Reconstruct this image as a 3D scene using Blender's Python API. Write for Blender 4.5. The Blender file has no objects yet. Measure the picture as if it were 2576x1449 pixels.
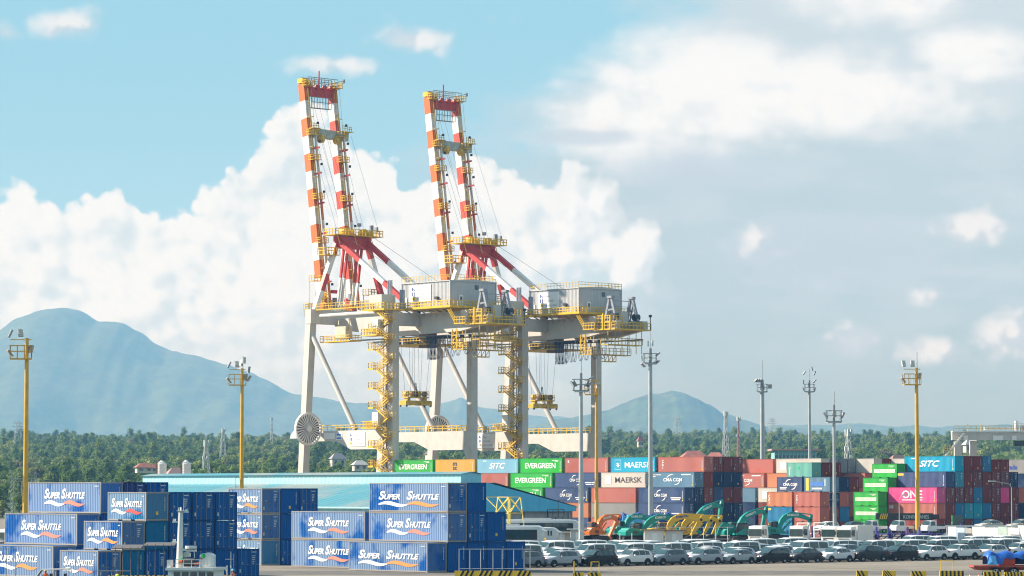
import bpy, math, random
from mathutils import Vector, Matrix, noise as mnoise
sc = bpy.context.scene
col = sc.collection
R = math.radians
random.seed(11)

# ------------------------------------------------------------------ camera, sky, sun, exposure
F, CAM_H, PX0, PY0, PW = 8000.0, 7.8, 1288.0, 724.5, 2576.0
TH = math.atan(512.5 / F)
cam_d = bpy.data.cameras.new('camera')
cam_d.sensor_width = 36.0
cam_d.lens = F / PW * 36.0
cam_d.clip_start, cam_d.clip_end = 1.0, 60000.0
cam = bpy.data.objects.new('camera', cam_d)
cam.location = (0, 0, CAM_H)
cam.rotation_euler = (R(90) + TH, 0, 0)
col.objects.link(cam)
sc.camera = cam

SUN_EL = R(32.5)
EXPO = 1.05
HAZE_TOP, HAZE_END = 1010.0, 18300.0
HAZE_SIGMA = (0.32e-4, 0.70e-4, 1.12e-4)     # extinction per metre
HAZE_ALBEDO = (0.60, 0.63, 0.70)
HAZE_J = (0.65, 0.74, 0.76)                   # in-scattered light of a thick layer, as displayed
SUN_DIR = Vector((-1.642, 0.354, 0.0)).normalized() * math.cos(SUN_EL) + Vector((0, 0, math.sin(SUN_EL)))
sun_d = bpy.data.lights.new('sun', 'SUN')
sun_d.energy = 5.0
sun_d.angle = R(0.5)
sun_d.color = (1.0, 0.95, 0.87)
sun = bpy.data.objects.new('sun', sun_d)
sun.rotation_euler = SUN_DIR.to_track_quat('Z', 'Y').to_euler()
sun.location = (0, 0, 300)
col.objects.link(sun)

sc.view_settings.view_transform = 'Standard'
sc.view_settings.look = 'None'
sc.view_settings.exposure = EXPO
sc.view_settings.gamma = 1.0
sc.view_settings.use_curve_mapping = False
sc.render.engine = 'CYCLES'
sc.cycles.use_denoising = True
sc.cycles.pixel_filter_type = 'BLACKMAN_HARRIS'
sc.cycles.filter_width = 1.15
sc.cycles.max_bounces = 6
sc.cycles.diffuse_bounces = 2
sc.cycles.glossy_bounces = 3
sc.cycles.transmission_bounces = 3
sc.cycles.transparent_max_bounces = 8
sc.cycles.volume_bounces = 1
sc.cycles.caustics_reflective = False
sc.cycles.caustics_refractive = False


class NG:
    """small helper to write node trees as expressions"""
    def __init__(self, tree):
        self.t = tree

    def node(self, typ, **kw):
        n = self.t.nodes.new(typ)
        for k, v in kw.items():
            setattr(n, k, v)
        return n

    def put(self, sock, v):
        if isinstance(v, bpy.types.NodeSocket):
            self.t.links.new(v, sock)
        elif v is not None:
            if hasattr(sock.default_value, '__len__') and not hasattr(v, '__len__'):
                v = [v] * len(sock.default_value)
            if hasattr(sock.default_value, '__len__') and len(sock.default_value) == 4 and len(v) == 3:
                v = (*v, 1.0)
            sock.default_value = v

    def m(self, op, a, b=None, c=None, clamp=False):
        n = self.node('ShaderNodeMath', operation=op, use_clamp=clamp)
        self.put(n.inputs[0], a)
        if b is not None:
            self.put(n.inputs[1], b)
        if c is not None:
            self.put(n.inputs[2], c)
        return n.outputs[0]

    def vm(self, op, a, b=None, scale=None):
        n = self.node('ShaderNodeVectorMath', operation=op)
        self.put(n.inputs[0], a)
        if b is not None:
            self.put(n.inputs[1], b)
        if scale is not None:
            self.put(n.inputs['Scale'], scale)
        return n.outputs[1] if op in ('LENGTH', 'DOT_PRODUCT', 'DISTANCE') else n.outputs[0]

    def mix(self, f, a, b, mode='MIX'):
        n = self.node('ShaderNodeMix', data_type='RGBA', blend_type=mode)
        self.put(n.inputs[0], f)
        self.put(n.inputs[6], a)
        self.put(n.inputs[7], b)
        return n.outputs[2]

    def step(self, x, lo, hi, a=0.0, b=1.0):
        n = self.node('ShaderNodeMapRange', interpolation_type='SMOOTHSTEP')
        for i, v in enumerate((x, lo, hi, a, b)):
            self.put(n.inputs[i], v)
        return n.outputs[0]

    def noise(self, vec, scale, detail=4.0, rough=0.55, dist=0.0):
        n = self.node('ShaderNodeTexNoise')
        if vec is not None:
            self.put(n.inputs['Vector'], vec)
        n.inputs['Scale'].default_value = scale
        n.inputs['Detail'].default_value = detail
        n.inputs['Roughness'].default_value = rough
        n.inputs['Distortion'].default_value = dist
        return n.outputs[0]

    def voro(self, vec, scale, smooth=0.6):
        n = self.node('ShaderNodeTexVoronoi', feature='SMOOTH_F1')
        self.put(n.inputs['Vector'], vec)
        n.inputs['Scale'].default_value = scale
        n.inputs['Smoothness'].default_value = smooth
        return n.outputs[0]

    def sep(self, v):
        n = self.node('ShaderNodeSeparateXYZ')
        self.put(n.inputs[0], v)
        return n.outputs

    def comb(self, x, y, z):
        n = self.node('ShaderNodeCombineXYZ')
        for i, v in enumerate((x, y, z)):
            self.put(n.inputs[i], v)
        return n.outputs[0]


def make_world():
    w = bpy.data.worlds.new('World')
    sc.world = w
    w.use_nodes = True
    nt = w.node_tree
    nt.nodes.clear()
    g = NG(nt)
    out = g.node('ShaderNodeOutputWorld')
    bg = g.node('ShaderNodeBackground')
    STR = 0.1
    bg.inputs[1].default_value = STR
    nt.links.new(bg.outputs[0], out.inputs[0])
    sky = g.node('ShaderNodeTexSky', sky_type='NISHITA')
    sky.sun_disc = False
    sky.sun_elevation = SUN_EL
    sky.sun_rotation = math.atan2(SUN_DIR.x, SUN_DIR.y)
    sky.air_density, sky.dust_density, sky.ozone_density = 1.0, 0.3, 2.0
    tc = g.node('ShaderNodeTexCoord')
    d = g.vm('NORMALIZE', tc.outputs['Generated'])
    x, y, z = g.sep(d)
    u = g.m('ARCTAN2', x, y)           # azimuth from the view axis
    v = g.m('ARCSINE', z)              # elevation
    K = 1.0
    UNIT = STR * 2 ** EXPO             # sky radiance -> display value

    def C(r, gg, b):                   # display colour (0-255) to radiance
        f = lambda c: ((c / 255 + 0.055) / 1.055) ** 2.4 if c > 10 else c / 255 / 12.92
        return (f(r) * K, f(gg) * K, f(b) * K)

    def pu(px): return (px - 1288.0) / 8000.0
    def pv(py): return (1237.0 - py) / 8000.0

    # puffs of cloud: fractal noise plus rounded cells
    def puff(vec):
        n1 = g.noise(vec, 38.0, 8.0, 0.56)
        v1 = g.voro(vec, 95.0)
        v2 = g.voro(vec, 230.0)
        a = g.m('MULTIPLY', n1, 1.25)
        a = g.m('SUBTRACT', a, g.m('MULTIPLY', v1, 0.40))
        return g.m('SUBTRACT', a, g.m('MULTIPLY', v2, 0.24))

    wob = g.vm('SCALE', g.vm('SUBTRACT', g.node('ShaderNodeTexNoise').outputs[1], (0.5, 0.5, 0.5)), scale=0.0)
    P0 = puff(d)
    P1 = puff(g.vm('ADD', d, (-0.0042, 0.0, 0.0038)))
    relief = g.m('SUBTRACT', P0, P1)
    soft = g.noise(g.vm('MULTIPLY', d, (1.0, 1.0, 2.2)), 11.0, 6.0, 0.6)
    soft2 = g.noise(g.vm('MULTIPLY', d, (1.0, 1.0, 3.0)), 26.0, 6.0, 0.62)

    # clear sky, cyan, paler to the horizon
    base = g.mix(1.0, sky.outputs[0], (0.86 * UNIT, 1.03 * UNIT, 1.02 * UNIT), 'MULTIPLY')
    clear = g.mix(g.step(v, 0.02, 0.155), C(196, 230, 238), C(165, 216, 233))
    c = g.mix(g.step(v, 0.25, 1.2), clear, base)

    # broad pale veil on the right
    vm_ = g.m('ADD', g.m('MULTIPLY', g.m('SUBTRACT', soft, 0.5), 0.22), u)
    hv = g.m('SUBTRACT', vm_, g.m('MULTIPLY', g.m('MAXIMUM', g.m('SUBTRACT', v, 0.105), 0.0), 1.1))
    veil = g.step(hv, -0.03, 0.035)
    veil = g.m('MULTIPLY', veil, g.step(u, 0.25, 1.2, 1.0, 0.35))
    vcol = g.mix(g.step(soft2, 0.36, 0.64), C(194, 215, 222), C(206, 221, 227))
    vcol = g.mix(g.step(v, 0.075, 0.01, 0.0, 0.8), vcol, C(181, 205, 211))
    vcol = g.mix(g.step(v, 0.09, 0.14, 0.0, 0.7), vcol, C(216, 227, 232))
    c = g.mix(g.m('MULTIPLY', veil, 0.93), c, vcol)

    def blob(px, py, rx, ry, amp=1.0, tilt=0.0):
        du = g.m('SUBTRACT', u, pu(px))
        dv = g.m('SUBTRACT', v, pv(py))
        if tilt:
            dv = g.m('SUBTRACT', dv, g.m('MULTIPLY', du, tilt))
        a = g.m('MULTIPLY', du, 8000.0 / rx)
        b = g.m('MULTIPLY', dv, 8000.0 / ry)
        q = g.m('SQRT', g.m('ADD', g.m('MULTIPLY', a, a), g.m('MULTIPLY', b, b)))
        return g.m('MULTIPLY', g.m('SUBTRACT', 1.0, q), amp)

    def union(lst):
        r = lst[0]
        for s in lst[1:]:
            r = g.m('MAXIMUM', r, s)
        return r

    # big soft bright bank upper right
    bank = union([blob(1770, 235, 360, 185, 1.0, -0.05), blob(2090, 240, 460, 135, 0.95), blob(1580, 310, 270, 150, 0.85), blob(2440, 150, 200, 95, 0.95),
                  blob(2230, 10, 260, 90, 1.1), blob(1560, 190, 90, 60, 0.8)])
    bd = g.m('ADD', bank, g.m('MULTIPLY', g.m('SUBTRACT', soft2, 0.5), 0.75))
    bd = g.m('ADD', bd, g.m('MULTIPLY', g.m('SUBTRACT', soft, 0.5), 0.5))
    bd = g.m('ADD', bd, g.m('MULTIPLY', g.m('SUBTRACT', P0, 0.33), 0.40))
    bm = g.step(bd, -0.14, 0.60)
    bcol = g.mix(g.step(g.m('ADD', g.m('MULTIPLY', relief, 0.45), soft2), 0.26, 0.54), C(236, 241, 242), C(251, 251, 248))
    c = g.mix(g.m('MULTIPLY', bm, 0.97), c, bcol)

    # grey lens below the bank
    gl = union([blob(1480, 345, 190, 34, 1.0), blob(1740, 430, 330, 90, 0.5), blob(2050, 640, 420, 150, 0.5)])
    gd = g.m('ADD', gl, g.m('MULTIPLY', g.m('SUBTRACT', soft2, 0.5), 1.5))
    c = g.mix(g.m('MULTIPLY', g.step(gd, 0.0, 0.7), 0.75), c, C(199, 216, 227))

    # small fair weather clouds
    small = union([blob(150, 75, 125, 58), blob(20, 100, 60, 40, 0.7), blob(1020, 105, 135, 42), blob(860, 165, 170, 36, 0.8),
                   blob(1900, 600, 80, 50, 0.8), blob(2440, 575, 110, 58), blob(2150, 865, 95, 62), blob(2340, 885, 130, 45),
                   blob(2530, 850, 140, 75), blob(1970, 640, 60, 16, 0.8), blob(2320, 750, 70, 30, .6), blob(1490, 318, 80, 24)])
    far = g.m('MULTIPLY', g.step(g.m('ABSOLUTE', u), 0.2, 0.3), g.step(g.noise(d, 7.0, 3.0, 0.5), 0.54, 0.70, 0.0, 0.9))
    far = g.m('MULTIPLY', far, g.step(v, 0.0, 0.06))
    far2 = g.m('MULTIPLY', g.step(v, 0.18, 0.3), g.step(g.noise(d, 5.0, 3.0, 0.5), 0.52, 0.68, 0.0, 0.9))
    small = g.m('MAXIMUM', small, g.m('SUBTRACT', g.m('MAXIMUM', far, far2), 0.25))
    sd = g.m('ADD', small, g.m('MULTIPLY', g.m('SUBTRACT', P0, 0.36), 1.25))
    sd = g.m('ADD', sd, g.m('MULTIPLY', g.m('SUBTRACT', soft2, 0.5), 0.9))
    sm = g.step(sd, -0.02, 0.85)
    scol = g.mix(g.step(g.m('ADD', g.m('MULTIPLY', relief, 2.0), g.m('MULTIPLY', sd, 0.25)), -0.05, 0.35), C(214, 224, 230), C(248, 246, 243))
    c = g.mix(g.m('MULTIPLY', sm, 0.86), c, scol)

    # towering cumulus: outline as a curve over the azimuth
    def cumulus(pts, soft_w, amp, strength, shade, top, seed):
        fc = g.node('ShaderNodeFloatCurve')
        cur = fc.mapping.curves[0]
        lo_u, hi_u = pu(-200), pu(2776)
        P = [((pu(a) - lo_u) / (hi_u - lo_u), pv(b) / 0.16) for a, b in pts]
        while len(cur.points) < len(P):
            cur.points.new(0.5, 0.5)
        for q, (a, b) in zip(cur.points, P):
            q.location = (min(max(a, 0), 1), min(max(b, 0), 1))
            q.handle_type = 'AUTO_CLAMPED'
        fc.mapping.use_clip = False
        fc.mapping.update()
        g.put(fc.inputs['Value'], g.m('DIVIDE', g.m('SUBTRACT', u, lo_u), hi_u - lo_u, clamp=True))
        vt = g.m('MULTIPLY', fc.outputs[0], 0.16)
        D = g.m('DIVIDE', g.m('SUBTRACT', vt, v), 0.011)
        D = g.m('MINIMUM', D, 3.0)
        D = g.m('ADD', D, g.m('MULTIPLY', g.m('SUBTRACT', P0, 0.36), amp))
        mk = g.step(D, 0.0, soft_w)
        sh = g.m('ADD', g.m('MULTIPLY', relief, 0.75), g.m('MULTIPLY', g.m('SUBTRACT', soft, 0.5), 1.0))
        sh = g.m('ADD', sh, g.m('MULTIPLY', g.m('SUBTRACT', soft2, 0.5), 0.25))
        sh = g.m('ADD', sh, g.step(D, 1.6, 0.1, 0.0, 0.16))
        sh = g.m('SUBTRACT', sh, g.m('MULTIPLY', g.step(v, 0.085, 0.0), 0.10))
        cc = g.mix(g.step(sh, -0.20, 0.10), shade, top)
        low = g.step(v, 0.014, 0.058)
        cc = g.mix(low, g.mix(g.step(u, pu(700), pu(1500)), C(218, 229, 232), C(200, 217, 222)), cc)
        mk = g.m('MULTIPLY', mk, g.step(u, pu(1330), pu(1670), 1.0, 0.05))
        return g.m('MULTIPLY', mk, strength), cc

    mk, cc = cumulus([(-200, 520), (0, 495), (60, 490), (110, 505), (180, 475), (240, 458), (310, 470), (342, 485), (362, 540), (378, 545),
                      (398, 520), (440, 512), (500, 480), (545, 425), (600, 372), (650, 346), (700, 315), (742, 275), (800, 290),
                      (870, 312), (940, 328), (980, 352), (1000, 385), (1015, 412), (1040, 410), (1110, 425),
                      (1165, 400), (1240, 412), (1310, 395), (1400, 372), (1500, 380), (1560, 430), (1600, 545), (1640, 560), (1680, 650),
                      (1720, 900), (1800, 1010), (2776, 1060)],
                     0.42, 3.2, 0.97, C(221, 234, 238), C(251, 251, 247), 0)
    c = g.mix(mk, c, cc)
    # a separate tower right of the cranes
    tw = union([blob(1590, 640, 95, 110), blob(1480, 560, 120, 170, 0.9)])
    td = g.m('ADD', tw, g.m('MULTIPLY', g.m('SUBTRACT', P0, 0.36), 1.7))
    tcol = g.mix(g.step(relief, -0.16, 0.10), C(222, 234, 239), C(252, 252, 249))
    c = g.mix(g.m('MULTIPLY', g.step(td, 0.0, 0.42), 0.9), c, tcol)
    # below the horizon: the far ground haze
    c = g.mix(g.step(v, -0.03, -0.004), C(150, 165, 165), c)
    # the haze box stands between this sky and the yard: c is the sky as seen through it
    ax, ay = g.m('ABSOLUTE', x), g.m('ABSOLUTE', y)
    path = g.m('MINIMUM', g.m('DIVIDE', HAZE_TOP, g.m('MAXIMUM', z, 0.001)), g.m('DIVIDE', 4300.0, g.m('MAXIMUM', ax, 0.001)))
    fwd = g.m('GREATER_THAN', y, 0.0)
    path = g.m('MINIMUM', path, g.m('DIVIDE', g.m('ADD', 340.0, g.m('MULTIPLY', fwd, HAZE_END - 340.0)), g.m('MAXIMUM', ay, 0.001)))
    chans = []
    csep = g.node('ShaderNodeSeparateColor')
    g.put(csep.inputs[0], c)
    for i in range(3):
        T = g.m('EXPONENT', g.m('MULTIPLY', path, -HAZE_SIGMA[i]))
        q = g.m('SUBTRACT', csep.outputs[i], g.m('MULTIPLY', g.m('SUBTRACT', 1.0, T), HAZE_J[i]))
        chans.append(g.m('MULTIPLY', g.m('MAXIMUM', g.m('DIVIDE', q, T), 0.12), 1.0 / UNIT))
    cc_ = g.node('ShaderNodeCombineColor')
    for i in range(3):
        g.put(cc_.inputs[i], chans[i])
    c = cc_.outputs[0]
    nt.links.new(c, bg.inputs[0])
    w.cycles.sampling_method = 'MANUAL'
    w.cycles.sample_map_resolution = 512


make_world()

# ------------------------------------------------------------------ places: pixel column + distance -> world
def at(px, d, z=0.0):
    fwd = math.cos(TH) * d + math.sin(TH) * (z - CAM_H)
    return Vector(((px - PX0) / F * fwd, d, z))


def zat(py, d):
    v = (PY0 - py) / F
    return CAM_H + d * (math.sin(TH) + v * math.cos(TH)) / (math.cos(TH) - v * math.sin(TH))


PSI = R(41.3)
LX = Vector((math.sin(PSI), -math.cos(PSI), 0))      # yard axis towards the camera (local +x of boxes and cranes)
LY = Vector((math.cos(PSI), math.sin(PSI), 0))       # along the quay (local +y)
YAW = math.atan2(LX.y, LX.x)


# ------------------------------------------------------------------ materials
MATS = {}
def mat(name, c, rough=0.55, metal=0.0, var=0.12, scale=3.0, spec=0.4, dirt=None, dirt_amt=0.0, bump=0.0, coat=0.0):
    if name in MATS:
        return MATS[name]
    m = bpy.data.materials.new(name)
    m.use_nodes = True
    g = NG(m.node_tree)
    b = m.node_tree.nodes['Principled BSDF']
    tc = g.node('ShaderNodeTexCoord')
    n = g.noise(tc.outputs['Object'], scale, 5.0, 0.6)
    lo = tuple(max(0, x * (1 - var)) for x in c)
    hi = tuple(min(1, x * (1 + var)) for x in c)
    cc = g.mix(g.step(n, 0.3, 0.7), lo, hi)
    if dirt:
        n2 = g.noise(g.vm('MULTIPLY', tc.outputs['Object'], (1.0, 1.0, 0.25)), scale * 1.7, 6.0, 0.7)
        cc = g.mix(g.m('MULTIPLY', g.step(n2, 0.52, 0.72), dirt_amt), cc, dirt)
    g.put(b.inputs['Base Color'], cc)
    b.inputs['Roughness'].default_value = rough
    b.inputs['Metallic'].default_value = metal
    b.inputs['Specular IOR Level'].default_value = spec
    if coat:
        b.inputs['Coat Weight'].default_value = coat
        b.inputs['Coat Roughness'].default_value = 0.06
    if bump:
        bn = g.node('ShaderNodeBump')
        bn.inputs['Strength'].default_value = bump
        bn.inputs['Distance'].default_value = 0.1
        g.put(bn.inputs['Height'], n)
        m.node_tree.links.new(bn.outputs[0], b.inputs['Normal'])
    MATS[name] = m
    return m


def lin(r, g, b):
    f = lambda c: ((c / 255 + 0.055) / 1.055) ** 2.4 if c > 10 else c / 255 / 12.92
    return (f(r), f(g), f(b))


def container_paint():
    """painted steel: the object's own colour, sun-bleached patches (alpha), rust and dirt streaks"""
    m = bpy.data.materials.new('container_paint')
    m.use_nodes = True
    g = NG(m.node_tree)
    b = m.node_tree.nodes['Principled BSDF']
    oi = g.node('ShaderNodeObjectInfo')
    tc = g.node('ShaderNodeTexCoord')
    p = g.vm('ADD', tc.outputs['Object'], g.vm('SCALE', (37.0, 21.0, 11.0), scale=oi.outputs['Random']))
    big = g.noise(g.vm('MULTIPLY', p, (1.0, 1.0, 0.8)), 0.33, 5.0, 0.55)
    streak = g.noise(g.vm('MULTIPLY', p, (1.0, 1.0, 0.10)), 2.6, 5.0, 0.65)
    fine = g.noise(p, 9.0, 5.0, 0.7)
    c0 = oi.outputs['Color']
    pale = g.mix(0.62, c0, (0.34, 0.44, 0.55))
    fade = g.m('MULTIPLY', g.step(big, 0.36, 0.50), oi.outputs['Alpha'])
    c = g.mix(fade, c0, pale)
    c = g.mix(g.m('MULTIPLY', g.step(streak, 0.52, 0.75), 0.14), c, g.mix(0.5, c, (0.30, 0.29, 0.26)))
    c = g.mix(g.m('MULTIPLY', g.step(streak, 0.42, 0.25), 0.16), c, g.mix(0.5, c, (0.03, 0.03, 0.035)))
    c = g.mix(g.m('MULTIPLY', g.step(fine, 0.66, 0.74), 0.45), c, (0.13, 0.06, 0.03))
    g.put(b.inputs['Base Color'], c)
    b.inputs['Roughness'].default_value = 0.65
    b.inputs['Specular IOR Level'].default_value = 0.12
    return m


PAINT = container_paint()


def car_paint():
    m = bpy.data.materials.new('car_paint')
    m.use_nodes = True
    g = NG(m.node_tree)
    b = m.node_tree.nodes['Principled BSDF']
    oi = g.node('ShaderNodeObjectInfo')
    tc = g.node('ShaderNodeTexCoord')
    n = g.noise(tc.outputs['Object'], 6.0, 4.0, 0.6)
    c = g.mix(g.m('MULTIPLY', g.step(n, 0.45, 0.75), 0.05), oi.outputs['Color'], (0.32, 0.30, 0.26))
    g.put(b.inputs['Base Color'], c)
    b.inputs['Roughness'].default_value = 0.32
    b.inputs['Metallic'].default_value = 0.0
    b.inputs['Coat Weight'].default_value = 0.1
    b.inputs['Specular IOR Level'].default_value = 0.2
    b.inputs['Coat Roughness'].default_value = 0.08
    return m


CARP = car_paint()
def glass_mat(name, c, rough=0.06):
    m = mat(name, c, rough=rough, spec=0.9, var=0.25, scale=1.3)
    return m


# ------------------------------------------------------------------ mesh builder
class MB:
    def __init__(self):
        self.v, self.f, self.mi = [], [], []

    def add(self, vs, fs, mi=0):
        n = len(self.v)
        self.v += [tuple(x) for x in vs]
        self.f += [tuple(i + n for i in f) for f in fs]
        self.mi += [mi] * len(fs)
        return self

    def box(self, c, s, mi=0, rot=None):
        x, y, z = s[0] / 2, s[1] / 2, s[2] / 2
        vs = [Vector((a * x, b * y, e * z)) for a in (-1, 1) for b in (-1, 1) for e in (-1, 1)]
        if rot is not None:
            vs = [rot @ p for p in vs]
        c = Vector(c)
        vs = [p + c for p in vs]
        return self.add(vs, [(0, 1, 3, 2), (4, 6, 7, 5), (0, 4, 5, 1), (2, 3, 7, 6), (0, 2, 6, 4), (1, 5, 7, 3)], mi)

    def bx(self, x0, x1, y0, y1, z0, z1, mi=0):
        return self.box(((x0 + x1) / 2, (y0 + y1) / 2, (z0 + z1) / 2), (x1 - x0, y1 - y0, z1 - z0), mi)

    def frame(self, p, q):
        p, q = Vector(p), Vector(q)
        d = (q - p).normalized()
        up = Vector((0, 0, 1)) if abs(d.z) < 0.95 else Vector((1, 0, 0))
        s = d.cross(up).normalized()
        return p, q, s, s.cross(d).normalized()

    def bar(self, p, q, w, h=None, mi=0, w2=None, h2=None):
        """box beam from p to q, w sideways, h upward, optional end size"""
        h = w if h is None else h
        w2 = w if w2 is None else w2
        h2 = h if h2 is None else h2
        p, q, s, t = self.frame(p, q)
        vs = [p + s * a * w / 2 + t * b * h / 2 for a, b in ((-1, -1), (1, -1), (1, 1), (-1, 1))]
        vs += [q + s * a * w2 / 2 + t * b * h2 / 2 for a, b in ((-1, -1), (1, -1), (1, 1), (-1, 1))]
        return self.add(vs, [(3, 2, 1, 0), (4, 5, 6, 7), (0, 1, 5, 4), (1, 2, 6, 5), (2, 3, 7, 6), (3, 0, 4, 7)], mi)

    def bands(self, p, q, w, h, n, m0=0, m1=1, w2=None, h2=None):
        p, q = Vector(p), Vector(q)
        for k in range(n):
            a, b = k / n, (k + 1) / n
            lw = lambda t: w + ((w2 or w) - w) * t
            lh = lambda t: h + ((h2 or h) - h) * t
            self.bar(p.lerp(q, a), p.lerp(q, b), lw(a), lh(a), (m0, m1)[k % 2], lw(b), lh(b))
        return self

    def tube(self, p, q, r, n=8, mi=0, r2=None, cap=True):
        r2 = r if r2 is None else r2
        p, q, s, t = self.frame(p, q)
        vs = []
        for c, rr in ((p, r), (q, r2)):
            vs += [c + (s * math.cos(2 * math.pi * k / n) + t * math.sin(2 * math.pi * k / n)) * rr for k in range(n)]
        fs = [(k, (k + 1) % n, n + (k + 1) % n, n + k) for k in range(n)]
        if cap:
            fs += [tuple(range(n - 1, -1, -1)), tuple(range(n, 2 * n))]
        return self.add(vs, fs, mi)

    def path(self, pts, r, n=5, mi=0):
        for a, b in zip(pts[:-1], pts[1:]):
            self.tube(a, b, r, n, mi, cap=False)
        return self

    def prism(self, poly, y0, y1, mi=0, axis='y'):
        """polygon in x,z extruded along y (or in y,z along x, or x,y along z)"""
        n = len(poly)
        mk = {'y': lambda a, b, t: (a, t, b), 'x': lambda a, b, t: (t, a, b), 'z': lambda a, b, t: (a, b, t)}[axis]
        vs = [mk(a, b, y0) for a, b in poly] + [mk(a, b, y1) for a, b in poly]
        fs = [(k, (k + 1) % n, n + (k + 1) % n, n + k) for k in range(n)] + [tuple(range(n - 1, -1, -1)), tuple(range(n, 2 * n))]
        return self.add(vs, fs, mi)

    def loft(self, rings, mi=0, cap=True, closed=True):
        n = len(rings[0])
        base = len(self.v)
        for r in rings:
            self.v += [tuple(p) for p in r]
        fs = []
        for i in range(len(rings) - 1):
            for k in range(n if closed else n - 1):
                a, b = base + i * n + k, base + i * n + (k + 1) % n
                fs.append((a, b, b + n, a + n))
        if cap:
            fs.append(tuple(base + k for k in range(n - 1, -1, -1)))
            fs.append(tuple(base + (len(rings) - 1) * n + k for k in range(n)))
        self.f += fs
        self.mi += [mi] * len(fs)
        return self

    def rail(self, pts, h=1.1, r=0.05, gap=1.6, mi=0):
        """hand rail along a polyline of floor points"""
        for a, b in zip(pts[:-1], pts[1:]):
            a, b = Vector(a), Vector(b)
            n = max(1, round((b - a).length / gap))
            for k in range(n + 1):
                p = a.lerp(b, k / n)
                self.bar(p, p + Vector((0, 0, h)), r, r, mi)
            for hh in (h, h * 0.55):
                self.bar(a + Vector((0, 0, hh)), b + Vector((0, 0, hh)), r * 1.15, r * 1.15, mi)
        return self

    def mesh(self, name, mats, smooth=None):
        me = bpy.data.meshes.new(name)
        me.from_pydata(self.v, [], self.f)
        for m in (mats if isinstance(mats, (list, tuple)) else [mats]):
            me.materials.append(m)
        if len(me.polygons) == len(self.mi):
            me.polygons.foreach_set('material_index', self.mi)
        import bmesh
        bm = bmesh.new()
        bm.from_mesh(me)
        bmesh.ops.recalc_face_normals(bm, faces=bm.faces)
        bm.to_mesh(me)
        bm.free()
        if smooth is not None:
            me.polygons.foreach_set('use_smooth', [True] * len(me.polygons))
            me.set_sharp_from_angle(angle=R(smooth))
        me.update()
        return me

    def build(self, name, mats, parent=None, smooth=None):
        return obj(name, self.mesh(name, mats, smooth), parent)


def obj(name, me, parent=None, loc=None, rotz=None, color=None):
    o = bpy.data.objects.new(name, me)
    col.objects.link(o)
    if parent is not None:
        o.parent = parent
    if loc is not None:
        o.location = loc
    if rotz is not None:
        o.rotation_euler = (0, 0, rotz)
    if color is not None:
        o.color = color if len(color) == 4 else (*color, 0.0)
    return o


def tag(o, label=None, cat=None, group=None, kind=None):
    if label:
        o['label'] = label
    if cat:
        o['category'] = cat
    if group:
        o['group'] = group
    if kind:
        o['kind'] = kind
    return o


def thing(name, label, cat, loc=(0, 0, 0), rotz=0.0, group=None):
    o = bpy.data.objects.new(name, None)
    o.empty_display_size = 0.5
    col.objects.link(o)
    o.location = loc
    o.rotation_euler = (0, 0, rotz)
    return tag(o, label, cat, group)


def struct(name, mb, mats, smooth=None):
    return tag(mb.build(name, mats, None, smooth), kind='structure')


ORD = ['first', 'second', 'third', 'fourth', 'fifth', 'sixth', 'seventh', 'eighth', 'ninth', 'tenth', 'eleventh', 'twelfth', 'thirteenth',
       'fourteenth', 'fifteenth', 'sixteenth', 'seventeenth', 'eighteenth', 'nineteenth', 'twentieth'] + ['twenty-' + s for s in
       ('first', 'second', 'third', 'fourth', 'fifth', 'sixth', 'seventh', 'eighth', 'ninth')] + ['thirtieth', 'thirty-first', 'thirty-second',
       'thirty-third', 'thirty-fourth', 'thirty-fifth', 'thirty-sixth', 'thirty-seventh', 'thirty-eighth', 'thirty-ninth', 'fortieth']

# lettering -------------------------------------------------------------------
_TXT = {}
def text_geo(s, size=1.0, shear=0.0, bold=0.0, space=1.0):
    """lettering as flat geometry standing in the x,z plane, facing -y: (verts, faces), left-aligned on x=0"""
    key = (s, size, shear, bold, space)
    if key not in _TXT:
        cu = bpy.data.curves.new('lettering', 'FONT')
        cu.body, cu.size, cu.shear, cu.offset, cu.space_character = s, size, shear, bold * size, space
        cu.resolution_u = 3
        cu.fill_mode = 'FRONT'
        o = bpy.data.objects.new('lettering', cu)
        col.objects.link(o)
        dg = bpy.context.evaluated_depsgraph_get()
        me = bpy.data.meshes.new_from_object(o.evaluated_get(dg))
        vs = [(p.co.x, 0.0, p.co.y) for p in me.vertices]
        fs = [tuple(p.vertices) for p in me.polygons]
        bpy.data.objects.remove(o)
        bpy.data.curves.remove(cu)
        bpy.data.meshes.remove(me)
        _TXT[key] = (vs, fs)
    return _TXT[key]


def geo_fit(vs, width=None, height=None, cx=0.0, cz=0.0):
    """scale and centre flat lettering"""
    x0, x1 = min(p[0] for p in vs), max(p[0] for p in vs)
    z0, z1 = min(p[2] for p in vs), max(p[2] for p in vs)
    kx = (width / (x1 - x0)) if width else None
    kz = (height / (z1 - z0)) if height else None
    kx = kx or kz
    kz = kz or kx
    return [((p[0] - (x0 + x1) / 2) * kx + cx, p[1], (p[2] - (z0 + z1) / 2) * kz + cz) for p in vs]

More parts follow.
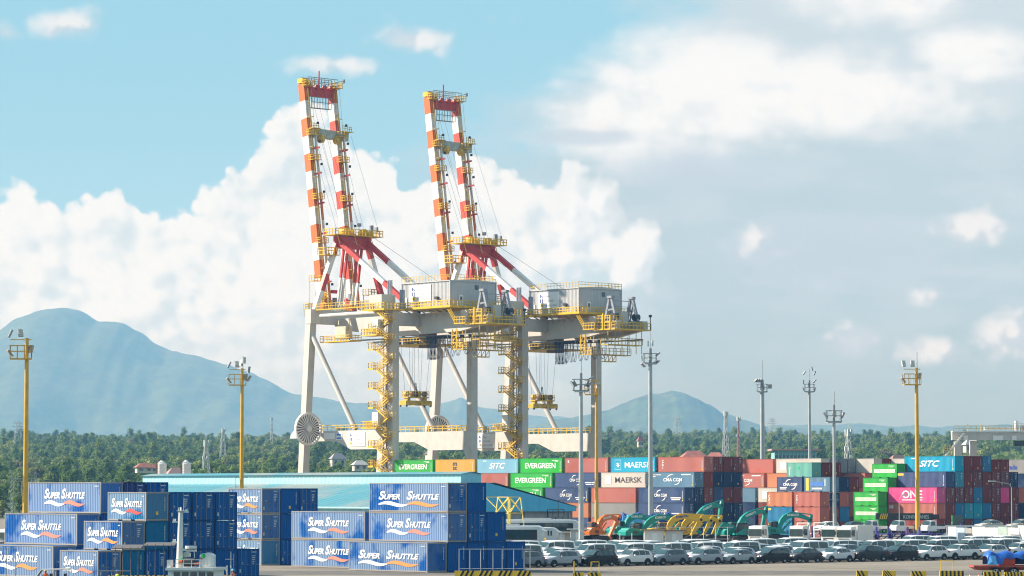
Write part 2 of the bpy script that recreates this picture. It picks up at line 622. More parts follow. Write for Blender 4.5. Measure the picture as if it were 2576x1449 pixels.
# ================================================================== ground, water, hills
def make_ground():
    m = bpy.data.materials.new('concrete_apron')
    m.use_nodes = True
    g = NG(m.node_tree)
    b = m.node_tree.nodes['Principled BSDF']
    tc = g.node('ShaderNodeTexCoord')
    p = tc.outputs['Object']
    n = g.noise(p, 0.09, 6.0, 0.6)
    n2 = g.noise(g.vm('MULTIPLY', p, (0.25, 1.0, 1.0)), 0.5, 6.0, 0.65)
    n3 = g.noise(p, 4.0, 4.0, 0.6)
    c = g.mix(g.step(n, 0.35, 0.65), (0.17, 0.145, 0.11), (0.25, 0.215, 0.165))
    c = g.mix(g.m('MULTIPLY', g.step(n2, 0.55, 0.75), 0.55), c, (0.13, 0.115, 0.095))
    c = g.mix(g.m('MULTIPLY', g.step(n3, 0.4, 0.7), 0.25), c, (0.17, 0.15, 0.12))
    # slab joints every six metres along the yard, oil spots and tyre tracks
    px_, py_, pz_ = g.sep(p)
    for k_, (ca, sa) in enumerate(((math.cos(PSI), math.sin(PSI)), (-math.sin(PSI), math.cos(PSI)))):
        q_ = g.m('ADD', g.m('MULTIPLY', px_, ca), g.m('MULTIPLY', py_, sa))
        fr_ = g.m('FRACT', g.m('DIVIDE', q_, 6.0))
        c = g.mix(g.m('MULTIPLY', g.m('LESS_THAN', fr_, 0.035), 0.55), c, (0.07, 0.062, 0.05))
    n4 = g.noise(p, 0.55, 3.0, 0.5)
    c = g.mix(g.m('MULTIPLY', g.step(n4, 0.66, 0.72), 0.6), c, (0.06, 0.055, 0.05))
    wv = g.noise(g.vm('MULTIPLY', p, (0.03, 1.6, 1.0)), 1.0, 3.0, 0.6)
    c = g.mix(g.m('MULTIPLY', g.step(wv, 0.56, 0.66), 0.4), c, (0.09, 0.08, 0.07))
    g.put(b.inputs['Base Color'], c)
    b.inputs['Roughness'].default_value = 0.85
    mb = MB()
    mb.bx(-420, 420, 236, 1500, -3.2, 0.0)
    struct('quay_apron', mb, m)
    # darker asphalt lane in front of the car lot and block paving behind it
    lane = MB()
    lane.add([(-40, 300, .004), (160, 300, .004), (160, 316, .004), (-40, 316, .004)], [(0, 1, 2, 3)])
    struct('asphalt_road', lane, mat('asphalt_lane', (0.12, 0.112, 0.10), 0.9, var=0.25, scale=0.35, dirt=(0.2, 0.18, 0.15), dirt_amt=0.5))
    lines = MB()
    lines.bx(-30, 140, 316.3, 316.5, 0.0041, 0.0082)
    for k in range(34):
        a = at(0, 340, 0) * 0 + Vector((-14 + k * 3.7, 328, 0))
        lines.bar(a + Vector((0, 0, .006)), a + Vector((3.4, 3.2, .006)), .12, .004)
    tag(lines.build('parking_lines', mat('line_paint', (0.55, 0.5, 0.38), 0.8, var=0.3, scale=2)), kind='structure')
    w = MB()
    w.bx(-4200, 4200, -330, 235.9, -2.9, -2.2)
    mw = mat('harbour_water', (0.01, 0.05, 0.055), rough=0.08, var=0.3, scale=0.2, bump=0.25)
    struct('water', w, mw)


def ridge(px, pts):
    for (a, ya), (b, yb) in zip(pts[:-1], pts[1:]):
        if a <= px <= b:
            t = (px - a) / (b - a)
            t = t * t * (3 - 2 * t) * 0.5 + t * 0.5
            return ya + (yb - ya) * t
    return pts[0][1] if px < pts[0][0] else pts[-1][1]


def land_z(x, y):
    """the wooded land behind the port: level, then rising to a low crest"""
    if y < 900:
        return -0.35
    t = min(1.0, (y - 900) / 2600.0)
    e = 60.0 * (t * 0.45 + 0.55 * t * t * (3 - 2 * t))
    e += 5.0 * t * mnoise.noise(Vector((x * 0.0022, y * 0.0016, 0.3))) * 2
    e -= 0.00115 * 0 * x
    e += -6.0 * t * (x / 600.0) * 0.25
    if y > 3500:
        e = max(2.0, e - (y - 3500) * 0.02)
    return e - 0.35


def make_land():
    xs = [-4200 + 8400 * k / 110 for k in range(111)]
    ys = [800 + (18000 - 800) * (k / 70.0) ** 2.1 for k in range(71)]
    mb = MB()
    vs = [(x, y, land_z(x, y)) for y in ys for x in xs]
    n = len(xs)
    fs = [(j * n + i, j * n + i + 1, (j + 1) * n + i + 1, (j + 1) * n + i) for j in range(len(ys) - 1) for i in range(n - 1)]
    mb.add(vs, fs)
    struct('land', mb, mat('grassy_land', (0.045, 0.075, 0.02), 0.95, var=0.4, scale=0.02, dirt=(0.13, 0.11, 0.05), dirt_amt=0.4), smooth=60)


def make_mountain(name, d, pts, x0, x1, depth, nx, ny, seed, spur):
    """wooded hill whose crest follows the skyline, with gullies running down its sides"""
    mb = MB()
    vs = []
    for j in range(ny + 1):
        t = j / ny * 2 - 1
        for i in range(nx + 1):
            px = x0 + (x1 - x0) * i / nx
            y = d + t * depth
            top = zat(ridge(px, pts), d)
            X = (px - PX0) / F * d
            nz = mnoise.fractal(Vector((X * 0.0007 + seed, 0.0, seed)), 0.9, 2.0, 5)
            w = 0.50 + 0.10 * nz
            e = math.exp(-(t / w) ** 2) if t < 0 else math.exp(-(t / 0.6) ** 2)
            gul = 1 - abs(mnoise.noise(Vector((X * 0.0011 + y * .0004 + seed, y * .0007, seed + 4)))) * 1.6
            gul2 = 1 - abs(mnoise.noise(Vector((X * 0.0034 - y * .0012 + seed, y * .0021, seed + 9)))) * 1.6
            flank = min(1.0, max(0.0, -t * 2.3)) * (1 - min(1, max(0, -t - 0.75) * 4))
            z = (top + 8) * e + (gul - 0.5) * spur * flank * 1.3 + (gul2 - 0.5) * spur * 0.5 * flank
            z += 11 * mnoise.fractal(Vector((X * 0.008, y * 0.003, seed)), 0.9, 2.0, 5) * min(1, max(0, top / 150))
            vs.append((X, y, max(-2.0, z - 2)))
    n = nx + 1
    fs = [(j * n + i, j * n + i + 1, (j + 1) * n + i + 1, (j + 1) * n + i) for j in range(ny) for i in range(nx)]
    mb.add(vs, fs)
    return struct(name, mb, mat('wooded_slope', (0.035, 0.065, 0.020), 0.95, var=0.6, scale=0.012, dirt=(0.14, 0.14, 0.07), dirt_amt=0.8, bump=1.0), smooth=80)


make_ground()
make_land()
make_mountain('mountain', 16000, [(-420, 1060), (-250, 1000), (-90, 905), (0, 837), (60, 802), (125, 781), (165, 780), (200, 787), (255, 815), (285, 813), (312, 818),
              (345, 838), (385, 866), (440, 893), (500, 902), (540, 912), (575, 923), (620, 938), (680, 968), (740, 995), (800, 1006), (860, 1016), (930, 1022),
              (1000, 1040), (1100, 1058), (1250, 1075), (1400, 1085)], -420, 1400, 3300, 300, 70, 3.1, 95)
make_mountain('far_mountain', 16700, [(880, 1075), (960, 1030), (1020, 1030), (1100, 1022), (1140, 1012), (1158, 1003), (1175, 1010), (1200, 1024), (1260, 1032), (1330, 1046), (1400, 1050),
              (1460, 1058), (1520, 1068), (1640, 1085)], 860, 1640, 1500, 120, 40, 8.7, 45)
make_mountain('hill', 11000, [(1330, 1085), (1400, 1062), (1460, 1050), (1520, 1036), (1565, 1018), (1600, 1004), (1640, 998), (1668, 994), (1690, 989), (1712, 994), (1745, 1008),
              (1780, 1022), (1820, 1044), (1870, 1058), (1930, 1074), (2010, 1085)], 1300, 2040, 1700, 190, 56, 5.5, 42)
make_mountain('low_ridge', 13000, [(1800, 1090), (1900, 1078), (2000, 1073), (2150, 1071), (2250, 1076), (2400, 1078), (2500, 1072), (2620, 1076), (2760, 1090)], 1780, 2780, 1300, 110, 28, 1.9, 18)


def make_haze():
    mb = MB()
    mb.bx(-4300, 4300, -340, HAZE_END, -5.0, HAZE_TOP)
    m = bpy.data.materials.new('haze_air')
    m.use_nodes = True
    nt = m.node_tree
    nt.nodes.clear()
    out = nt.nodes.new('ShaderNodeOutputMaterial')
    pv = nt.nodes.new('ShaderNodeVolumePrincipled')
    D = HAZE_SIGMA[2] / 0.9
    sca = [w * q / D for w, q in zip(HAZE_ALBEDO, HAZE_SIGMA)]
    ab = [(1 - (q / D - c) / (1 - c)) ** 2 for q, c in zip(HAZE_SIGMA, sca)]
    pv.inputs['Color'].default_value = (*sca, 1)
    pv.inputs['Absorption Color'].default_value = (*ab, 1)
    pv.inputs['Density'].default_value = D
    pv.inputs['Anisotropy'].default_value = 0.0
    nt.links.new(pv.outputs[0], out.inputs['Volume'])
    tag(mb.build('haze', m), kind='stuff')


make_haze()

# ================================================================== shipping containers
CW, GAP = 2.438, 0.112
PITCH = CW + GAP
M_FRAMEDARK = mat('sooty_steel', (0.05, 0.045, 0.04), 0.7)
M_WHITE = mat('white_lettering', (0.80, 0.80, 0.77), 0.6, var=0.06)
M_PALEBLUE = mat('pale_blue_lettering', (0.36, 0.62, 0.74), 0.6, var=0.06)
M_BLACKP = mat('black_lettering', (0.03, 0.03, 0.035), 0.6)
M_ORANGEP = mat('orange_band', (0.80, 0.27, 0.07), 0.6)
M_SALMONP = mat('faded_red_band', (0.74, 0.22, 0.15), 0.6)
M_REDP = mat('red_band', (0.70, 0.07, 0.06), 0.6)
M_YELLOWP = mat('yellow_sticker', (0.75, 0.48, 0.05), 0.6)
M_GREYBAR = mat('galvanised_bar', (0.20, 0.23, 0.27), 0.45, metal=0.5)
_CM = {}


def corrug(x0, x1, pitch=0.278, dep=0.036):
    """trapezoid profile along x: (x, inset)"""
    n = max(3, round((x1 - x0) / pitch))
    p = (x1 - x0) / n
    out = []
    for k in range(n):
        a = x0 + k * p
        out += [(a, 0.0), (a + p * 0.26, 0.0), (a + p * 0.5, dep), (a + p * 0.76, dep)]
    return out + [(x1, 0.0)]


def box_meshes(L, Hh):
    """shared meshes of one container size: shell, frame, plain end, door leaf and its bars"""
    key = (L, Hh)
    if key in _CM:
        return _CM[key]
    w = CW / 2
    zb, zt = 0.16, Hh - 0.10
    body = MB()
    for s in (-1, 1):
        pr = corrug(-L / 2 + 0.11, L / 2 - 0.11)
        vs = []
        for x, i in pr:
            y = s * (w - 0.012 - i)
            vs += [(x, y, zb), (x, y, zt)]
        body.add(vs, [(2 * k, 2 * k + 2, 2 * k + 3, 2 * k + 1) for k in range(len(pr) - 1)])
    pr = corrug(-L / 2 + 0.08, L / 2 - 0.08, 0.6, 0.02)
    vs = []
    for x, i in pr:
        vs += [(x, -w + 0.05, Hh - 0.015 - i), (x, w - 0.05, Hh - 0.015 - i)]
    body.add(vs, [(2 * k, 2 * k + 2, 2 * k + 3, 2 * k + 1) for k in range(len(pr) - 1)])
    body.bx(-L / 2 + .05, L / 2 - .05, -w + .06, w - .06, 0.10, 0.15)
    body.bx(-L / 2 + .012, -L / 2 + .05, -w + .1, w - .1, .15, Hh - .1)

    fr = MB()
    for sx in (-1, 1):
        for sy in (-1, 1):
            fr.bx(sx * (L / 2) - (0.11 if sx > 0 else 0), sx * (L / 2) + (0 if sx > 0 else 0.11), sy * w - (0.11 if sy > 0 else 0), sy * w + (0 if sy > 0 else 0.11), 0.10, Hh - 0.10)
            for zz in (0.0, Hh - 0.118):
                fr.bx(sx * (L / 2) - (0.178 if sx > 0 else -0.004), sx * (L / 2) + (0.004 if sx > 0 else 0.178), sy * (w + .003) - (0.162 if sy > 0 else 0), sy * (w + .003) + (0 if sy > 0 else 0.162), zz, zz + 0.118)
        fr.bx(sx * (L / 2 - .06) - .055, sx * (L / 2 - .06) + .055, -w + .11, w - .11, 0.03, 0.16)
        fr.bx(sx * (L / 2 - .06) - .055, sx * (L / 2 - .06) + .055, -w + .11, w - .11, Hh - .13, Hh - .004)
    for sy in (-1, 1):
        y0, y1 = (w - .07, w + .001) if sy > 0 else (-w - .001, -w + .07)
        fr.bx(-L / 2 + .11, L / 2 - .11, y0, y1, Hh - .10, Hh - .02)
        if L < 7:   # fork pockets leave gaps in the lower rail
            for a, b in ((-L / 2 + .18, -1.32), (-.68, .68), (1.32, L / 2 - .18)):
                fr.bx(a, b, y0, y1, .03, .16)
        else:
            fr.bx(-L / 2 + .18, L / 2 - .18, y0, y1, .03, .16)

    end = MB()
    pr = corrug(-w + .11, w - .11, 0.25, 0.045)
    vs = []
    for y, i in pr:
        vs += [(L / 2 - .02 - i, y, zb), (L / 2 - .02 - i, y, Hh - .13)]
    end.add(vs, [(2 * k, 2 * k + 2, 2 * k + 3, 2 * k + 1) for k in range(len(pr) - 1)])
    dl = MB()
    # a door leaf in its own place; left leaf, the right one is mirrored by a half turn of the y sign
    leaf = {}
    for s in (-1, 1):
        d = MB()
        y0, y1 = (0.012, w - .115) if s > 0 else (-w + .115, -0.012)
        d.bx(L / 2 - .06, L / 2 - .03, y0, y1, .17, Hh - .14)
        n = 5
        for k in range(n):
            z0 = .26 + (Hh - .52) * k / n
            d.bx(L / 2 - .03, L / 2 - .012, y0 + .07, y1 - .07, z0 + .05, z0 + (Hh - .52) / n - .05)
        leaf[s] = d.mesh('door', PAINT)
        bars = MB()
        for yy in (y0 + .27 * (y1 - y0), y0 + .73 * (y1 - y0)):
            bars.tube((L / 2 + .004, yy, .10), (L / 2 + .004, yy, Hh - .08), .022, 6)
            bars.bx(L / 2 - .012, L / 2 + .03, yy - .05, yy + .05, .16, .22)
            bars.bx(L / 2 - .012, L / 2 + .03, yy - .05, yy + .05, Hh - .24, Hh - .18)
            bars.bx(L / 2 + .0, L / 2 + .035, yy - .02, yy + .30, 1.12, 1.16)
        leaf[s, 'bars'] = bars.mesh('locking_bars', M_GREYBAR)
        mk = MB()
        rnd = random.Random(5 + s)
        if s > 0:
            for k in range(5):
                mk.bx(L / 2 - .004, L / 2 + .001, y0 + .42, y0 + .42 + .35 * rnd.uniform(.6, 1), Hh - .62 - k * .17, Hh - .70 - k * .17)
            mk.bx(L / 2 - .004, L / 2 + .001, y0 + .36, y0 + .9, Hh - .36, Hh - .27)
        else:
            mk.prism([(y0 + .38, Hh * .52), (y0 + .52, Hh * .52), (y0 + .45, Hh * .46)], L / 2 - .004, L / 2 + .001, 0, 'x')
            mk.bx(L / 2 - .004, L / 2 + .001, y0 + .10, y0 + .26, Hh * .16, Hh * .28)
        leaf[s, 'mark'] = mk.mesh('marking', M_PALEGREY)
    lock = MB()
    _CM[key] = dict(body=body.mesh('shell', PAINT), frame=fr.mesh('frame', PAINT), end=end.mesh('end_panel', PAINT), leaf=leaf)
    return _CM[key]


M_PALEGREY = mat('pale_marking', (0.50, 0.55, 0.56), 0.6)


# --- lettering on the long side (flat print, 3 mm proud of the ribs): a list of (part name, geometry, material)
def geo_mesh(name, vs, fs, m):
    mb = MB()
    mb.add(vs, fs)
    me = bpy.data.meshes.new(name)
    me.from_pydata(mb.v, [], mb.f)
    me.materials.append(m)
    return me


def words(parts):
    """compose pieces (text, size, shear, bold, gap) on one base line"""
    vs, fs, x = [], [], 0.0
    for s, size, shear, bold, gap in parts:
        a, b = text_geo(s, size, shear, bold)
        n = len(vs)
        x0, x1 = min(p[0] for p in a), max(p[0] for p in a)
        vs += [(p[0] - x0 + x, 0, p[2]) for p in a]
        fs += [tuple(i + n for i in f) for f in b]
        x += x1 - x0 + gap
    return vs, fs


def ribbon(x0, x1, amp, th, cz, phase):
    n = 18
    up, dn = [], []
    for k in range(n + 1):
        t = k / n
        z = cz + amp * math.sin(2 * math.pi * (t + phase))
        tt = th * (math.sin(math.pi * min(1, t * 0.9 + 0.08)) ** 0.8 if phase == 0 else math.sin(math.pi * min(1, (1 - t) * .9 + .08)) ** .8)
        up.append((x0 + (x1 - x0) * t, 0, z + tt * .6))
        dn.append((x0 + (x1 - x0) * t, 0, z - tt * .4))
    return up + dn, [(k, k + 1, n + 2 + k, n + 1 + k) for k in range(n)]


def arc(cx, cz, rx, rz, a0, a1, th):
    n = 10
    vs, fs = [], []
    for k in range(n + 1):
        a = R(a0 + (a1 - a0) * k / n)
        t = th * math.sin(math.pi * (0.12 + 0.8 * k / n))
        vs += [(cx + math.cos(a) * rx, 0, cz + math.sin(a) * rz), (cx + math.cos(a) * (rx + t), 0, cz + math.sin(a) * (rz + t))]
    return vs, [(2 * k, 2 * k + 2, 2 * k + 3, 2 * k + 1) for k in range(n)]


def star(cx, cz, r, n=7):
    vs = [(cx, 0, cz)]
    for k in range(2 * n):
        a = math.pi / 2 + math.pi * k / n
        q = r if k % 2 == 0 else r * 0.34
        vs.append((cx + math.cos(a) * q, 0, cz + math.sin(a) * q))
    return vs, [(0, 1 + k, 1 + (k + 1) % (2 * n)) for k in range(2 * n)]


def rect(x0, x1, z0, z1):
    return [(x0, 0, z0), (x1, 0, z0), (x1, 0, z1), (x0, 0, z1)], [(0, 1, 2, 3)]


def join(*gs):
    vs, fs = [], []
    for a, b in gs:
        n = len(vs)
        vs += list(a)
        fs += [tuple(i + n for i in f) for f in b]
    return vs, fs


def vertical_text(s, h):
    gs = []
    for k, ch in enumerate(s):
        a, b = text_geo(ch, h / len(s) * 1.15, 0, .02)
        x0, x1 = min(p[0] for p in a), max(p[0] for p in a)
        gs.append(([(p[0] - (x0 + x1) / 2, 0, p[2] + h * (1 - (k + 1) / len(s))) for p in a], b))
    return join(*gs)


_DEC = {}
def decal(kind, L, Hh):
    key = (kind, L, Hh)
    if key in _DEC:
        return _DEC[key]
    out = []
    mid = Hh / 2
    idm = (0.70, 0.72, 0.70)

    def text(s, m, width, height, cx, cz, shear=0.0, bold=0.03, name='lettering'):
        a, b = words([(s, 1.0, shear, bold, 0)])
        out.append((name, geo_mesh(name, geo_fit(a, width, height, cx, cz), b, m)))

    def put(name, g, m):
        out.append((name, geo_mesh(name, g[0], g[1], m)))

    if kind.startswith('shuttle'):
        wide = 'wide' in kind
        third = {'o': M_ORANGEP, 's': M_SALMONP, 'r': M_REDP}[kind[-1]]
        a, b = words([('S', 1.55, .28, .035, -.16), ('UPER', .98, .28, .035, .9 if wide else .30), ('S', 1.55, .28, .035, -.16), ('HUTTLE', .98, .28, .035, 0)])
        W = L * (0.77 if wide else (0.56 if L > 7 else 0.80))
        hh = Hh * (0.30 if wide else 0.33)
        cx = 0.01 * L if L > 7 else 0.0
        cz = Hh * (0.57 if wide else 0.63)
        put('lettering', (geo_fit(a, W, hh, cx, cz), b), M_WHITE)
        x0 = cx - W / 2
        am, th = Hh * .045, Hh * .13
        put('white_wave', ribbon(x0, x0 + W * .5, am, th, cz - hh * .5 - Hh * .16, 0.0), M_WHITE)
        put('coloured_wave', ribbon(x0 + W * .47, x0 + W * .99, am, th, cz - hh * .5 - Hh * .16, 0.0), third)
        g = join(rect(L / 2 - 1.0 * (1 if L > 7 else .62), L / 2 - .3, Hh - .42, Hh - .34))
        put('marking', g, M_PALEGREY)
    elif kind == 'evergreen':
        text('EVERGREEN', M_WHITE, L * .73, Hh * .36, -.02 * L, Hh * .50, 0, .018)
        put('marking', join(rect(L * .26, L * .41, Hh * .83, Hh * .86), rect(L * .33, L * .41, Hh * .77, Hh * .80)), M_WHITE)
    elif kind == 'evergreen_panel':
        put('white_panel', rect(-L * .42, L * .42, Hh * .36, Hh * .60), M_WHITE)
        a, b = words([('EVERGREEN', 1.0, 0, .03, 0)])
        a = [(p[0], -.003, p[2]) for p in geo_fit(a, L * .78, Hh * .18, 0, Hh * .48)]
        put('lettering', (a, b), mat('green_lettering', (0.25, 0.62, 0.18), 0.6))
        put('marking', join(rect(L * .16, L * .41, Hh * .82, Hh * .85), rect(L * .24, L * .36, Hh * .75, Hh * .78)), M_WHITE)
    elif kind == 'sitc':
        text('SITC', M_WHITE, L * .40, Hh * .40, .0, Hh * .52, .32, .018)
        put('marking', rect(-L * .36, -L * .27, Hh * .83, Hh * .88), M_WHITE)
    elif kind == 'msc':
        text('m', M_BLACKP, L * .105, Hh * .25, 0, Hh * .66, 0, .03)
        text('sc', M_BLACKP, L * .105, Hh * .22, 0, Hh * .36, 0, .03)
    elif kind in ('maersk_dark', 'maersk_white', 'maersk_blue'):
        m = M_WHITE if kind == 'maersk_blue' else M_BLACKP if kind == 'maersk_dark' else mat('grey_lettering', (0.09, 0.10, 0.11), .6)
        wide = L * (.60 if kind != 'maersk_white' else .58)
        text('MAERSK', m, wide, Hh * .36, L * .12, Hh * .5, 0, .010)
        if kind == 'maersk_blue':
            cx = -L * .335
            put('logo_frame', join(rect(cx - .85, cx - .77, .55, Hh - .45), rect(cx + .77, cx + .85, .55, Hh - .45), rect(cx - .77, cx + .77, Hh - .53, Hh - .45), rect(cx - .77, cx + .77, .55, .63)), M_PALEBLUE)
            put('star_logo', star(cx, mid, .62), M_WHITE)
        else:
            put('logo_panel', rect(-L * .40, -L * .27, Hh * .22, Hh * .78), mat('pale_blue_panel', (0.50, 0.66, 0.72), .6))
            a, b = star(-L * .335, mid, .66)
            put('star_logo', ([(p[0], -.003, p[2]) for p in a], b), M_WHITE)
    elif kind in ('cma', 'cma_big', 'cma20'):
        cx = 0.03 * L if kind != 'cma' else -.02 * L
        wd = L * (.27 if kind == 'cma' else .40 if kind == 'cma_big' else .56)
        text('CMA CGM', M_WHITE, wd, Hh * (.20 if kind != 'cma_big' else .22), cx, Hh * .50, 0, .016)
        rx = wd * .34
        put('logo_arc', join(arc(cx + wd * .02, Hh * .5, rx, Hh * .32, 165, 85, .16), arc(cx + wd * .05, Hh * .5, rx, Hh * .32, -10, -85, .16)), M_WHITE)
        if kind == 'cma':
            put('marking', join(rect(L * .20, L * .42, Hh * .30, Hh * .36), rect(L * .22, L * .40, Hh * .19, Hh * .24)), M_WHITE)
        elif kind == 'cma20':
            put('marking', join(rect(-L * .38, -L * .10, Hh * .26, Hh * .31), rect(-L * .38, -L * .14, Hh * .17, Hh * .22)), M_WHITE)
        else:
            put('marking', join(rect(-L * .46, -L * .22, Hh * .80, Hh * .84), rect(L * .22, L * .42, Hh * .80, Hh * .86), rect(-L * .46, -L * .34, Hh * .68, Hh * .72)), M_WHITE)
    elif kind == 'one':
        text('ONE', M_WHITE, L * .40, Hh * .50, L * .02, Hh * .56, 0, .015)
        put('marking', rect(-L * .18, L * .22, Hh * .18, Hh * .23), M_WHITE)
    elif kind == 'one_small':
        text('ONE', M_WHITE, L * .085, Hh * .22, -L * .40, Hh * .76, 0, .05)
    elif kind == 'tex':
        put('marking', vertical_text('TEX', Hh * .72), M_WHITE)
    elif kind == 'vert_left':
        a, b = vertical_text('CAI', Hh * .62)
        put('marking', ([(p[0] - L * .40, 0, p[2] + Hh * .2) for p in a], b), M_WHITE)
    elif kind == 'k_mark':
        put('lettering', join(([(p[0] - L * .43, 0, p[2] + Hh * .68) for p in text_geo('K', .62, 0, .05)[0]], text_geo('K', .62, 0, .05)[1])), M_WHITE)
    elif kind == 'h_mark':
        text('H', M_WHITE, None, Hh * .4, L * .18, Hh * .45, 0, .05)
    elif kind == 'yellow_band':
        put('yellow_stripe', rect(-L * .43, -L * .32, .22, Hh - .2), mat('yellow_stripe', (.80, .52, .06), .6))
        put('blue_panel', rect(-L * .24, L * .26, Hh * .38, Hh * .66), mat('blue_print', (.05, .17, .50), .6))
        put('marking', join(rect(L * .30, L * .34, Hh * .4, Hh * .85), rect(-L * .2, L * .2, Hh * .16, Hh * .28)), M_PALEGREY)
    elif kind == 'green_square':
        put('green_patch', rect(-.45, .05, Hh * .55, Hh * .74), mat('green_patch', (.02, .42, .22), .6))
        a, b = vertical_text('UES', Hh * .6)
        put('marking', ([(p[0] - L * .38, 0, p[2] + Hh * .15) for p in a], b), M_WHITE)
    elif kind == 'yellow_mark':
        put('marking', rect(-L * .45, -L * .33, Hh * .76, Hh * .90), M_YELLOWP)
    elif kind == 'round_mark':
        vs = [(-L * .42 + .38 * math.cos(R(30 * k)), 0, Hh * .6 + .38 * math.sin(R(30 * k))) for k in range(12)]
        put('marking', (vs, [tuple(range(12))]), M_PALEGREY)
    elif kind == 'trade':
        text('ntrade', mat('navy_lettering', (.03, .06, .25), .6), L * .30, Hh * .36, L * .02, Hh * .46, 0, .04)
    if L > 7 and not kind.startswith('shuttle'):
        gs = [rect(L / 2 - .62, L / 2 - .44, .75 + k * .17, .75 + k * .17 + .11) for k in range(9)]
        gs += [rect(L / 2 - .66, L / 2 - .40, .34, .62)]
        put('marking', join(*gs[:-1]), M_PALEGREY if 'maersk' not in kind else M_PALEBLUE)
        put('sticker', gs[-1], M_YELLOWP)
    _DEC[key] = out
    return out


def end_mark(L, Hh):
    key = ('end', L, Hh)
    if key not in _DEC:
        w = CW / 2
        mb = MB()
        for k in range(10):
            mb.bx(L / 2 - .012, L / 2 - .006, w - .42, w - .34, Hh - .45 - k * .13, Hh - .54 - k * .13)
        mb2 = MB()
        mb2.bx(L / 2 - .012, L / 2 - .006, -.12, .12, .55, .85)
        _DEC[key] = [('marking', mb.mesh('marking', M_PALEGREY)), ('sticker', mb2.mesh('sticker', M_YELLOWP))]
    return _DEC[key]


CONTAINERS = []
def container(L, Hh, corner, c, tier, colour, fade=0.0, side=None, end='plain', label=None, group=None, frame_c=None, sink=0.0, jit=True):
    """corner: ground point of the stack's near corner (local +x, -y); c: column along the quay"""
    m = box_meshes(L, Hh)
    ctr = Vector(corner) - LX * (L / 2 + (random.uniform(-.03, .03) if jit else 0)) + LY * (CW / 2 + c * PITCH + (random.uniform(-.015, .015) if jit else 0))
    t = thing('shipping_container', label, 'container', (ctr.x, ctr.y, tier + 0.004), YAW, group)
    colour = tuple(colour)
    obj('shell', m['body'], t, color=(*colour, fade))
    fc = frame_c or tuple(x * .85 for x in colour)
    obj('frame', m['frame'], t, color=(*fc, fade * .4))
    if end == 'door':
        for s in (-1, 1):
            d = obj('door', m['leaf'][s], t, color=(*colour, fade * .3))
            obj('locking_bars', m['leaf'][s, 'bars'], d)
            obj('marking', m['leaf'][s, 'mark'], d)
    elif end:
        e = obj('end_panel', m['end'], t, color=(*colour, fade * .3))
        for nme, me in end_mark(L, Hh):
            if nme == 'marking' or random.random() < .5:
                obj(nme, me, e)
    if side:
        for nme, me in decal(side, L, Hh):
            o = obj(nme, me, t)
            o.location = (0, -CW / 2 - 0.004, 0)
    CONTAINERS.append(t)
    return t


BLUE = (0.003, 0.10, 0.36)
BLUE2 = (0.002, 0.095, 0.33)
BLUE3 = (0.002, 0.14, 0.31)
RUSTF = (0.30, 0.25, 0.19)
L20, L40 = 6.058, 12.192
G_BLUE = 'blue containers stacked on the quay'


def corner_at(px, d):
    return at(px, d, 0.0)


def blue_stack(corner, L, Hh, where, rows):
    """rows: list of (tier, column, side kind or None, end kind, colour)"""
    names = ['bottom', 'middle', 'top']
    done = {}
    for tier, c, side, end, colour in rows:
        if side:
            lab = 'faded blue container with %s wave, %s row of %s' % ({'o': 'orange', 's': 'pale red', 'r': 'bright red'}[side[-1]], names[tier], where)
        else:
            lab = 'blue container with %s end, %s in %s row of %s' % ('door' if end == 'door' else 'ribbed', ORD[c], names[tier], where)
        container(L, Hh, corner, c, tier * Hh, colour, 0.95 if side else 0.04, side, end, lab, G_BLUE, frame_c=RUSTF if side else tuple(x * .7 for x in colour))


# left stack of long boxes
cA = corner_at(133, 289)
blue_stack(cA, L40, 2.896, 'stack by mountain side mast', [
    (0, 0, 'shuttle_o', 'door', BLUE), (0, 1, None, 'plain', BLUE2),
    (1, 1, 'shuttle_s', 'plain', BLUE), (1, 2, None, 'door', BLUE2), (1, 3, None, 'plain', BLUE2), (0, 2, None, 'plain', BLUE2), (0, 3, None, 'plain', BLUE2), (0, 4, None, 'plain', BLUE2),
    (2, 2, 'shuttle_s', 'plain', BLUE), (2, 3, None, 'door', (0.03, .045, .16)), (2, 4, None, 'door', BLUE2), (1, 4, None, 'plain', BLUE2)])
# short boxes in front of it
cB = corner_at(245.5, 281.5)
blue_stack(cB, L20, 2.591, 'stack behind boat mast', [
    (0, 0, 'shuttle_s', 'door', BLUE), (0, 1, None, 'plain', BLUE3), (0, 2, None, 'door', BLUE2), (0, 3, None, 'door', BLUE2), (0, 4, None, 'door', BLUE2), (0, 5, None, 'plain', BLUE2), (0, 6, None, 'door', BLUE2),
    (1, 1, 'shuttle_o', 'door', BLUE2), (1, 2, None, 'plain', BLUE3), (1, 3, None, 'door', BLUE2), (1, 4, None, 'door', BLUE2), (1, 5, None, 'door', BLUE2),
    (2, 2, 'shuttle_r', 'plain', BLUE3), (2, 3, None, 'door', BLUE2), (2, 4, None, 'door', BLUE2), (2, 5, None, 'door', BLUE2)])
# short boxes further back
cS = corner_at(657.5, 338)
blue_stack(cS, L20, 2.72, 'stack past the boat', [
    (0, 0, 'shuttle_s', 'plain', BLUE3), (0, 1, None, 'door', BLUE2), (0, 2, None, 'plain', BLUE2), (1, 0, 'shuttle_s', 'door', BLUE2), (1, 1, None, 'plain', BLUE2), (1, 2, None, 'plain', BLUE2),
    (2, 0, 'shuttle_o', 'door', BLUE2), (2, 1, None, 'plain', BLUE2), (2, 2, None, 'door', BLUE2)])
# two long boxes in the middle
cM = corner_at(917, 323)
blue_stack(cM, L40, 2.896, 'two-high stack', [(0, 0, 'shuttle_s', 'plain', BLUE), (1, 0, 'shuttle_s', 'plain', BLUE)])
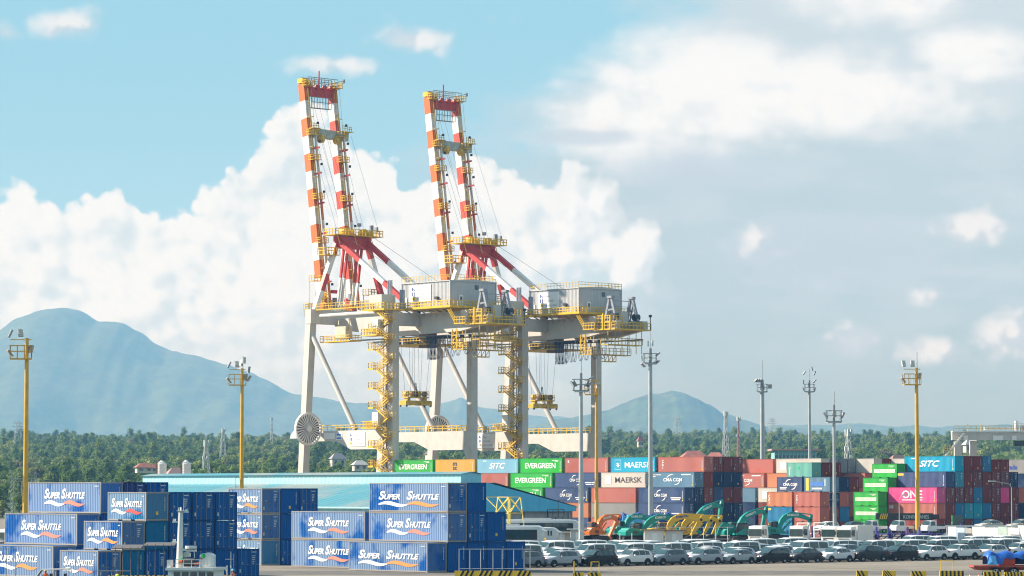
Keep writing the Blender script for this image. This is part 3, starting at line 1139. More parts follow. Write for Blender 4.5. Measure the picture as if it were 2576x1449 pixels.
# right stack of long boxes
cN = corner_at(1075, 308)
blue_stack(cN, L40, 2.896, 'stack beside car lot', [
    (0, 0, 'shuttle_wide_o', 'plain', BLUE), (0, 1, None, 'plain', BLUE2), (0, 2, None, 'plain', BLUE2), (0, 3, None, 'plain', BLUE2), (0, 4, None, 'plain', BLUE2),
    (1, 1, 'shuttle_s', 'door', BLUE), (1, 2, None, 'door', BLUE2), (1, 3, None, 'plain', BLUE2),
    (2, 1, 'shuttle_wide_o', 'door', BLUE), (2, 2, None, 'plain', BLUE2)])

# ------------------------------------------------------------------ the mixed yard behind
MAROON = (0.175, 0.030, 0.024)
MAROON2 = (0.22, 0.042, 0.030)
RED = (0.46, 0.135, 0.095)
ORANGE = (0.54, 0.19, 0.075)
NAVY = (0.010, 0.028, 0.085)
NAVY2 = (0.045, 0.075, 0.17)
GREEN = (0.035, 0.40, 0.045)
YEL = (0.62, 0.36, 0.055)
SKYB = (0.20, 0.45, 0.58)
CYAN = (0.010, 0.30, 0.42)
CYAN2 = (0.008, 0.33, 0.50)
LBLUE = (0.02, 0.17, 0.33)
STEELB = (0.115, 0.22, 0.31)
GREYC = (0.26, 0.25, 0.235)
CREAM = (0.58, 0.54, 0.47)
GREYB = (0.20, 0.23, 0.245)
PINK = (0.72, 0.075, 0.24)
TEAL = (0.02, 0.30, 0.23)
PTEAL = (0.16, 0.42, 0.33)
CNAME = {MAROON: 'dark maroon', MAROON2: 'maroon', RED: 'brick red', ORANGE: 'orange', NAVY: 'navy', NAVY2: 'slate blue', GREEN: 'bright green', YEL: 'yellow', SKYB: 'pale blue', CYAN: 'dull cyan',
         CYAN2: 'cyan', LBLUE: 'mid blue', STEELB: 'grey blue', GREYC: 'grey', CREAM: 'cream', GREYB: 'bluish grey', PINK: 'pink', TEAL: 'teal', PTEAL: 'pale teal'}
G_YARD = 'containers stacked in the yard behind the car lot'
TIER = ['bottom', 'second', 'middle', 'fourth', 'top']
SIDE_TXT = {'evergreen': 'lettered in bold white', 'evergreen_panel': 'with white lettered panel', 'sitc': 'with slanted white letters', 'msc': 'with small black letters', 'maersk_blue': 'with framed white star',
            'maersk_dark': 'with black capitals', 'maersk_white': 'with dark grey capitals', 'cma': 'with small arc emblem', 'cma_big': 'with large arc emblem', 'cma20': 'with arc emblem', 'one': 'with huge white letters',
            'one_small': 'with small corner word', 'k_mark': 'with white corner letter', 'h_mark': 'with one white letter', 'vert_left': 'with upright white letters', 'yellow_band': 'with yellow stripe', 'green_square': 'with green patch',
            'yellow_mark': 'with yellow tag', 'round_mark': 'with round pale spot', 'trade': 'with navy letters', 'plain': 'with plain side'}
_seen_labels = set()


def yard_stack(corner, L, Hh, where, rows, fade=0.12):
    """rows: per tier from the ground, a dict column -> (colour, side kind or None)"""
    for tier, cols in enumerate(rows):
        cols = dict(cols)
        lo = min(cols) if cols else 0
        for c, (colour, side) in sorted(cols.items()):
            front = c == lo
            s = side if front else None
            if front:
                d = '%s container %s, %s row of %s' % (CNAME[colour], SIDE_TXT[s or 'plain'], TIER[tier], where)
            else:
                d = '%s container end, %s from lit face, %s row of %s' % (CNAME[colour], ORD[c - lo - 1], TIER[tier], where)
            container(L, Hh, corner, c, tier * Hh, colour, fade, s, random.choice(['plain', 'plain', 'door']) if L > 7 else 'plain', d, G_YARD, frame_c=tuple(x * .75 for x in colour))


H9 = 2.86
cR = corner_at(1722, 584)
STEP = LX * (-13.0)
B = [cR + STEP * k for k in range(8)]
def cc(*a): return a
m1, m2, rd, nv, gr = (MAROON, None), (MAROON2, None), (RED, None), (NAVY, None), (GREEN, 'evergreen')
yard_stack(B[0], L40, H9, 'stack with tall end wall', [
    {0: (NAVY2, 'cma'), 1: nv, 2: (LBLUE, None), 3: m1, 4: nv, 5: nv},
    {0: (NAVY2, 'cma'), 1: nv, 2: (LBLUE, None), 3: m1, 4: nv, 5: nv},
    {0: (NAVY2, 'cma'), 1: nv, 2: m2, 3: (NAVY2, None), 4: m1, 5: m1},
    {1: (STEELB, 'cma_big'), 2: m2, 3: nv, 4: nv, 5: nv},
    {2: (RED, 'vert_left'), 3: m1, 4: m1, 5: m1}])
yard_stack(B[1], L40, H9, 'stack behind orange excavator', [
    {0: (RED, None), 1: m1}, {0: (GREYC, None), 1: m1}, {0: (RED, None), 1: m1}, {1: (CREAM, 'maersk_dark'), 2: m1}, {2: (CYAN2, 'maersk_blue'), 3: (CYAN2, None)}])
yard_stack(B[2], L40, H9, 'stack behind slim grey mast', [
    {0: (NAVY2, None), 1: m1}, {0: (ORANGE, None), 1: m1}, {0: (NAVY2, 'cma'), 1: nv}, {1: (NAVY2, 'cma'), 2: nv}, {2: (RED, 'k_mark'), 3: m1}])
yard_stack(B[3], L40, H9, 'stack above blue gable', [
    {0: (RED, None)}, {0: (NAVY2, None)}, {0: (GREEN, 'evergreen'), 1: m1}, {1: (GREEN, 'evergreen'), 2: m1}, {2: (GREEN, 'evergreen'), 3: m1}])
yard_stack(B[4], L40, H9, 'stack above gable peak', [
    {0: (RED, None)}, {0: (RED, None)}, {0: (NAVY2, None)}, {1: (RED, 'k_mark'), 2: m1}, {2: (SKYB, 'sitc'), 3: (GREYC, None)}])
yard_stack(B[5], L40, H9, 'stack between stairs and gable', [
    {0: (RED, None)}, {0: (RED, None)}, {0: (RED, None)}, {1: (RED, None), 2: m1}, {2: (YEL, 'msc'), 3: (YEL, None)}])
yard_stack(B[6], L40, H9, 'stack by stair tower', [
    {0: (RED, None)}, {0: (RED, None)}, {0: (NAVY2, None)}, {1: (RED, None)}, {2: (GREEN, 'evergreen'), 3: (GREEN, None)}])

H8 = 2.591
cPa = corner_at(1992.3, 556)
cPb = corner_at(2062.6, 551)
yard_stack(cPa, L20, H8, 'short stack behind excavator', [
    {0: (LBLUE, 'yellow_mark'), 1: m1}, {0: (LBLUE, 'yellow_mark'), 1: m1}, {0: (ORANGE, 'vert_left'), 1: m1}, {1: (NAVY2, 'cma20'), 2: nv}, {2: (PTEAL, 'green_square'), 3: m1, 4: m1}])
yard_stack(cPb, L20, H8, 'short stack by low mast', [
    {0: (RED, 'round_mark'), 1: m2, 2: m2}, {0: (RED, 'round_mark'), 1: m2, 2: (LBLUE, None)}, {0: (RED, 'vert_left'), 1: nv, 2: (RED, None)}, {1: (STEELB, 'yellow_band'), 2: nv, 3: m1}, {}][:4])

cQ = corner_at(2357, 575)
lb, cy, pk = (LBLUE, None), (CYAN, None), (PINK, None)
yard_stack(cQ, L40, H9, 'stack holding pink container', [
    {0: (MAROON2, None), 1: m1, 2: m1, 3: m1, 4: lb, 5: m1, 6: m1, 7: m1, 8: m1},
    {0: (RED, 'one_small'), 1: m1, 2: lb, 3: cy, 4: cy, 5: lb, 6: m1, 7: m1, 8: m1, 9: nv},
    {0: (PINK, 'one'), 1: m1, 2: m1, 3: m1, 4: lb, 5: m1, 6: m1, 7: pk, 8: m1, 9: rd},
    {1: (NAVY2, 'yellow_mark'), 2: cy, 3: m1, 4: m1, 5: m1, 6: m1, 7: m1, 8: nv},
    {2: (CYAN2, 'sitc'), 3: m1, 4: m1, 5: lb}])
# two lower boxes stand beside the top row
for k in (6, 7):
    container(L40, 2.3, cQ, k, 4 * H9, MAROON, .1, None, 'plain', 'low maroon container end, %s of two beside the cyan top row' % ORD[k - 6], G_YARD)
cG = corner_at(2210, 582)
yard_stack(cG, L20, H8, 'green stack', [
    {0: (GREEN, 'evergreen_panel'), 1: m1}, {0: (GREEN, 'evergreen_panel'), 1: m1}, {0: (GREEN, 'evergreen_panel'), 1: m1}, {1: (GREEN, 'evergreen_panel'), 2: m1}, {2: (GREEN, 'evergreen_panel'), 3: m1}])
# rows further back
cO = corner_at(1900, 627)
yard_stack(cO, L40, H9, 'back stack beside maroon wall', [
    {0: (NAVY, None), 1: nv}, {0: (NAVY, None), 1: nv}, {0: (STEELB, None), 1: nv}, {1: (RED, 'cma_big'), 2: m1}, {2: (RED, None), 3: m1}])
cO2 = cO + LX * 13.0
yard_stack(cO2, L40, H9, 'back stack behind teal box', [
    {0: (MAROON, 'h_mark'), 1: m1}, {0: (MAROON, 'h_mark'), 1: m1}, {0: (CREAM, 'maersk_white'), 1: m1}, {1: (ORANGE, 'h_mark'), 2: m1}, {2: (CREAM, 'maersk_white'), 3: (GREYB, None), 4: (GREYB, None), 5: (GREYB, None), 6: (GREYB, None)}])
cO3 = corner_at(2177, 622) - LY * PITCH
yard_stack(cO3, L40, H9, 'back stack beside green stack', [
    {0: (MAROON2, None), 1: m1}, {0: (RED, None), 1: m1}, {0: (RED, None), 1: m1}, {1: (RED, None), 2: m1, 3: (ORANGE, None)}, {2: (CREAM, None), 3: m1}])
cO4 = corner_at(2262, 622) - LY * PITCH
yard_stack(cO4, L40, H9, 'back stack behind green stack', [
    {}, {}, {0: (RED, None)}, {1: (RED, None), 2: m1}, {2: (CREAM, 'maersk_white'), 3: m1}][2:] and [{0: (RED, None)}, {0: (RED, None)}, {0: (RED, None)}, {1: (RED, None)}, {2: (CREAM, 'maersk_white')}])
cW = corner_at(2600, 640)
yard_stack(cW, L40, H9, 'stack past the pink one', [
    {0: (NAVY, None)}, {0: (MAROON, None)}, {0: (RED, None)}, {0: (NAVY, None)}, {0: (GREYC, 'trade')}])

# ================================================================== ship-to-shore cranes
M_CRANE = mat('crane_grey_paint', (0.56, 0.53, 0.49), 0.5, var=0.05, scale=0.6, dirt=(0.36, 0.31, 0.25), dirt_amt=0.45)
M_CRANE_D = mat('crane_steel', (0.25, 0.26, 0.26), 0.6, var=0.2, scale=1.2)
M_VERM = mat('vermilion_paint', (0.66, 0.135, 0.022), 0.5, var=0.10, scale=0.5)
M_VERM_SHADE = mat('vermilion_in_shade', (0.60, 0.075, 0.035), 0.5, var=0.10, scale=0.5)  # vermilion again, redder: shade on the second boom girder put into colour
M_REDPAINT = mat('red_paint', (0.52, 0.05, 0.04), 0.5, var=0.12, scale=0.6)
M_CWHITE = mat('white_paint', (0.74, 0.72, 0.68), 0.5, var=0.05, scale=0.5, dirt=(0.5, 0.46, 0.4), dirt_amt=0.3)
M_CYEL = mat('yellow_paint', (0.72, 0.44, 0.02), 0.5, var=0.12, scale=0.8)
M_OLIVE = mat('yellow_paint_worn', (0.62, 0.40, 0.05), 0.55, var=0.25, scale=1.4)
M_ROPE = mat('wire_rope', (0.06, 0.065, 0.07), 0.5)
M_CLAD = mat('grey_cladding', (0.50, 0.50, 0.51), 0.5, var=0.06, scale=0.5)
M_DARK = mat('dark_machinery', (0.035, 0.038, 0.042), 0.6, var=0.3, scale=2)
M_MGREY = mat('machine_grey', (0.27, 0.29, 0.33), 0.5, var=0.2, scale=1.5)
M_GLASSD = glass_mat('dark_glass', (0.02, 0.035, 0.04))
M_SIGN = mat('white_sign', (0.80, 0.80, 0.79), 0.5, var=0.02)
M_TXTGREY = mat('grey_print', (0.35, 0.36, 0.38), 0.6)
M_TXTBLUE = mat('blue_print_dark', (0.03, 0.05, 0.22), 0.6)
M_BROWN = mat('brown_housing', (0.20, 0.12, 0.08), 0.6, var=0.3, scale=1)


def copy_tree(o, parent=None):
    c = o.copy()
    col.objects.link(c)
    if parent is not None:
        c.parent = parent
    for ch in list(o.children):
        copy_tree(ch, c)
    return c


def flat_text(t, m, width, height, pos, parent, face='-y', name='lettering', bold=.03):
    a, b = text_geo(t, 1.0, 0, bold)
    a = geo_fit(a, width, height)
    o = obj(name, geo_mesh(name, a, b, m), parent)
    o.location = pos
    if face == '+x':
        o.rotation_euler = (0, 0, R(90))
    return o


def sign_board(name, parent, u0, u1, v, z0, z1):
    mb = MB()
    mb.bx(u0, u1, v - .08, v, z0, z1)
    s = mb.build(name, M_SIGN, parent)
    w, h = u1 - u0, z1 - z0
    y = v - .09
    g = MB()
    def q(a, b, c, d, mi):
        g.add([(u0 + a * w, y, z0 + b * h), (u0 + c * w, y, z0 + b * h), (u0 + c * w, y, z0 + d * h), (u0 + a * w, y, z0 + d * h)], [(0, 1, 2, 3)], mi)
    q(.13, .12, .27, .30, 1)
    for a in (.11, .20):
        q(a, .38, a + .05, .60, 0)
    g.add([(u0 + .12 * w, y, z0 + .68 * h), (u0 + .17 * w, y, z0 + .68 * h), (u0 + .17 * w, y, z0 + .88 * h), (u0 + .12 * w, y, z0 + .88 * h)], [(0, 1, 2, 3)], 0)
    g.add([(u0 + .17 * w, y, z0 + .78 * h), (u0 + .24 * w, y, z0 + .66 * h), (u0 + .27 * w, y, z0 + .70 * h), (u0 + .20 * w, y, z0 + .80 * h)], [(0, 1, 2, 3)], 0)
    st = star(u0 + .20 * w, z0 + .21 * h, .05 * w, 5)
    g.add([(p[0], y - .005, p[2]) for p in st[0]], st[1], 0)
    g.build('logo', [M_TXTBLUE, M_YELLOWP], s)
    for k, t in enumerate(('Asian', 'Terminals', 'Incorporated')):
        a, b = text_geo(t, 1.0, 0, .01)
        hh = .15 * h
        x0 = min(p[0] for p in a)
        kk = hh / .72
        a = [((p[0] - x0) * kk * .95 + u0 + .34 * w, y, p[2] * kk + z0 + (.70 - .28 * k) * h) for p in a]
        obj('lettering', geo_mesh('lettering', a, b, M_TXTGREY), s)
    return s


CS = 681 / 667


def make_crane(label):
    root = thing('ship_to_shore_crane', label, 'crane', at(757, 681, 0), YAW, 'ship to shore cranes on the quay')
    root.scale = (CS, CS, CS)
    W2 = 21.0
    P = lambda name, mb, m, par=None: mb.build(name, m, par or root)
    # portal legs and bogies
    for v in (0, W2):
        a = MB(); a.bar((0, v, 1.6), (3.3, v, 45.6), 1.6, 1.7); P('leg', a, M_CRANE)
        a = MB(); a.bar((30.5, v, 1.6), (30.5, v, 44.4), 1.7, 1.5); P('leg', a, M_CRANE)
        for u in (0, 30.5):
            b = MB(); b.bx(u - .7, u + .7, v - 4.5, v + 4.5, .6, 1.7)
            for k in range(6):
                b.tube((u - .5, v - 3.8 + k * 1.5, .42), (u + .5, v - 3.8 + k * 1.5, .42), .4, 10)
            P('bogie', b, M_CRANE_D)
        # sill beam with deeper landside haunch
        s = MB(); s.prism([(.4, 20.2), (29.9, 20.2), (29.9, 12.5), (28.6, 16.3), (17.5, 16.3), (12.5, 18.1), (.2, 18.1)], v - .65, v + .65)
        sb = P('sill_beam', s, M_CRANE)
        r = MB(); r.rail([(2.0, v - .6, 20.2), (29.4, v - .6, 20.2)], 1.15, .09, 1.5); r.rail([(2.0, v + .6, 20.2), (29.4, v + .6, 20.2)], 1.15, .09, 1.5)
        P('handrail', r, M_CYEL, sb)
        if v == 0:
            sign_board('sign', sb, 16.6, 22.2, v - .66, 16.9, 19.9)
            q = MB(); q.bx(8.6, 12.2, v - .72, v - .66, 18.5, 19.8); P('notice_panel', q, M_SIGN, sb)
            q = MB(); q.bx(12.7, 14.6, v - .72, v - .66, 18.3, 19.8); q.bx(12.9, 14.4, v - .76, v - .72, 19.2, 19.6, 1); q.bx(12.9, 14.4, v - .76, v - .72, 18.5, 18.8, 1)
            mb_p = P('notice_panel', q, [M_SIGN, mat('blue_panel_print', (.05, .2, .55), .6)], sb)
        # long diagonal tube
        d = MB(); d.tube((3.0, v, 41.2), (18.2, v, 20.4), .55, 12); P('diagonal_brace', d, M_CRANE)
        d = MB(); d.tube((6.5, v, 44.2), (27.5, v, 44.2), .42, 10); P('tie_tube', d, M_CRANE)
    c = MB(); c.bar((3.3, -.9, 44.2), (3.3, W2 + .9, 44.2), 1.9, 3.0); P('cross_beam', c, M_CRANE)
    c = MB(); c.bar((30.5, -.9, 42.6), (30.5, W2 + .9, 42.6), 1.7, 2.6); P('cross_beam', c, M_CRANE)
    c = MB(); c.bar((0.1, .8, 3.4), (0.1, W2 - .8, 3.4), 1.2, 1.6); P('cross_beam', c, M_CRANE)
    # upper rails along the cross beam and the girder
    r = MB(); r.rail([(2.3, -.8, 45.7), (2.3, W2, 45.7)], 1.1, .09, 1.8); r.rail([(4.4, .5, 45.7), (22, .5, 45.7)], 1.1, .09, 1.6); P('handrail', r, M_OLIVE)
    w = MB(); w.bx(4.4, 24, .2, 1.5, 45.45, 45.65); P('walkway', w, M_CYEL)
    # main girders
    for v in (7.0, 14.7):
        g = MB(); g.prism([(3, 43.9), (24, 43.9), (46, 43.9), (48, 43.2), (52.4, 43.0), (52.4, 41.2), (44, 39.9), (24, 39.5), (8, 41.2), (3, 42.4)], v - .6, v + .6)
        P('main_girder', g, M_CRANE)
        g = MB(); g.bx(4, 52, v - .5, v - .3, 39.0, 39.3); P('trolley_rail', g, M_CRANE_D)
    # underside lower flange ledge of the trolley girder
    # raised boom
    b0, b1 = Vector((-1.6, 0, 45.2)), Vector((-9.0, 0, 95.0))
    ax = (b1 - b0).normalized()
    nrm = Vector((ax.z, 0, -ax.x))     # towards the land side
    for v in (7.0, 14.7):
        g = MB(); g.bands(b0 + Vector((0, v, 0)), b1 + Vector((0, v, 0)), 1.3, 2.0, 13)
        bg = P('boom_girder', g, [M_VERM if v < 10 else M_VERM_SHADE, M_CWHITE])
        # rail and pipe fixed along the landward face
        g = MB()
        for k, (t0, t1, mi) in enumerate(((0.02, .22, 0), (.22, .40, 1), (.40, .52, 0), (.52, .80, 1))):
            p, q = b0.lerp(b1, t0), b0.lerp(b1, t1)
            g.bar(p + nrm * 1.45 + Vector((0, v + .95, 0)), q + nrm * 1.45 + Vector((0, v + .95, 0)), .36, .44, mi)
        P('trolley_rail', g, [M_VERM, M_CWHITE], bg)
        g = MB()
        for t in (.13, .34, .47, .60, .71):
            p = b0.lerp(b1, t) + Vector((0, v, 0))
            g.bar(p + nrm * .6, p + nrm * 2.9 + Vector((0, .6, 0)), .25, .35, 0)
        P('rail_bracket', g, [M_REDPAINT], bg)
        l = MB()
        for sy in (-.3, .3):
            l.bar(b0.lerp(b1, .02) + nrm * 1.15 + Vector((0, v + sy, 0)), b0.lerp(b1, .99) + nrm * 1.15 + Vector((0, v + sy, 0)), .06)
        for k in range(64):
            p = b0.lerp(b1, .02 + .97 * k / 63) + nrm * 1.15 + Vector((0, v, 0))
            l.bar(p + Vector((0, -.3, 0)), p + Vector((0, .3, 0)), .05)
        for k in range(8):
            p = b0.lerp(b1, .06 + .92 * k / 7) + nrm * 1.2 + Vector((0, v, 0))
            l.bar(p + Vector((0, -.55, 0)), p + Vector((0, -.55, 0)) + nrm * .8, .09)
            l.bar(p + Vector((0, -.55, 0)) + nrm * .8, p + Vector((0, .55, 0)) + nrm * .8, .09)
            l.bar(p + Vector((0, .55, 0)) + nrm * .8, p + Vector((0, .55, 0)), .09)
        for sy in (-.5, .5):
            l.bar(b0.lerp(b1, .06) + nrm * 1.98 + Vector((0, v + sy, 0)), b0.lerp(b1, .98) + nrm * 1.98 + Vector((0, v + sy, 0)), .045)
        P('caged_ladder', l, M_OLIVE, bg)
        for t in (.12, .25, .38, .52, .64, .74, .82):
            f = MB(); p = b0.lerp(b1, t) + nrm * 2.3 + Vector((0, v + 1.25, 0)); f.box(p, (.4, .36, .5))
            P('floodlight', f, M_DARK, bg)
        for t in (.03, .30, .49, .66, .77, .985):
            pl = MB(); p = b0.lerp(b1, t) + Vector((0, v, 0)) + nrm * 1.7
            pl.box(p, (1.5, 2.3, .12)); pl.rail([p + Vector((-.7, -1.1, 0)), p + Vector((.7, -1.1, 0)), p + Vector((.7, 1.1, 0)), p + Vector((-.7, 1.1, 0))], 1.1, .09, .8)
            P('boom_platform', pl, M_CYEL, bg)
    tip = b1
    m_ = MB(); m_.bar(tip + Vector((.3, 6.4, -1.6)), tip + Vector((.3, 15.3, -1.6)), 1.5, 1.9)
    for k in range(4):
        m_.tube(tip + Vector((.9, 8 + k * 1.9, -.5)), tip + Vector((1.5, 8 + k * 1.9, -.5)), .55, 10)
    tb = P('boom_tip_beam', m_, M_REDPAINT)
    r = MB()
    r.rail([tip + Vector((1.6, 7, -.5)), tip + Vector((1.6, 15.2, -.5))], 1.9, .11, .95); r.rail([tip + Vector((-.6, 7, -.5)), tip + Vector((-.6, 15.2, -.5))], 1.9, .11, .95)
    P('guard_rail', r, M_CRANE_D, tb)
    r = MB()
    r.rail([tip + Vector((1.9, 7.8, -5.2)), tip + Vector((1.9, 13.2, -5.2))], 2.3, .11, .8)
    r.bar(tip + Vector((1.4, 7.6, -5.2)), tip + Vector((1.4, 13.3, -5.2)), .9, .12)
    P('guard_rail', r, M_CRANE_D, tb)
    r = MB(); r.box(tip + Vector((0, 6.9, .6)), (1.9, 1.5, 1.0)); r.rail([tip + Vector((.9, 6.2, -.6)), tip + Vector((.9, 7.8, -.6))], 1.1, .1, .7); P('yellow_box', r, M_CYEL, tb)
    r = MB(); r.tube(tip + Vector((.4, 11.0, -1.5)), tip + Vector((.4, 11.0, 3.1)), .14, 6); P('antenna', r, M_REDPAINT, tb)
    r = MB(); r.bar(tip + Vector((.4, 15.0, .8)), tip + Vector((.4, 17.6, 1.5)), .12); r.box(tip + Vector((.4, 17.7, 1.4)), (.5, .4, .8)); P('beacon_arm', r, M_CRANE_D, tb)
    md = b0.lerp(b1, .785)
    m_ = MB(); m_.bar(md + Vector((1.0, 7.2, 0)), md + Vector((1.0, 16.9, -.3)), 1.4, 1.9); P('boom_cross_beam', m_, mat('greyed_paint', (.40, .42, .37), .6, var=.2, scale=1.2, dirt=(.22, .2, .12), dirt_amt=.6))
    for y in (9.3, 13.6):
        s_ = MB(); s_.tube(md + Vector((1.2, y, -1.2)), md + Vector((2.0, y + .2, -1.2)), .95, 14); s_.tube(md + Vector((2.0, y, -1.2)), md + Vector((2.3, y, -1.2)), .5, 10); P('sheave', s_, M_OLIVE)
    r = MB(); r.rail([md + Vector((1.8, 6.6, .9)), md + Vector((1.8, 8.6, .9))], 1.1, .1, .6); r.rail([md + Vector((1.8, 15.2, .9)), md + Vector((1.8, 17.6, .7))], 1.1, .1, .6); r.box(md + Vector((1.8, 7.6, .9)), (1.4, 2.2, .12)); r.box(md + Vector((1.8, 16.4, .7)), (1.4, 2.4, .12)); P('boom_platform', r, M_CYEL)
    # pylon: apex beam, front legs, back stays, folded links
    AU, AZ = 3.2, 60.7
    a = MB(); a.bar((AU, 6.4, AZ), (AU, 15.4, AZ), 1.5, 1.5); a.bar((AU, 6.8, AZ - 1.2), (AU, 15.0, AZ - 1.2), 1.1, 1.2); apex = P('apex_beam', a, M_REDPAINT)
    r = MB(); r.bx(AU - 2.0, AU + 2.2, 4.6, 17.6, AZ + .9, AZ + 1.06)
    r.rail([(AU + 2.1, 4.7, AZ + 1), (AU + 2.1, 17.5, AZ + 1), (AU - 1.9, 17.5, AZ + 1)], 1.25, .12, .9); r.rail([(AU - 1.9, 4.7, AZ + 1), (AU + 2.1, 4.7, AZ + 1)], 1.25, .12, .9)
    for y in (5.2, 9.8, 14.2):
        r.bar((AU + 1.9, y + .9, AZ - 1.0), (AU + 2.1, y, AZ + .9), .12)
    P('apex_platform', r, M_CYEL, apex)
    for y in (8.6, 13.8):
        r = MB(); r.tube((AU - .8, y, AZ + 1.8), (AU + .8, y, AZ + 1.8), .8, 12); r.box((AU + .9, y + 1.2, AZ + 1.6), (1.2, 1.0, 1.1)); P('sheave', r, M_CYEL, apex)
    for bp, bs in (((AU + .5, 12.4, AZ + 3.4), (.7, .6, .7)), ((AU + .6, 15.6, AZ + 2.8), (.9, .5, 1.3)), ((AU + .6, 16.9, AZ + 2.6), (.9, .5, 1.1))):
        r = MB(); r.box(bp, bs); P('control_box', r, M_MGREY, apex)
    r = MB(); r.rail([(AU - 1.8, 3.0, AZ - 3.2), (AU + 1.0, 3.0, AZ - 3.2), (AU + 1.0, 6.8, AZ - 3.2)], 1.4, .12, .8); r.box((AU - .4, 4.9, AZ - 3.3), (2.8, 4.0, .14)); P('apex_platform', r, M_CYEL, apex)
    def banded(name, p, q, w, h, cuts):
        g = MB(); p, q = Vector(p), Vector(q)
        for k, (t0, t1) in enumerate(zip(cuts[:-1], cuts[1:])):
            g.bar(p.lerp(q, t0), p.lerp(q, t1), w, h, k % 2)
        return P(name, g, [M_REDPAINT, M_CWHITE])
    banded('front_leg', (AU, 6.9, AZ - .3), (3.3, .9, 45.6), 1.0, 1.0, (0, .20, .48, .72, 1))
    banded('front_leg', (AU, 14.9, AZ - .3), (3.3, 20.1, 45.6), 1.0, 1.0, (0, .22, .48, .74, 1))
    banded('back_stay', (AU + .3, 7.0, AZ - .2), (30.0, 7.0, 43.9), .85, 1.0, (0, .28, .58, .86, 1))
    banded('back_stay', (AU + .3, 14.7, AZ - .2), (30.0, 14.7, 43.9), .85, 1.0, (0, .28, .62, .86, 1))
    for y in (8.6, 9.6, 12.4, 13.4):
        banded('folded_link', (AU + .2, y, AZ - 1), (1.2, y, 47.2), .42, .5, (0, .55, 1) if y < 11 else (0, .62, 1))
    # machinery about the boom foot
    r = MB()
    for k, (u, y, z) in enumerate(((-1.2, 3.2, 46.0), (.6, 5.0, 48.5), (.2, 11.0, 46.0), (.6, 16.9, 46.5), (1.4, 17.2, 49.5), (.2, 3.6, 52.0))):
        r.box((u, y, z), (2.0, 2.6, .12)); r.rail([(u - .9, y - 1.2, z), (u + .9, y - 1.2, z), (u + .9, y + 1.2, z), (u - .9, y + 1.2, z)], 1.2, .1, .8)
        r.bar((u + .8, y + 1.1, 44.5), (u + .8, y + 1.1, z), .12)
        r.bar((u - .8, y - 1.1, 44.5), (u - .8, y - 1.1, z), .12)
    for y in (10.6, 11.4):
        r.bar((.4, y, 44.6), (.4, y, 52.5), .12)
    for k in range(15):
        r.bar((.4, 10.6, 44.8 + k * .5), (.4, 11.4, 44.8 + k * .5), .08)
    P('boom_foot_platform', r, M_CYEL)
    for bp, bs in (((13.2, 8.4, 46.4), (1.8, 2.4, 2.3)), ((-.6, 9.3, 47.6), (.8, .8, 2.2)), ((-.2, 13.0, 49.0), (.7, .7, 1.4))):
        r = MB(); r.box(bp, bs); P('control_box', r, M_MGREY)
    r = MB(); r.tube((-.8, 8.5, 50), (-.8, 10.1, 50), .38, 8); r.tube((-.8, 12.2, 48.2), (-.8, 13.4, 48.2), .45, 8); P('hinge_drum', r, M_REDPAINT)
    # water-side maintenance cradle under the cross beam
    r = MB(); r.bx(5.0, 15.0, 1.0, 4.0, 38.7, 38.9); r.rail([(5, 1, 38.9), (15, 1, 38.9), (15, 4, 38.9), (5, 4, 38.9), (5, 1, 38.9)], 1.1, .09, 1.0); P('cradle', r, M_CYEL)
    r = MB(); r.box((11.2, 2.4, 40.6), (3.4, 1.8, 2.6)); r.bar((9.5, 2.4, 41), (9.5, 2.4, 43.5), .2); r.bar((13, 2.4, 41), (13, 2.4, 43.5), .2); P('cable_drum_house', r, mat('cream_housing', (.55, .50, .38), .6, var=.15, scale=1))
    # machinery house
    hu0, hu1, hv0, hv1, hz0, hz1 = 28.2, 43.5, 4.0, 16.2, 44.9, 49.9
    h = MB()
    ring = [(hu0, hv0), (hu1, hv0), (hu1, hv1), (hu0, hv1)]
    prof = []
    for (a, b) in zip(ring, ring[1:] + ring[:1]):      # ribbed cladding all round
        a, b = Vector(a), Vector(b)
        n = max(2, round((b - a).length / .42)) ; t = (b - a).normalized(); nn = Vector((t.y, -t.x))
        for k in range(n):
            p = a.lerp(b, k / n)
            q = a.lerp(b, (k + .5) / n)
            prof += [p, p.lerp(q, .8) , q + nn * -.06, q.lerp(a.lerp(b, (k + 1) / n), .8) + nn * -.06]
    n = len(prof)
    vs = [(p.x, p.y, hz0) for p in prof] + [(p.x, p.y, hz1) for p in prof]
    h.add(vs, [(k, (k + 1) % n, n + (k + 1) % n, n + k) for k in range(n)])
    h.prism([(hv0 - .15, hz1), (hv1 + .15, hz1), (hv1 + .15, hz1 + .18), ((hv0 + hv1) / 2, hz1 + .55), (hv0 - .15, hz1 + .18)], hu0 - .15, hu1 + .15, 1, 'x')
    for (u, v) in ring:
        h.bx(u - .10, u + .10, v - .10, v + .10, hz0, hz1 + .02, 1)
    house = P('machinery_house', h, [M_CLAD, mat('cladding_trim', (.48, .48, .47), .5)])
    r = MB(); z = hz1 + .2
    r.rail([(hu0, hv0, z), (hu1, hv0, z), (hu1, hv1, z), (hu0, hv1, z)], 1.15, .07, .95); P('roof_rail', r, M_OLIVE, house)
    sign_board('sign', house, hu0 + 2.6, hu0 + 9.4, hv0 - .02, 46.0, 49.5)
    d = MB(); d.bx(hu1 + .01, hu1 + .10, hv0 + 2.3, hv0 + 3.4, hz0, hz0 + 2.3); P('door', d, M_SIGN, house)
    d = MB(); d.bx(hu1 + .10, hu1 + .13, hv0 + 2.6, hv0 + 3.1, hz0 + 1.0, hz0 + 1.95); P('door_window', d, M_GLASSD, house)
    d = MB(); d.bx(hu0 + 1.0, hu0 + 1.8, hv0 - .10, hv0 - .01, hz0, hz0 + 2.1); P('door', d, M_SIGN, house)
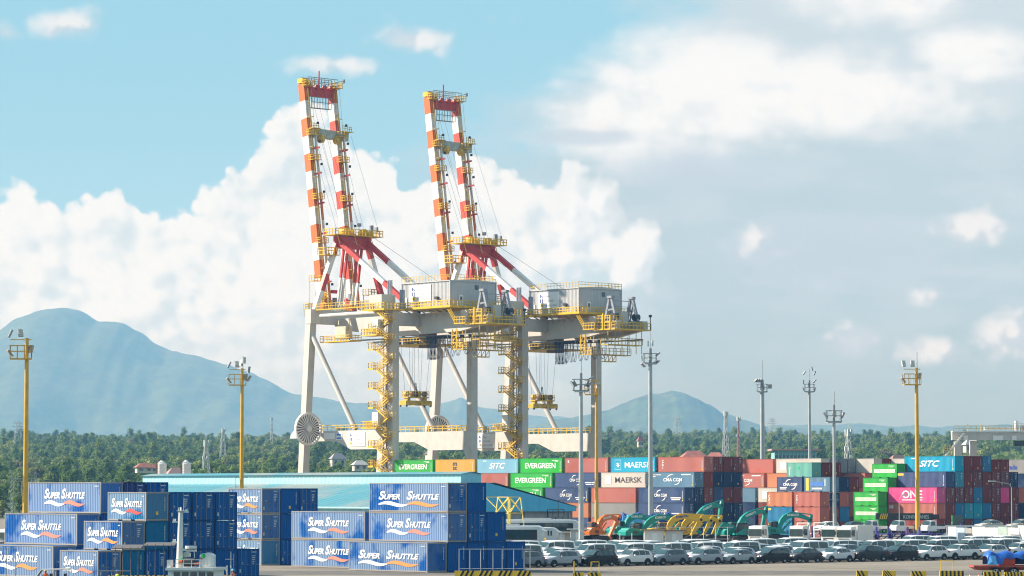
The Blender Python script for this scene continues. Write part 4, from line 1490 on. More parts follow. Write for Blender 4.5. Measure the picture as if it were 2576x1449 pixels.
    d = MB(); d.bx(hu1 + .01, hu1 + .07, hv0 + 6.6, hv0 + 7.5, hz1 - 1.5, hz1 - .6); P('window', d, M_GLASSD, house)
    d = MB(); d.bx(hu1 + .01, hu1 + .75, hv0 + 8.3, hv0 + 9.3, hz0 + 1.5, hz0 + 3.2); P('air_unit', d, M_MGREY, house)
    d = MB(); d.bx(hu1 - 4.4, hu1 - 3.5, hv0 - .5, hv0 - .01, hz0 + 1.5, hz0 + 2.0); P('wall_lamp', d, M_DARK, house)
    p = MB(); p.bx(28.0, hu1 + 1.6, hv0 - 1.3, hv1 + 1.4, 44.45, 44.7); plat = P('house_platform', p, M_CYEL)
    r = MB(); r.rail([(28.0, hv0 - 1.2, 44.7), (hu1 + 1.5, hv0 - 1.2, 44.7), (hu1 + 1.5, hv1 + 1.3, 44.7)], 1.25, .13, 1.0)
    r.bx(28.0, hu1 + 1.6, hv0 - 1.35, hv0 - 1.3, 44.5, 44.95); r.bx(hu1 + 1.6, hu1 + 1.65, hv0 - 1.3, hv1 + 1.4, 44.5, 44.95); P('handrail', r, M_CYEL, plat)
    r = MB()
    for k in range(8):
        r.bar((28.5 + k * 2.1, hv0 - 1.0, 44.4), (28.5 + k * 2.1, hv0 + 2.2, 43.2), .18)
    P('platform_bracket', r, M_CRANE, plat)
    # lift machine room and shaft top by the landside leg
    r = MB(); r.bx(25.6, 29.6, -2.4, 1.2, 44.7, 47.6); e = P('lift_house', r, mat('pale_cabin', (.50, .50, .47), .5, var=.05))
    for k in range(3):
        q = MB(); q.tube((28.0 + k * .55, .6, 47.6), (28.0 + k * .55, .6, 50.6), .17, 8); P('exhaust_pipe', q, M_MGREY, e)
    q = MB(); q.tube((30.6, 2.2, 44.7), (30.6, 2.2, 48.6), .55, 10); P('tank', q, M_MGREY, e)
    r = MB(); r.bx(24.5, 31.8, -3.6, 2.0, 44.3, 44.6); r.rail([(24.5, -3.5, 44.6), (31.8, -3.5, 44.6), (31.8, 2, 44.6)], 1.2, .11, .9); P('lift_platform', r, M_CYEL)
    # zigzag stair tower up the landside leg
    st = MB(); rl = MB()
    n = 11; z0 = 1.0; dz = (44.4 - z0) / n
    for k in range(n):
        za = z0 + k * dz
        for (ua, ub, a, b, vv) in ((28.2, 31.6, za, za + dz / 2, -1.7), (31.6, 28.2, za + dz / 2, za + dz, -2.7)):
            for s in (-.42, .42):
                st.bar((ua, vv + s, a), (ub, vv + s, b), .08, .26)
                for hh in (.55, 1.1):
                    rl.bar((ua, vv + s, a + hh), (ub, vv + s, b + hh), .07)
            for j in range(6):
                t = (j + .5) / 6
                st.box((ua + (ub - ua) * t, vv, a + (b - a) * t), (.45, .84, .05))
                rl.bar((ua + (ub - ua) * t, vv - .42, a + (b - a) * t), (ua + (ub - ua) * t, vv - .42, a + (b - a) * t + 1.1), .06)
        st.bx(27.0, 28.3, -3.3, -1.1, za + dz - .12, za + dz); st.bx(31.5, 32.5, -3.3, -1.1, za + dz / 2 - .1, za + dz / 2)
        st.bx(26.6, 28.3, -3.5, -3.3, za + dz - .3, za + dz + .06)
        rl.rail([(28.2, -3.4, za + dz), (26.7, -3.4, za + dz), (26.7, -1.1, za + dz)], 1.2, .09, .7)
        rl.rail([(31.6, -3.3, za + dz / 2), (32.5, -3.3, za + dz / 2), (32.5, -1.1, za + dz / 2)], 1.1, .08, .7)
    sw = P('stair_tower', st, M_CYEL); P('handrail', rl, M_OLIVE, sw)
    lf = MB()
    for (u, v) in ((28.6, -1.0), (29.6, -1.0)):
        lf.bar((u, v, 1), (u, v, 44.5), .12)
    for k in range(36):
        lf.bar((28.6, -1.0, 1.5 + k * 1.2), (29.6, -1.0, 2.1 + k * 1.2), .06)
    P('lift_mast', lf, M_DARK)
    for z in (39.4, 20.6):
        q = MB(); q.bx(27.2, 29.0, -2.9, -1.2, z, z + 3.1); P('landing_cabin', q, M_SIGN)
        q = MB(); q.bx(25.2, 30.2, -4.2, -.9, z - .25, z); q.rail([(30.2, -4.1, z), (25.2, -4.1, z), (25.2, -1, z)], 1.2, .11, .8); P('landing', q, M_CYEL)
    # trolley, cab and walkways under the girder
    t = MB(); t.bx(20.5, 33.5, 6.0, 15.7, 37.5, 37.75)
    t.rail([(20.5, 6.1, 37.75), (33.5, 6.1, 37.75), (33.5, 15.6, 37.75)], 1.2, .1, 1.0)
    tr = P('trolley', t, M_OLIVE)
    t = MB()
    for k in range(5):
        t.box((21.8 + k * 1.7, 8 + (k % 2) * 3.4, 38.5), (1.0, 1.6, 1.3))
    t.bar((21, 8, 38), (24, 8, 39.6), .16); t.bar((27, 8, 38), (24, 8, 39.6), .16)
    P('trolley_machinery', t, M_CRANE_D, tr)
    t = MB(); t.bx(30.6, 33.2, 6.6, 9.2, 36.9, 40.0); P('operator_cab', t, M_BROWN, tr)
    # festoon loops
    fe = MB(); ft = MB()
    xs = [34.4, 34.9, 35.4, 35.9, 36.4, 36.9, 37.5, 38.4, 39.6, 41.0, 42.8, 45.0, 47.6, 50.0]
    for j, (a, b) in enumerate(zip(xs[:-1], xs[1:])):
        sag = 4.6 if j < 6 else 4.6 - .10 * (b - a) ** 2 * .9 - .2
        for off in (0, .35):
            pts = [(a + (b - a) * k / 8, 5.6 + off + .25 * (j % 2), 38.9 - sag * math.sin(math.pi * k / 8) ** .6) for k in range(9)]
            fe.path(pts, .055, 4, j % 2)
        ft.bx(a - .16, a + .16, 5.4, 6.4, 38.5, 39.1)
    fb = P('festoon_cable', fe, [M_ROPE, mat('blue_cable', (.05, .09, .22), .5)])
    P('festoon_trolley', ft, M_DARK, fb)
    # rear end: winch frames and platforms
    e = MB(); e.bx(46.6, 53.0, 5.4, 15.8, 41.0, 41.25); e.rail([(46.6, 5.5, 41.25), (53, 5.5, 41.25), (53, 15.7, 41.25)], 1.3, .11, 1.0); e.rail([(47.2, 5.5, 42.8), (51.6, 5.5, 42.8), (51.6, 8.8, 42.8)], 1.2, .10, .9)
    e.bx(47.2, 51.6, 5.5, 9.0, 42.6, 42.8); e.bx(49.2, 49.5, 5.3, 5.6, 41, 44.4); e.bx(51.4, 51.7, 5.3, 5.6, 41, 44.0)
    P('rear_platform', e, M_CYEL)
    for y in (7.4, 13.4):
        w = MB()
        w.bar((48.0, y, 43.0), (49.3, y, 47.8), .5, .5); w.bar((51.4, y, 43.0), (49.9, y, 47.8), .55, .5); w.box((49.6, y, 47.9), (1.4, .9, .5)); w.bar((48.8, y, 45.2), (50.6, y, 45.4), .35)
        w.bar((48.2, y + .8, 43.2), (49.5, y + .8, 47.4), .26, .26)
        wf = P('winch_frame', w, M_MGREY)
        w = MB(); w.tube((50.8, y - .5, 43.8), (50.8, y + .7, 43.8), .75, 12); P('winch_drum', w, M_DARK, wf)
    w = MB(); w.bar((49.4, 7.4, 47.2), (49.4, 13.4, 47.2), .14); w.bar((49.4, 7.4, 46.0), (49.4, 13.4, 46.0), .10); P('tie_bar', w, M_MGREY)
    w = MB(); w.bx(47.4, 50.2, 9.6, 11.8, 42.4, 45.0); P('electrical_cabin', w, mat('pale_cabin', (.50, .50, .47), .5))
    w = MB(); w.tube((52.9, 15.6, 41.2), (52.9, 15.6, 44.0), .10, 6); w.box((52.9, 15.6, 44.1), (.55, .4, .5)); P('floodlight', w, M_DARK)
    w = MB(); w.bx(45.2, 47.2, 5.4, 7.6, 42.0, 44.0); P('counter_box', w, M_CRANE)
    # stair from the house platform down to the rear
    w = MB(); w.bar((43.6, 3.4, 44.5), (46.2, 3.4, 41.3), .8, .12)
    for hh in (.6, 1.2):
        w.bar((43.6, 3.0, 44.5 + hh), (46.2, 3.0, 41.3 + hh), .09)
    w.bx(46.0, 49.4, 2.9, 4.3, 41.05, 41.25); w.rail([(46.0, 3.0, 41.25), (49.4, 3.0, 41.25)], 1.2, .10, .9)
    P('rear_stair', w, M_CYEL)
    # maintenance cages hung across below the rear
    c = MB()
    for zz, ua, ub, va, vb in ((38.1, 48.6, 50.8, 5.5, 15.3), (36.2, 44.6, 46.4, 5.0, 16.2)):
        c.bx(ua, ub, va, vb, zz - .2, zz); c.rail([(ua, va, zz), (ub, va, zz), (ub, vb, zz)], 1.25, .10, 1.0)
    for v in (5.6, 7.6, 9.6, 11.6, 13.6, 15.2):
        c.bar((50.7, v, 36.2), (50.7, v, 40.9), .11)
        c.bar((46.4, v, 36.2), (46.4, v, 39.9), .10)
    c.bx(45.2, 46.6, 8.6, 11.8, 34.6, 34.8)
    for v in (8.6, 9.7, 10.8, 11.8):
        c.bar((46.5, v, 34.7), (46.5, v, 36.2), .12)
    for v in (8.6, 9.7, 10.8):
        c.bar((46.5, v, 34.7), (46.5, v + 1.0, 36.1), .09)
    P('maintenance_cage', c, M_OLIVE)
    c = MB()
    for u in (43.0, 44.4):
        c.bar((u, 5.0, 36.0), (u, 5.0, 40.2), .2); c.bar((u, 6.6, 36.0), (u, 6.6, 40.2), .15)
    for k in range(3):
        c.bar((43.0, 5.0, 36.1 + k * 1.4), (44.4, 5.0, 36.1 + k * 1.4), .14); c.bar((43.0, 5.0, 36.1 + k * 1.4), (44.4, 5.0, 37.5 + k * 1.4), .10)
    P('ladder_frame', c, M_CYEL)
    # hoist ropes
    ro = MB()
    for (u, v) in ((22.4, 8.4), (22.4, 13.2), (26.6, 8.4), (26.6, 13.2), (24.0, 9.4), (25.0, 12.2), (24.6, 10.4)):
        ro.tube((u, v, 39.2), (24.5 + (u - 24.5) * .55, 10.8 + (v - 10.8) * .8, 28.4), .035, 4)
    P('hoist_rope', ro, M_ROPE)
    bo = MB()
    for v in (8.2, 9.6, 12.0, 13.4):
        bo.tube((AU, v, AZ + 1.4), (md.x + 1.2, v, md.z - 1.0), .035, 4); bo.tube((AU + .8, v + .3, AZ + 1.4), (tip.x + 1.0, v, tip.z - 1.5), .03, 4)
    for y in (5.0, 16.4):
        bo.tube((AU + 1.2, y + .8, AZ + 2), (md.x + 1.6, y + 1.2, md.z), .03, 4)
    P('boom_rope', bo, M_ROPE)
    bo = MB()
    for y in (7.0, 14.7):
        bo.tube((AU + 1.5, y, AZ + 1.2), (28.6, y, 50.2), .04, 4)
    P('stay_rope', bo, M_ROPE)
    # cable reel on the water side leg
    re = MB()
    RC = Vector((8.0, -4.4, 20.6))
    for (r0, r1) in ((3.15, 3.4),):
        for k in range(40):
            a0, a1 = 2 * math.pi * k / 40, 2 * math.pi * (k + 1) / 40
            q = lambda r, a, dx: RC + Vector((dx, math.cos(a) * r, math.sin(a) * r))
            re.add([q(r0, a0, .35), q(r1, a0, .35), q(r1, a1, .35), q(r0, a1, .35), q(r0, a0, -.25), q(r1, a0, -.25), q(r1, a1, -.25), q(r0, a1, -.25)],
                   [(0, 1, 2, 3), (7, 6, 5, 4), (0, 3, 7, 4), (1, 5, 6, 2)])
    reel = P('cable_reel', re, M_CWHITE)
    sp = MB()
    for k in range(28):
        a = 2 * math.pi * k / 28
        q = lambda r, b: RC + Vector((.3, math.cos(b) * r, math.sin(b) * r))
        sp.add([q(.5, a - .06), q(.5, a + .06), q(3.2, a + .06), q(3.2, a - .06), q(.5, a - .06) - Vector((.1, 0, 0)), q(.5, a + .06) - Vector((.1, 0, 0)), q(3.2, a + .06) - Vector((.1, 0, 0)), q(3.2, a - .06) - Vector((.1, 0, 0))],
               [(0, 1, 2, 3), (7, 6, 5, 4), (0, 4, 5, 1), (2, 6, 7, 3), (1, 5, 6, 2), (0, 3, 7, 4)])
    P('reel_spokes', sp, M_CWHITE, reel)
    hb = MB(); hb.tube(RC + Vector((-.5, 0, 0)), RC + Vector((.55, 0, 0)), .62, 14); P('reel_hub', hb, M_CWHITE, reel)
    hb = MB(); hb.tube(RC + Vector((-.16, 0, 0)), RC + Vector((.1, 0, 0)), 2.9, 28); P('wound_cable', hb, mat('reel_back', (.16, .05, .06), .7), reel)
    hb = MB(); hb.bar(RC + Vector((-.5, 0, 0)), (7.4, -.4, 19.6), .6); P('reel_bracket', hb, M_CRANE, reel)
    q = MB(); q.prism([(-1.6, 20.6), (-.8, 20.6), (-.8, 18.8), (-3.2, 18.8), (-3.0, 19.6)], -.5, .3); P('cable_guide', q, M_CWHITE)
    return root


def make_spreader(label):
    root = thing('container_spreader', label, 'spreader', crane_point(24.5, 10.8, 0), YAW, 'spreaders hanging under the cranes')
    root.scale = (CS, CS, CS)
    z0 = 25.4
    a = MB(); a.bx(-1.0, 1.0, -3.3, 3.3, z0 + .25, z0 + .95); a.bx(-1.1, 1.1, -3.5, -2.9, z0, z0 + .9); a.bx(-1.1, 1.1, 2.9, 3.5, z0, z0 + .9)
    a.bx(-1.1, -.8, -2.9, -.5, z0 + .0, z0 + .55); a.bx(-1.1, -.8, .5, 2.9, z0 + .0, z0 + .55); a.bx(.8, 1.1, -2.9, -.5, z0, z0 + .55); a.bx(.8, 1.1, .5, 2.9, z0, z0 + .55)
    fr = a.build('spreader_frame', M_OLIVE, root)
    for y in (-3.2, 3.2):
        for x in (-1.0, 1.0):
            b = MB(); b.bx(x - .14, x + .14, y - .14, y + .14, z0 - .35, z0); b.build('twistlock', M_DARK, fr)
    a = MB(); a.bx(-.9, .9, -2.8, 2.8, z0 + 1.5, z0 + 1.75)
    for y in (-2.2, 2.2):
        a.bx(-.5, .5, y - .4, y + .4, z0 + .85, z0 + 1.5)
    hb = a.build('head_block', M_OLIVE, root)
    for k, y in enumerate((-2.4, -.8, .8, 2.4)):
        b = MB(); b.tube((-.3, y, z0 + 2.35), (.3, y, z0 + 2.35), .6, 12); b.build('sheave', M_OLIVE if k % 2 == 0 else M_BROWN, hb)
    b = MB(); b.rail([(-.9, -2.8, z0 + 1.75), (.9, -2.8, z0 + 1.75), (.9, 2.8, z0 + 1.75)], 1.1, .08, .7); b.build('handrail', M_OLIVE, hb)
    b = MB(); b.bx(-.4, .4, -.5, .5, z0 + 1.75, z0 + 2.9)
    b.bar((0, -.3, z0 + 2.9), (0, -.1, z0 + 4.6), .09); b.bar((0, .3, z0 + 2.9), (0, .1, z0 + 4.6), .09)
    for k in range(3):
        b.bar((0, -.35 + .08 * k, z0 + 3.2 + k * .5), (0, .35 - .08 * k, z0 + 3.2 + k * .5), .08)
    b.build('cable_basket', M_DARK, hb)
    return root


CR0 = at(757, 681, 0)
def crane_point(u, v, z, k=0):
    return CR0 + (LX * u + LY * (v + 35.0 * k) + Vector((0, 0, z))) * CS


crane = make_crane('raised boom crane standing in front of the big mountain')
crane2 = copy_tree(crane)
crane2.location = crane_point(0, 0, 0, 1)
crane2['label'] = 'raised boom crane standing nearer the round hill'
spr = make_spreader('yellow spreader hanging under the crane by the big mountain')
spr2 = copy_tree(spr)
spr2.location = crane_point(24.5, 10.8, 0, 1)
spr2['label'] = 'yellow spreader hanging under the crane by the round hill'

# ================================================================== warehouse
M_TEALWALL = mat('pale_turquoise_sheet', (0.34, 0.60, 0.64), 0.5, var=0.06, scale=0.4, dirt=(0.3, 0.5, 0.5), dirt_amt=0.3)
M_ROOFSHEET = mat('turquoise_roof_sheet', (0.085, 0.29, 0.34), 0.5, var=0.16, scale=0.10, dirt=(0.27, 0.30, 0.28), dirt_amt=0.85)
def roof_sheet():
    m = bpy.data.materials.new('turquoise_roof_sheets')
    m.use_nodes = True
    g = NG(m.node_tree)
    b = m.node_tree.nodes['Principled BSDF']
    tc = g.node('ShaderNodeTexCoord')
    p = tc.outputs['Object']
    x, y, z = g.sep(p)
    st = g.noise(g.vm('MULTIPLY', p, (1.0, 0.06, 0.06)), 1.1, 5.0, 0.65)       # streaks running down the slope
    big = g.noise(g.vm('MULTIPLY', p, (1.0, 0.6, 1.0)), 0.06, 4.0, 0.6)
    c = g.mix(g.step(big, 0.42, 0.60), (0.070, 0.27, 0.33), (0.24, 0.29, 0.28))
    c = g.mix(g.m('MULTIPLY', g.step(st, 0.52, 0.70), 0.55), c, (0.13, 0.16, 0.15))
    c = g.mix(g.m('MULTIPLY', g.step(st, 0.44, 0.30), 0.35), c, (0.16, 0.40, 0.45))
    lap = g.m('LESS_THAN', g.m('FRACT', g.m('DIVIDE', y, 5.2)), 0.04)
    c = g.mix(g.m('MULTIPLY', lap, 0.5), c, (0.04, 0.12, 0.14))
    g.put(b.inputs['Base Color'], c)
    b.inputs['Roughness'].default_value = 0.5
    return m


M_ROOFSHEET = roof_sheet()
M_GABLE = mat('blue_gable_sheet', (0.07, 0.44, 0.68), 0.5, var=0.05, scale=0.6)
M_GREYWALL = mat('grey_render', (0.34, 0.35, 0.36), 0.8, var=0.1, scale=0.4, dirt=(.2, .2, .2), dirt_amt=.4)


def make_warehouse():
    """ridge runs along the yard axis; gable end faces the camera side"""
    apex = at(1217, 545, 0)
    root = thing('warehouse', 'long warehouse with turquoise roof, ridge vent and blue gable end', 'warehouse', apex, YAW)
    Lw, hw = 106.0, 20.5
    zr, ze = 9.45, 5.2
    # ribbed roof slopes
    for s in (-1, 1):
        r = MB()
        n = 150
        vs = []
        for k in range(n + 1):
            x = .6 - (Lw + 1.2) * k / n
            zz = .09 if k % 3 == 0 else 0
            vs += [(x, s * 1.9, zr - .15 + zz), (x, s * (hw + .4), ze + zz)]
        r.add(vs, [(2 * k, 2 * k + 2, 2 * k + 3, 2 * k + 1) for k in range(n)])
        r.build('roof', M_ROOFSHEET, root)
        w = MB()
        vs = []
        n = 180
        for k in range(n + 1):
            x = -Lw * k / n
            yy = s * (hw - (.06 if k % 2 else 0))
            vs += [(x, yy, 2.6), (x, yy, ze - .15)]
        w.add(vs, [(2 * k, 2 * k + 2, 2 * k + 3, 2 * k + 1) for k in range(n)])
        w.bx(-Lw, 0, s * hw - .2, s * hw - .08, 0, 2.6, 1)
        w.build('wall', [M_TEALWALL, M_GREYWALL], root)
        g = MB(); g.bx(-Lw - .6, .6, s * (hw + .4), s * (hw + .62), ze - .22, ze + .06); g.build('gutter', M_TEALWALL, root)
    # gable with a deep blue fascia over a grey wall
    g = MB()
    m = 60
    vs = []
    for k in range(m + 1):
        y = -hw - .35 + (2 * hw + .7) * k / m
        top = zr - .05 - (zr - ze) * abs(y) / (hw + .35)
        x = .62 - (.05 if k % 2 else 0)
        vs += [(x, y, 4.4), (x, y, top)]
    g.add(vs, [(2 * k, 2 * k + 2, 2 * k + 3, 2 * k + 1) for k in range(m)])
    g.build('gable', M_GABLE, root)
    g = MB(); g.bx(-.5, -.25, -hw, hw, 0, 4.4); g.bx(-.25, .05, -hw, hw - 14, 3.5, 4.3, 1); g.build('end_wall', [M_GREYWALL, mat('tan_panel', (.42, .34, .22), .7)], root)
    g = MB(); g.bx(-Lw - .1, -Lw + .1, -hw, hw, 0, ze - .2); g.build('end_wall', M_TEALWALL, root)
    g = MB()
    for y in (4.0, 9.5, 15.0, 19.8):
        g.bx(-.25, .05, y - .12, y + .12, 0, 4.4)
    g.build('post', M_GREYWALL, root)
    # raised ridge vent
    v = MB()
    x1, x0 = -3.4, -98.5
    n = 160
    for s in (-1, 1):
        vs = []
        for k in range(n + 1):
            x = x0 + (x1 - x0) * k / n
            yy = s * (2.3 - (.05 if k % 2 else 0))
            vs += [(x, yy, zr - .35), (x, yy, zr + 1.35)]
        v.add(vs, [(2 * k, 2 * k + 2, 2 * k + 3, 2 * k + 1) for k in range(n)])
    for x in (x0, x1):
        v.prism([(-2.3, zr - .35), (2.3, zr - .35), (2.3, zr + 1.35), (0, zr + 1.75), (-2.3, zr + 1.35)], x - .02, x + .02, 1, 'x')
    vent = v.build('ridge_vent', [M_TEALWALL, mat('turquoise_end', (.25, .55, .66), .5)], root)
    for s in (-1, 1):
        r = MB(); r.add([(x0 - .4, 0, zr + 1.82), (x1 + .4, 0, zr + 1.82), (x1 + .4, s * 2.7, zr + 1.38), (x0 - .4, s * 2.7, zr + 1.38)], [(0, 1, 2, 3)]); r.build('vent_roof', M_ROOFSHEET, vent)
    # downpipe hopper
    d = MB(); d.bx(-38.2, -36.6, -hw - .5, -hw - .05, 2.8, ze - .3); d.build('hopper', mat('turquoise_end', (.25, .55, .66), .5), root)


make_warehouse()

# ================================================================== lattice frame by the warehouse
def lattice_frame():
    p = at(1281, 478, 0)
    root = thing('steel_frame', 'yellow lattice frame standing by the blue gable end', 'frame', p, YAW)
    m = mat('bright_yellow_paint', (.78, .62, .12), .5, var=.1)
    for (u, v) in ((-1.2, -1.2), (1.2, -1.2), (1.2, 1.2), (-1.2, 1.2)):
        a = MB(); a.bar((u * 1.5, v * 1.5, 0), (u, v, 7.0), .12); a.build('leg', m, root)
    a = MB()
    for z, k in ((7.0, 1.0), (4.6, 1.17)):
        c = [(-1.2 * k, -1.2 * k, z), (1.2 * k, -1.2 * k, z), (1.2 * k, 1.2 * k, z), (-1.2 * k, 1.2 * k, z)]
        for i in range(4):
            a.bar(c[i], c[(i + 1) % 4], .09)
    a.build('ring', m, root)
    a = MB()
    for i in range(4):
        c0 = [(-1.2, -1.2), (1.2, -1.2), (1.2, 1.2), (-1.2, 1.2)]
        p0, p1 = c0[i], c0[(i + 1) % 4]
        a.bar((p0[0] * 1.17, p0[1] * 1.17, 4.6), (p1[0], p1[1], 7), .1); a.bar((p1[0] * 1.17, p1[1] * 1.17, 4.6), (p0[0], p0[1], 7), .1)
    a.bar((-1.2, 0, 7.0), (-3.4, -1.8, 7.0), .12); a.bar((-3.4, -1.8, 7.0), (-1.4, -1.4, 5.4), .1)
    a.build('brace', m, root)


lattice_frame()

def platform_lift():
    p = at(1398, 535, 0)
    root = thing('inspection_stand', 'black railed stand with a bent pole before the grey wall', 'stand', p, 0)
    a = MB(); a.bx(-1.4, 1.4, -.5, .5, 3.5, 3.6)
    for x in (-1.2, 0, 1.2):
        a.bar((x, 0, 0), (x, 0, 3.5), .12)
    a.build('deck', M_DARK, root)
    a = MB(); a.rail([(-1.4, -.5, 3.6), (1.4, -.5, 3.6), (1.4, .5, 3.6), (-1.4, .5, 3.6), (-1.4, -.5, 3.6)], 1.2, .09, .9); a.build('handrail', M_DARK, root)
    a = MB(); a.path([(.4, 0, 3.6), (.4, 0, 6.4), (1.9, 0, 6.4)], .06); a.build('bent_pole', M_DARK, root)


platform_lift()

# ================================================================== light masts
M_POLEY = mat('yellow_pole_paint', (0.60, 0.36, 0.035), 0.5, var=0.12, scale=0.7, dirt=(.22, .13, .06), dirt_amt=.35)
M_POLEG = mat('galvanised_pole', (0.38, 0.42, 0.43), 0.45, metal=.2, var=0.08, scale=0.7)
M_LAMPF = mat('floodlight_lens', (0.55, 0.53, 0.46), 0.25, var=.1)


def flood(parent, x, y, z, rz, tilt, m_body):
    a = MB()
    rot = Matrix.Rotation(R(rz), 3, 'Z') @ Matrix.Rotation(R(tilt), 3, 'Y')
    a.box((x, y, z), (.2, .6, .95), 0, rot)
    o = a.build('floodlight', m_body, parent)
    b = MB()
    off = rot @ Vector((.13, 0, 0))
    for k in range(4):
        q = rot @ Vector((.13, 0, -.345 + .23 * k))
        b.box(Vector((x, y, z)) + q, (.05, .52, .18), 0, rot)
    b.build('lens', M_LAMPF, o)
    return o


def light_mast(px, d, hp, label, m, r0, r1, heads, group, plate='deck', antenna=2.0, ladder=True):
    root = thing('light_mast', label, 'light mast', at(px, d, 0), R(6), group)
    a = MB(); a.tube((0, 0, 0), (0, 0, hp), r0, 14, 0, r1); a.tube((0, 0, 0), (0, 0, .9), r0 * 1.25, 14)
    pole = a.build('pole', m, root, smooth=40)
    if ladder:
        l = MB()
        for z in (hp * .36, hp * .42):
            l.bar((-.5 - r0, 0, z), (r0 + .5, 0, z), .09); l.bar((-.5 - r0, 0, z), (-.5 - r0, 0, z - 1.6), .06)
        l.build('step_bracket', M_CRANE_D, pole)
        j = MB(); j.bx(-.32, .32, -r0 - .42, -r0 * .8, 1.0, 2.2); j.build('control_box', M_PALEGREY, pole)
    side = -1 if plate == 'left' else 0
    HS = .64
    xa, xb = (-1.95, .55) if side else (-1.05, 1.05)
    dk = MB(); dk.bx(xa, xb, -.55, .55, hp - .16, hp); dk.build('platform', m, root)
    rl = MB(); rl.rail([(xa, -.5, hp), (xb, -.5, hp), (xb, .5, hp), (xa, .5, hp), (xa, -.5, hp)], 1.5 if side else 1.7, .075, .95)
    if side:
        rl.tube((0, 0, hp), (0, 0, hp + 2.4), r1 * .9, 8)
        rl.bar((xa, 0, hp + 2.2), (xb, 0, hp + 2.2), .1)
    else:
        rl.tube((0, 0, hp), (0, 0, hp + 2.6), r1 * .8, 8)
        rl.bar((-1.3, 0, hp + 1.7), (1.3, 0, hp + 1.7), .12); rl.bar((-1.25, 0, hp + .1), (1.25, 0, hp + .1), .12)
    rl.build('railing', m if side else M_CRANE_D, root)
    for h in heads:
        flood(root, h[0] * HS, h[1], hp + h[2], h[3], h[4], M_MGREY if len(h) < 6 else M_PALEGREY)
    if antenna:
        an = MB(); an.tube((.1, 0, hp + 2.2), (.1, 0, hp + 2.6 + antenna), .05, 5); an.build('antenna', M_CRANE_D, root)
    return root


G_MY, G_MG = 'yellow light masts on the terminal', 'grey light masts on the terminal'
YH = [(-3.0, 0, 2.9, 190, -25), (-1.2, 0, 3.0, -60, -20), (-3.1, 0, .6, 200, 40), (.75, 0, 1.1, -50, 20)]
light_mast(62.5, 377, 23.6, 'yellow mast with few floodlights, before the mountain peak', M_POLEY, .36, .24, YH, G_MY, 'left', 0)
light_mast(607, 470, 23.6, 'yellow mast crowded with floodlights and antennas', M_POLEY, .36, .24, YH + [(1.6, 0, .9, -20, 30), (1.5, .2, 2.2, 20, 10), (-.2, .3, 3.2, 30, 10, 1), (.4, -.2, 3.6, -40, 0, 1)], G_MY, 'left', 1.6)
light_mast(1501, 516, 23.6, 'thin yellow mast beside the grey mast near the orange excavator', M_POLEY, .34, .22, [(-1.3, 0, 2.6, 180, -70), (.4, -.2, 1.4, -70, 10, 1)], G_MY, 'left', 3.2)
light_mast(2309, 468, 23.6, 'yellow mast with upright floodlights in front of pink container', M_POLEY, .37, .25, [(-3.0, 0, 3.0, -70, -15, 1), (-.9, 0, 3.0, -80, -10, 1), (-3.2, 0, .6, 200, 40), (.75, 0, 1.2, -40, 10)], G_MY, 'left', 2.2)
GV = [(-1.9, 0, 1.0, 150, 35, 1), (1.9, 0, 1.0, 20, 35), (-1.4, .2, 1.1, 200, 35), (1.3, -.2, 1.1, -40, 35, 1)]
light_mast(1462, 462, 22.4, 'grey mast with V-angled floodlights by the parked cars', M_POLEG, .40, .26, GV, G_MG, 'round', 2.4)
light_mast(1637, 551, 30.0, 'tall thick grey mast in front of cyan container', M_POLEG, .44, .34, [(-2.3, 0, .9, 180, 5, 1), (-2.0, 0, -.3, 200, 50), (2.0, 0, 1.6, 10, 50), (1.9, 0, .2, 10, 50), (1.3, 0, .2, 30, 50), (0, -.2, 1.0, -80, 0, 1), (-.5, 0, 3.4, 170, 0, 1), (.6, 0, 3.5, 0, 0, 1)], G_MG, 'round', 3.0)
light_mast(1919, 708, 30.0, 'grey mast with tilted lamp trio behind the red containers', M_POLEG, .62, .46, [(-2.2, 0, 2.5, 200, -45), (-1.4, 0, 2.5, 200, -45), (-.6, 0, 2.5, 200, -45), (-.3, 0, .9, -90, 0, 1), (.4, 0, .9, -80, 0, 1), (2.4, 0, 1.2, -90, 0), (3.0, 0, 1.2, -90, 0)], G_MG, 'round', 4.5, False)
light_mast(2038, 720, 30.4, 'slim grey mast with three rows of floodlights', M_POLEG, .42, .30, [(-2.0, 0, .5, 170, 20), (1.9, 0, .5, 10, 20), (-2.0, 0, 2.2, 170, 0), (1.9, 0, 2.4, 10, 40), (-1.8, 0, 4.2, 190, -35), (1.9, 0, 4.2, 10, 25), (1.0, 0, 5.2, 0, -10)], G_MG, 'round', 2.6, False)
light_mast(2100, 480, 18.3, 'shortest grey mast with V-angled floodlights above the white cabs', M_POLEG, .30, .22, [(-2.0, 0, 1.0, 150, 30), (2.0, 0, 1.0, 20, 30), (0, -.3, 1.2, -90, 0, 1)], G_MG, 'round', 2.0)


def street_lamp(px, d, h, arm, label):
    root = thing('street_lamp', label, 'street lamp', at(px, d, 0), 0, 'street lamps by the truck park')
    a = MB(); a.tube((0, 0, 0), (0, 0, h), .10, 8, 0, .06); a.build('pole', M_POLEG, root)
    a = MB(); a.path([(0, 0, h), (arm * .12, 0, h + .5), (arm * .9, 0, h + .9)], .05, 6); a.build('arm', M_POLEG, root)
    a = MB(); a.box((arm * .98, 0, h + .9), (1.0, .3, .16)); a.build('lamp_head', M_PALEGREY, root)


street_lamp(2546, 452, 8.4, -2.8, 'thin street lamp with long curved arm')
street_lamp(2263, 500, 6.4, .9, 'thin short street lamp before the pink container')

# ================================================================== distant structures
M_LATT = mat('lattice_steel', (0.42, 0.44, 0.44), .5)
M_LATTR = mat('lattice_red', (0.40, 0.16, 0.13), .5)


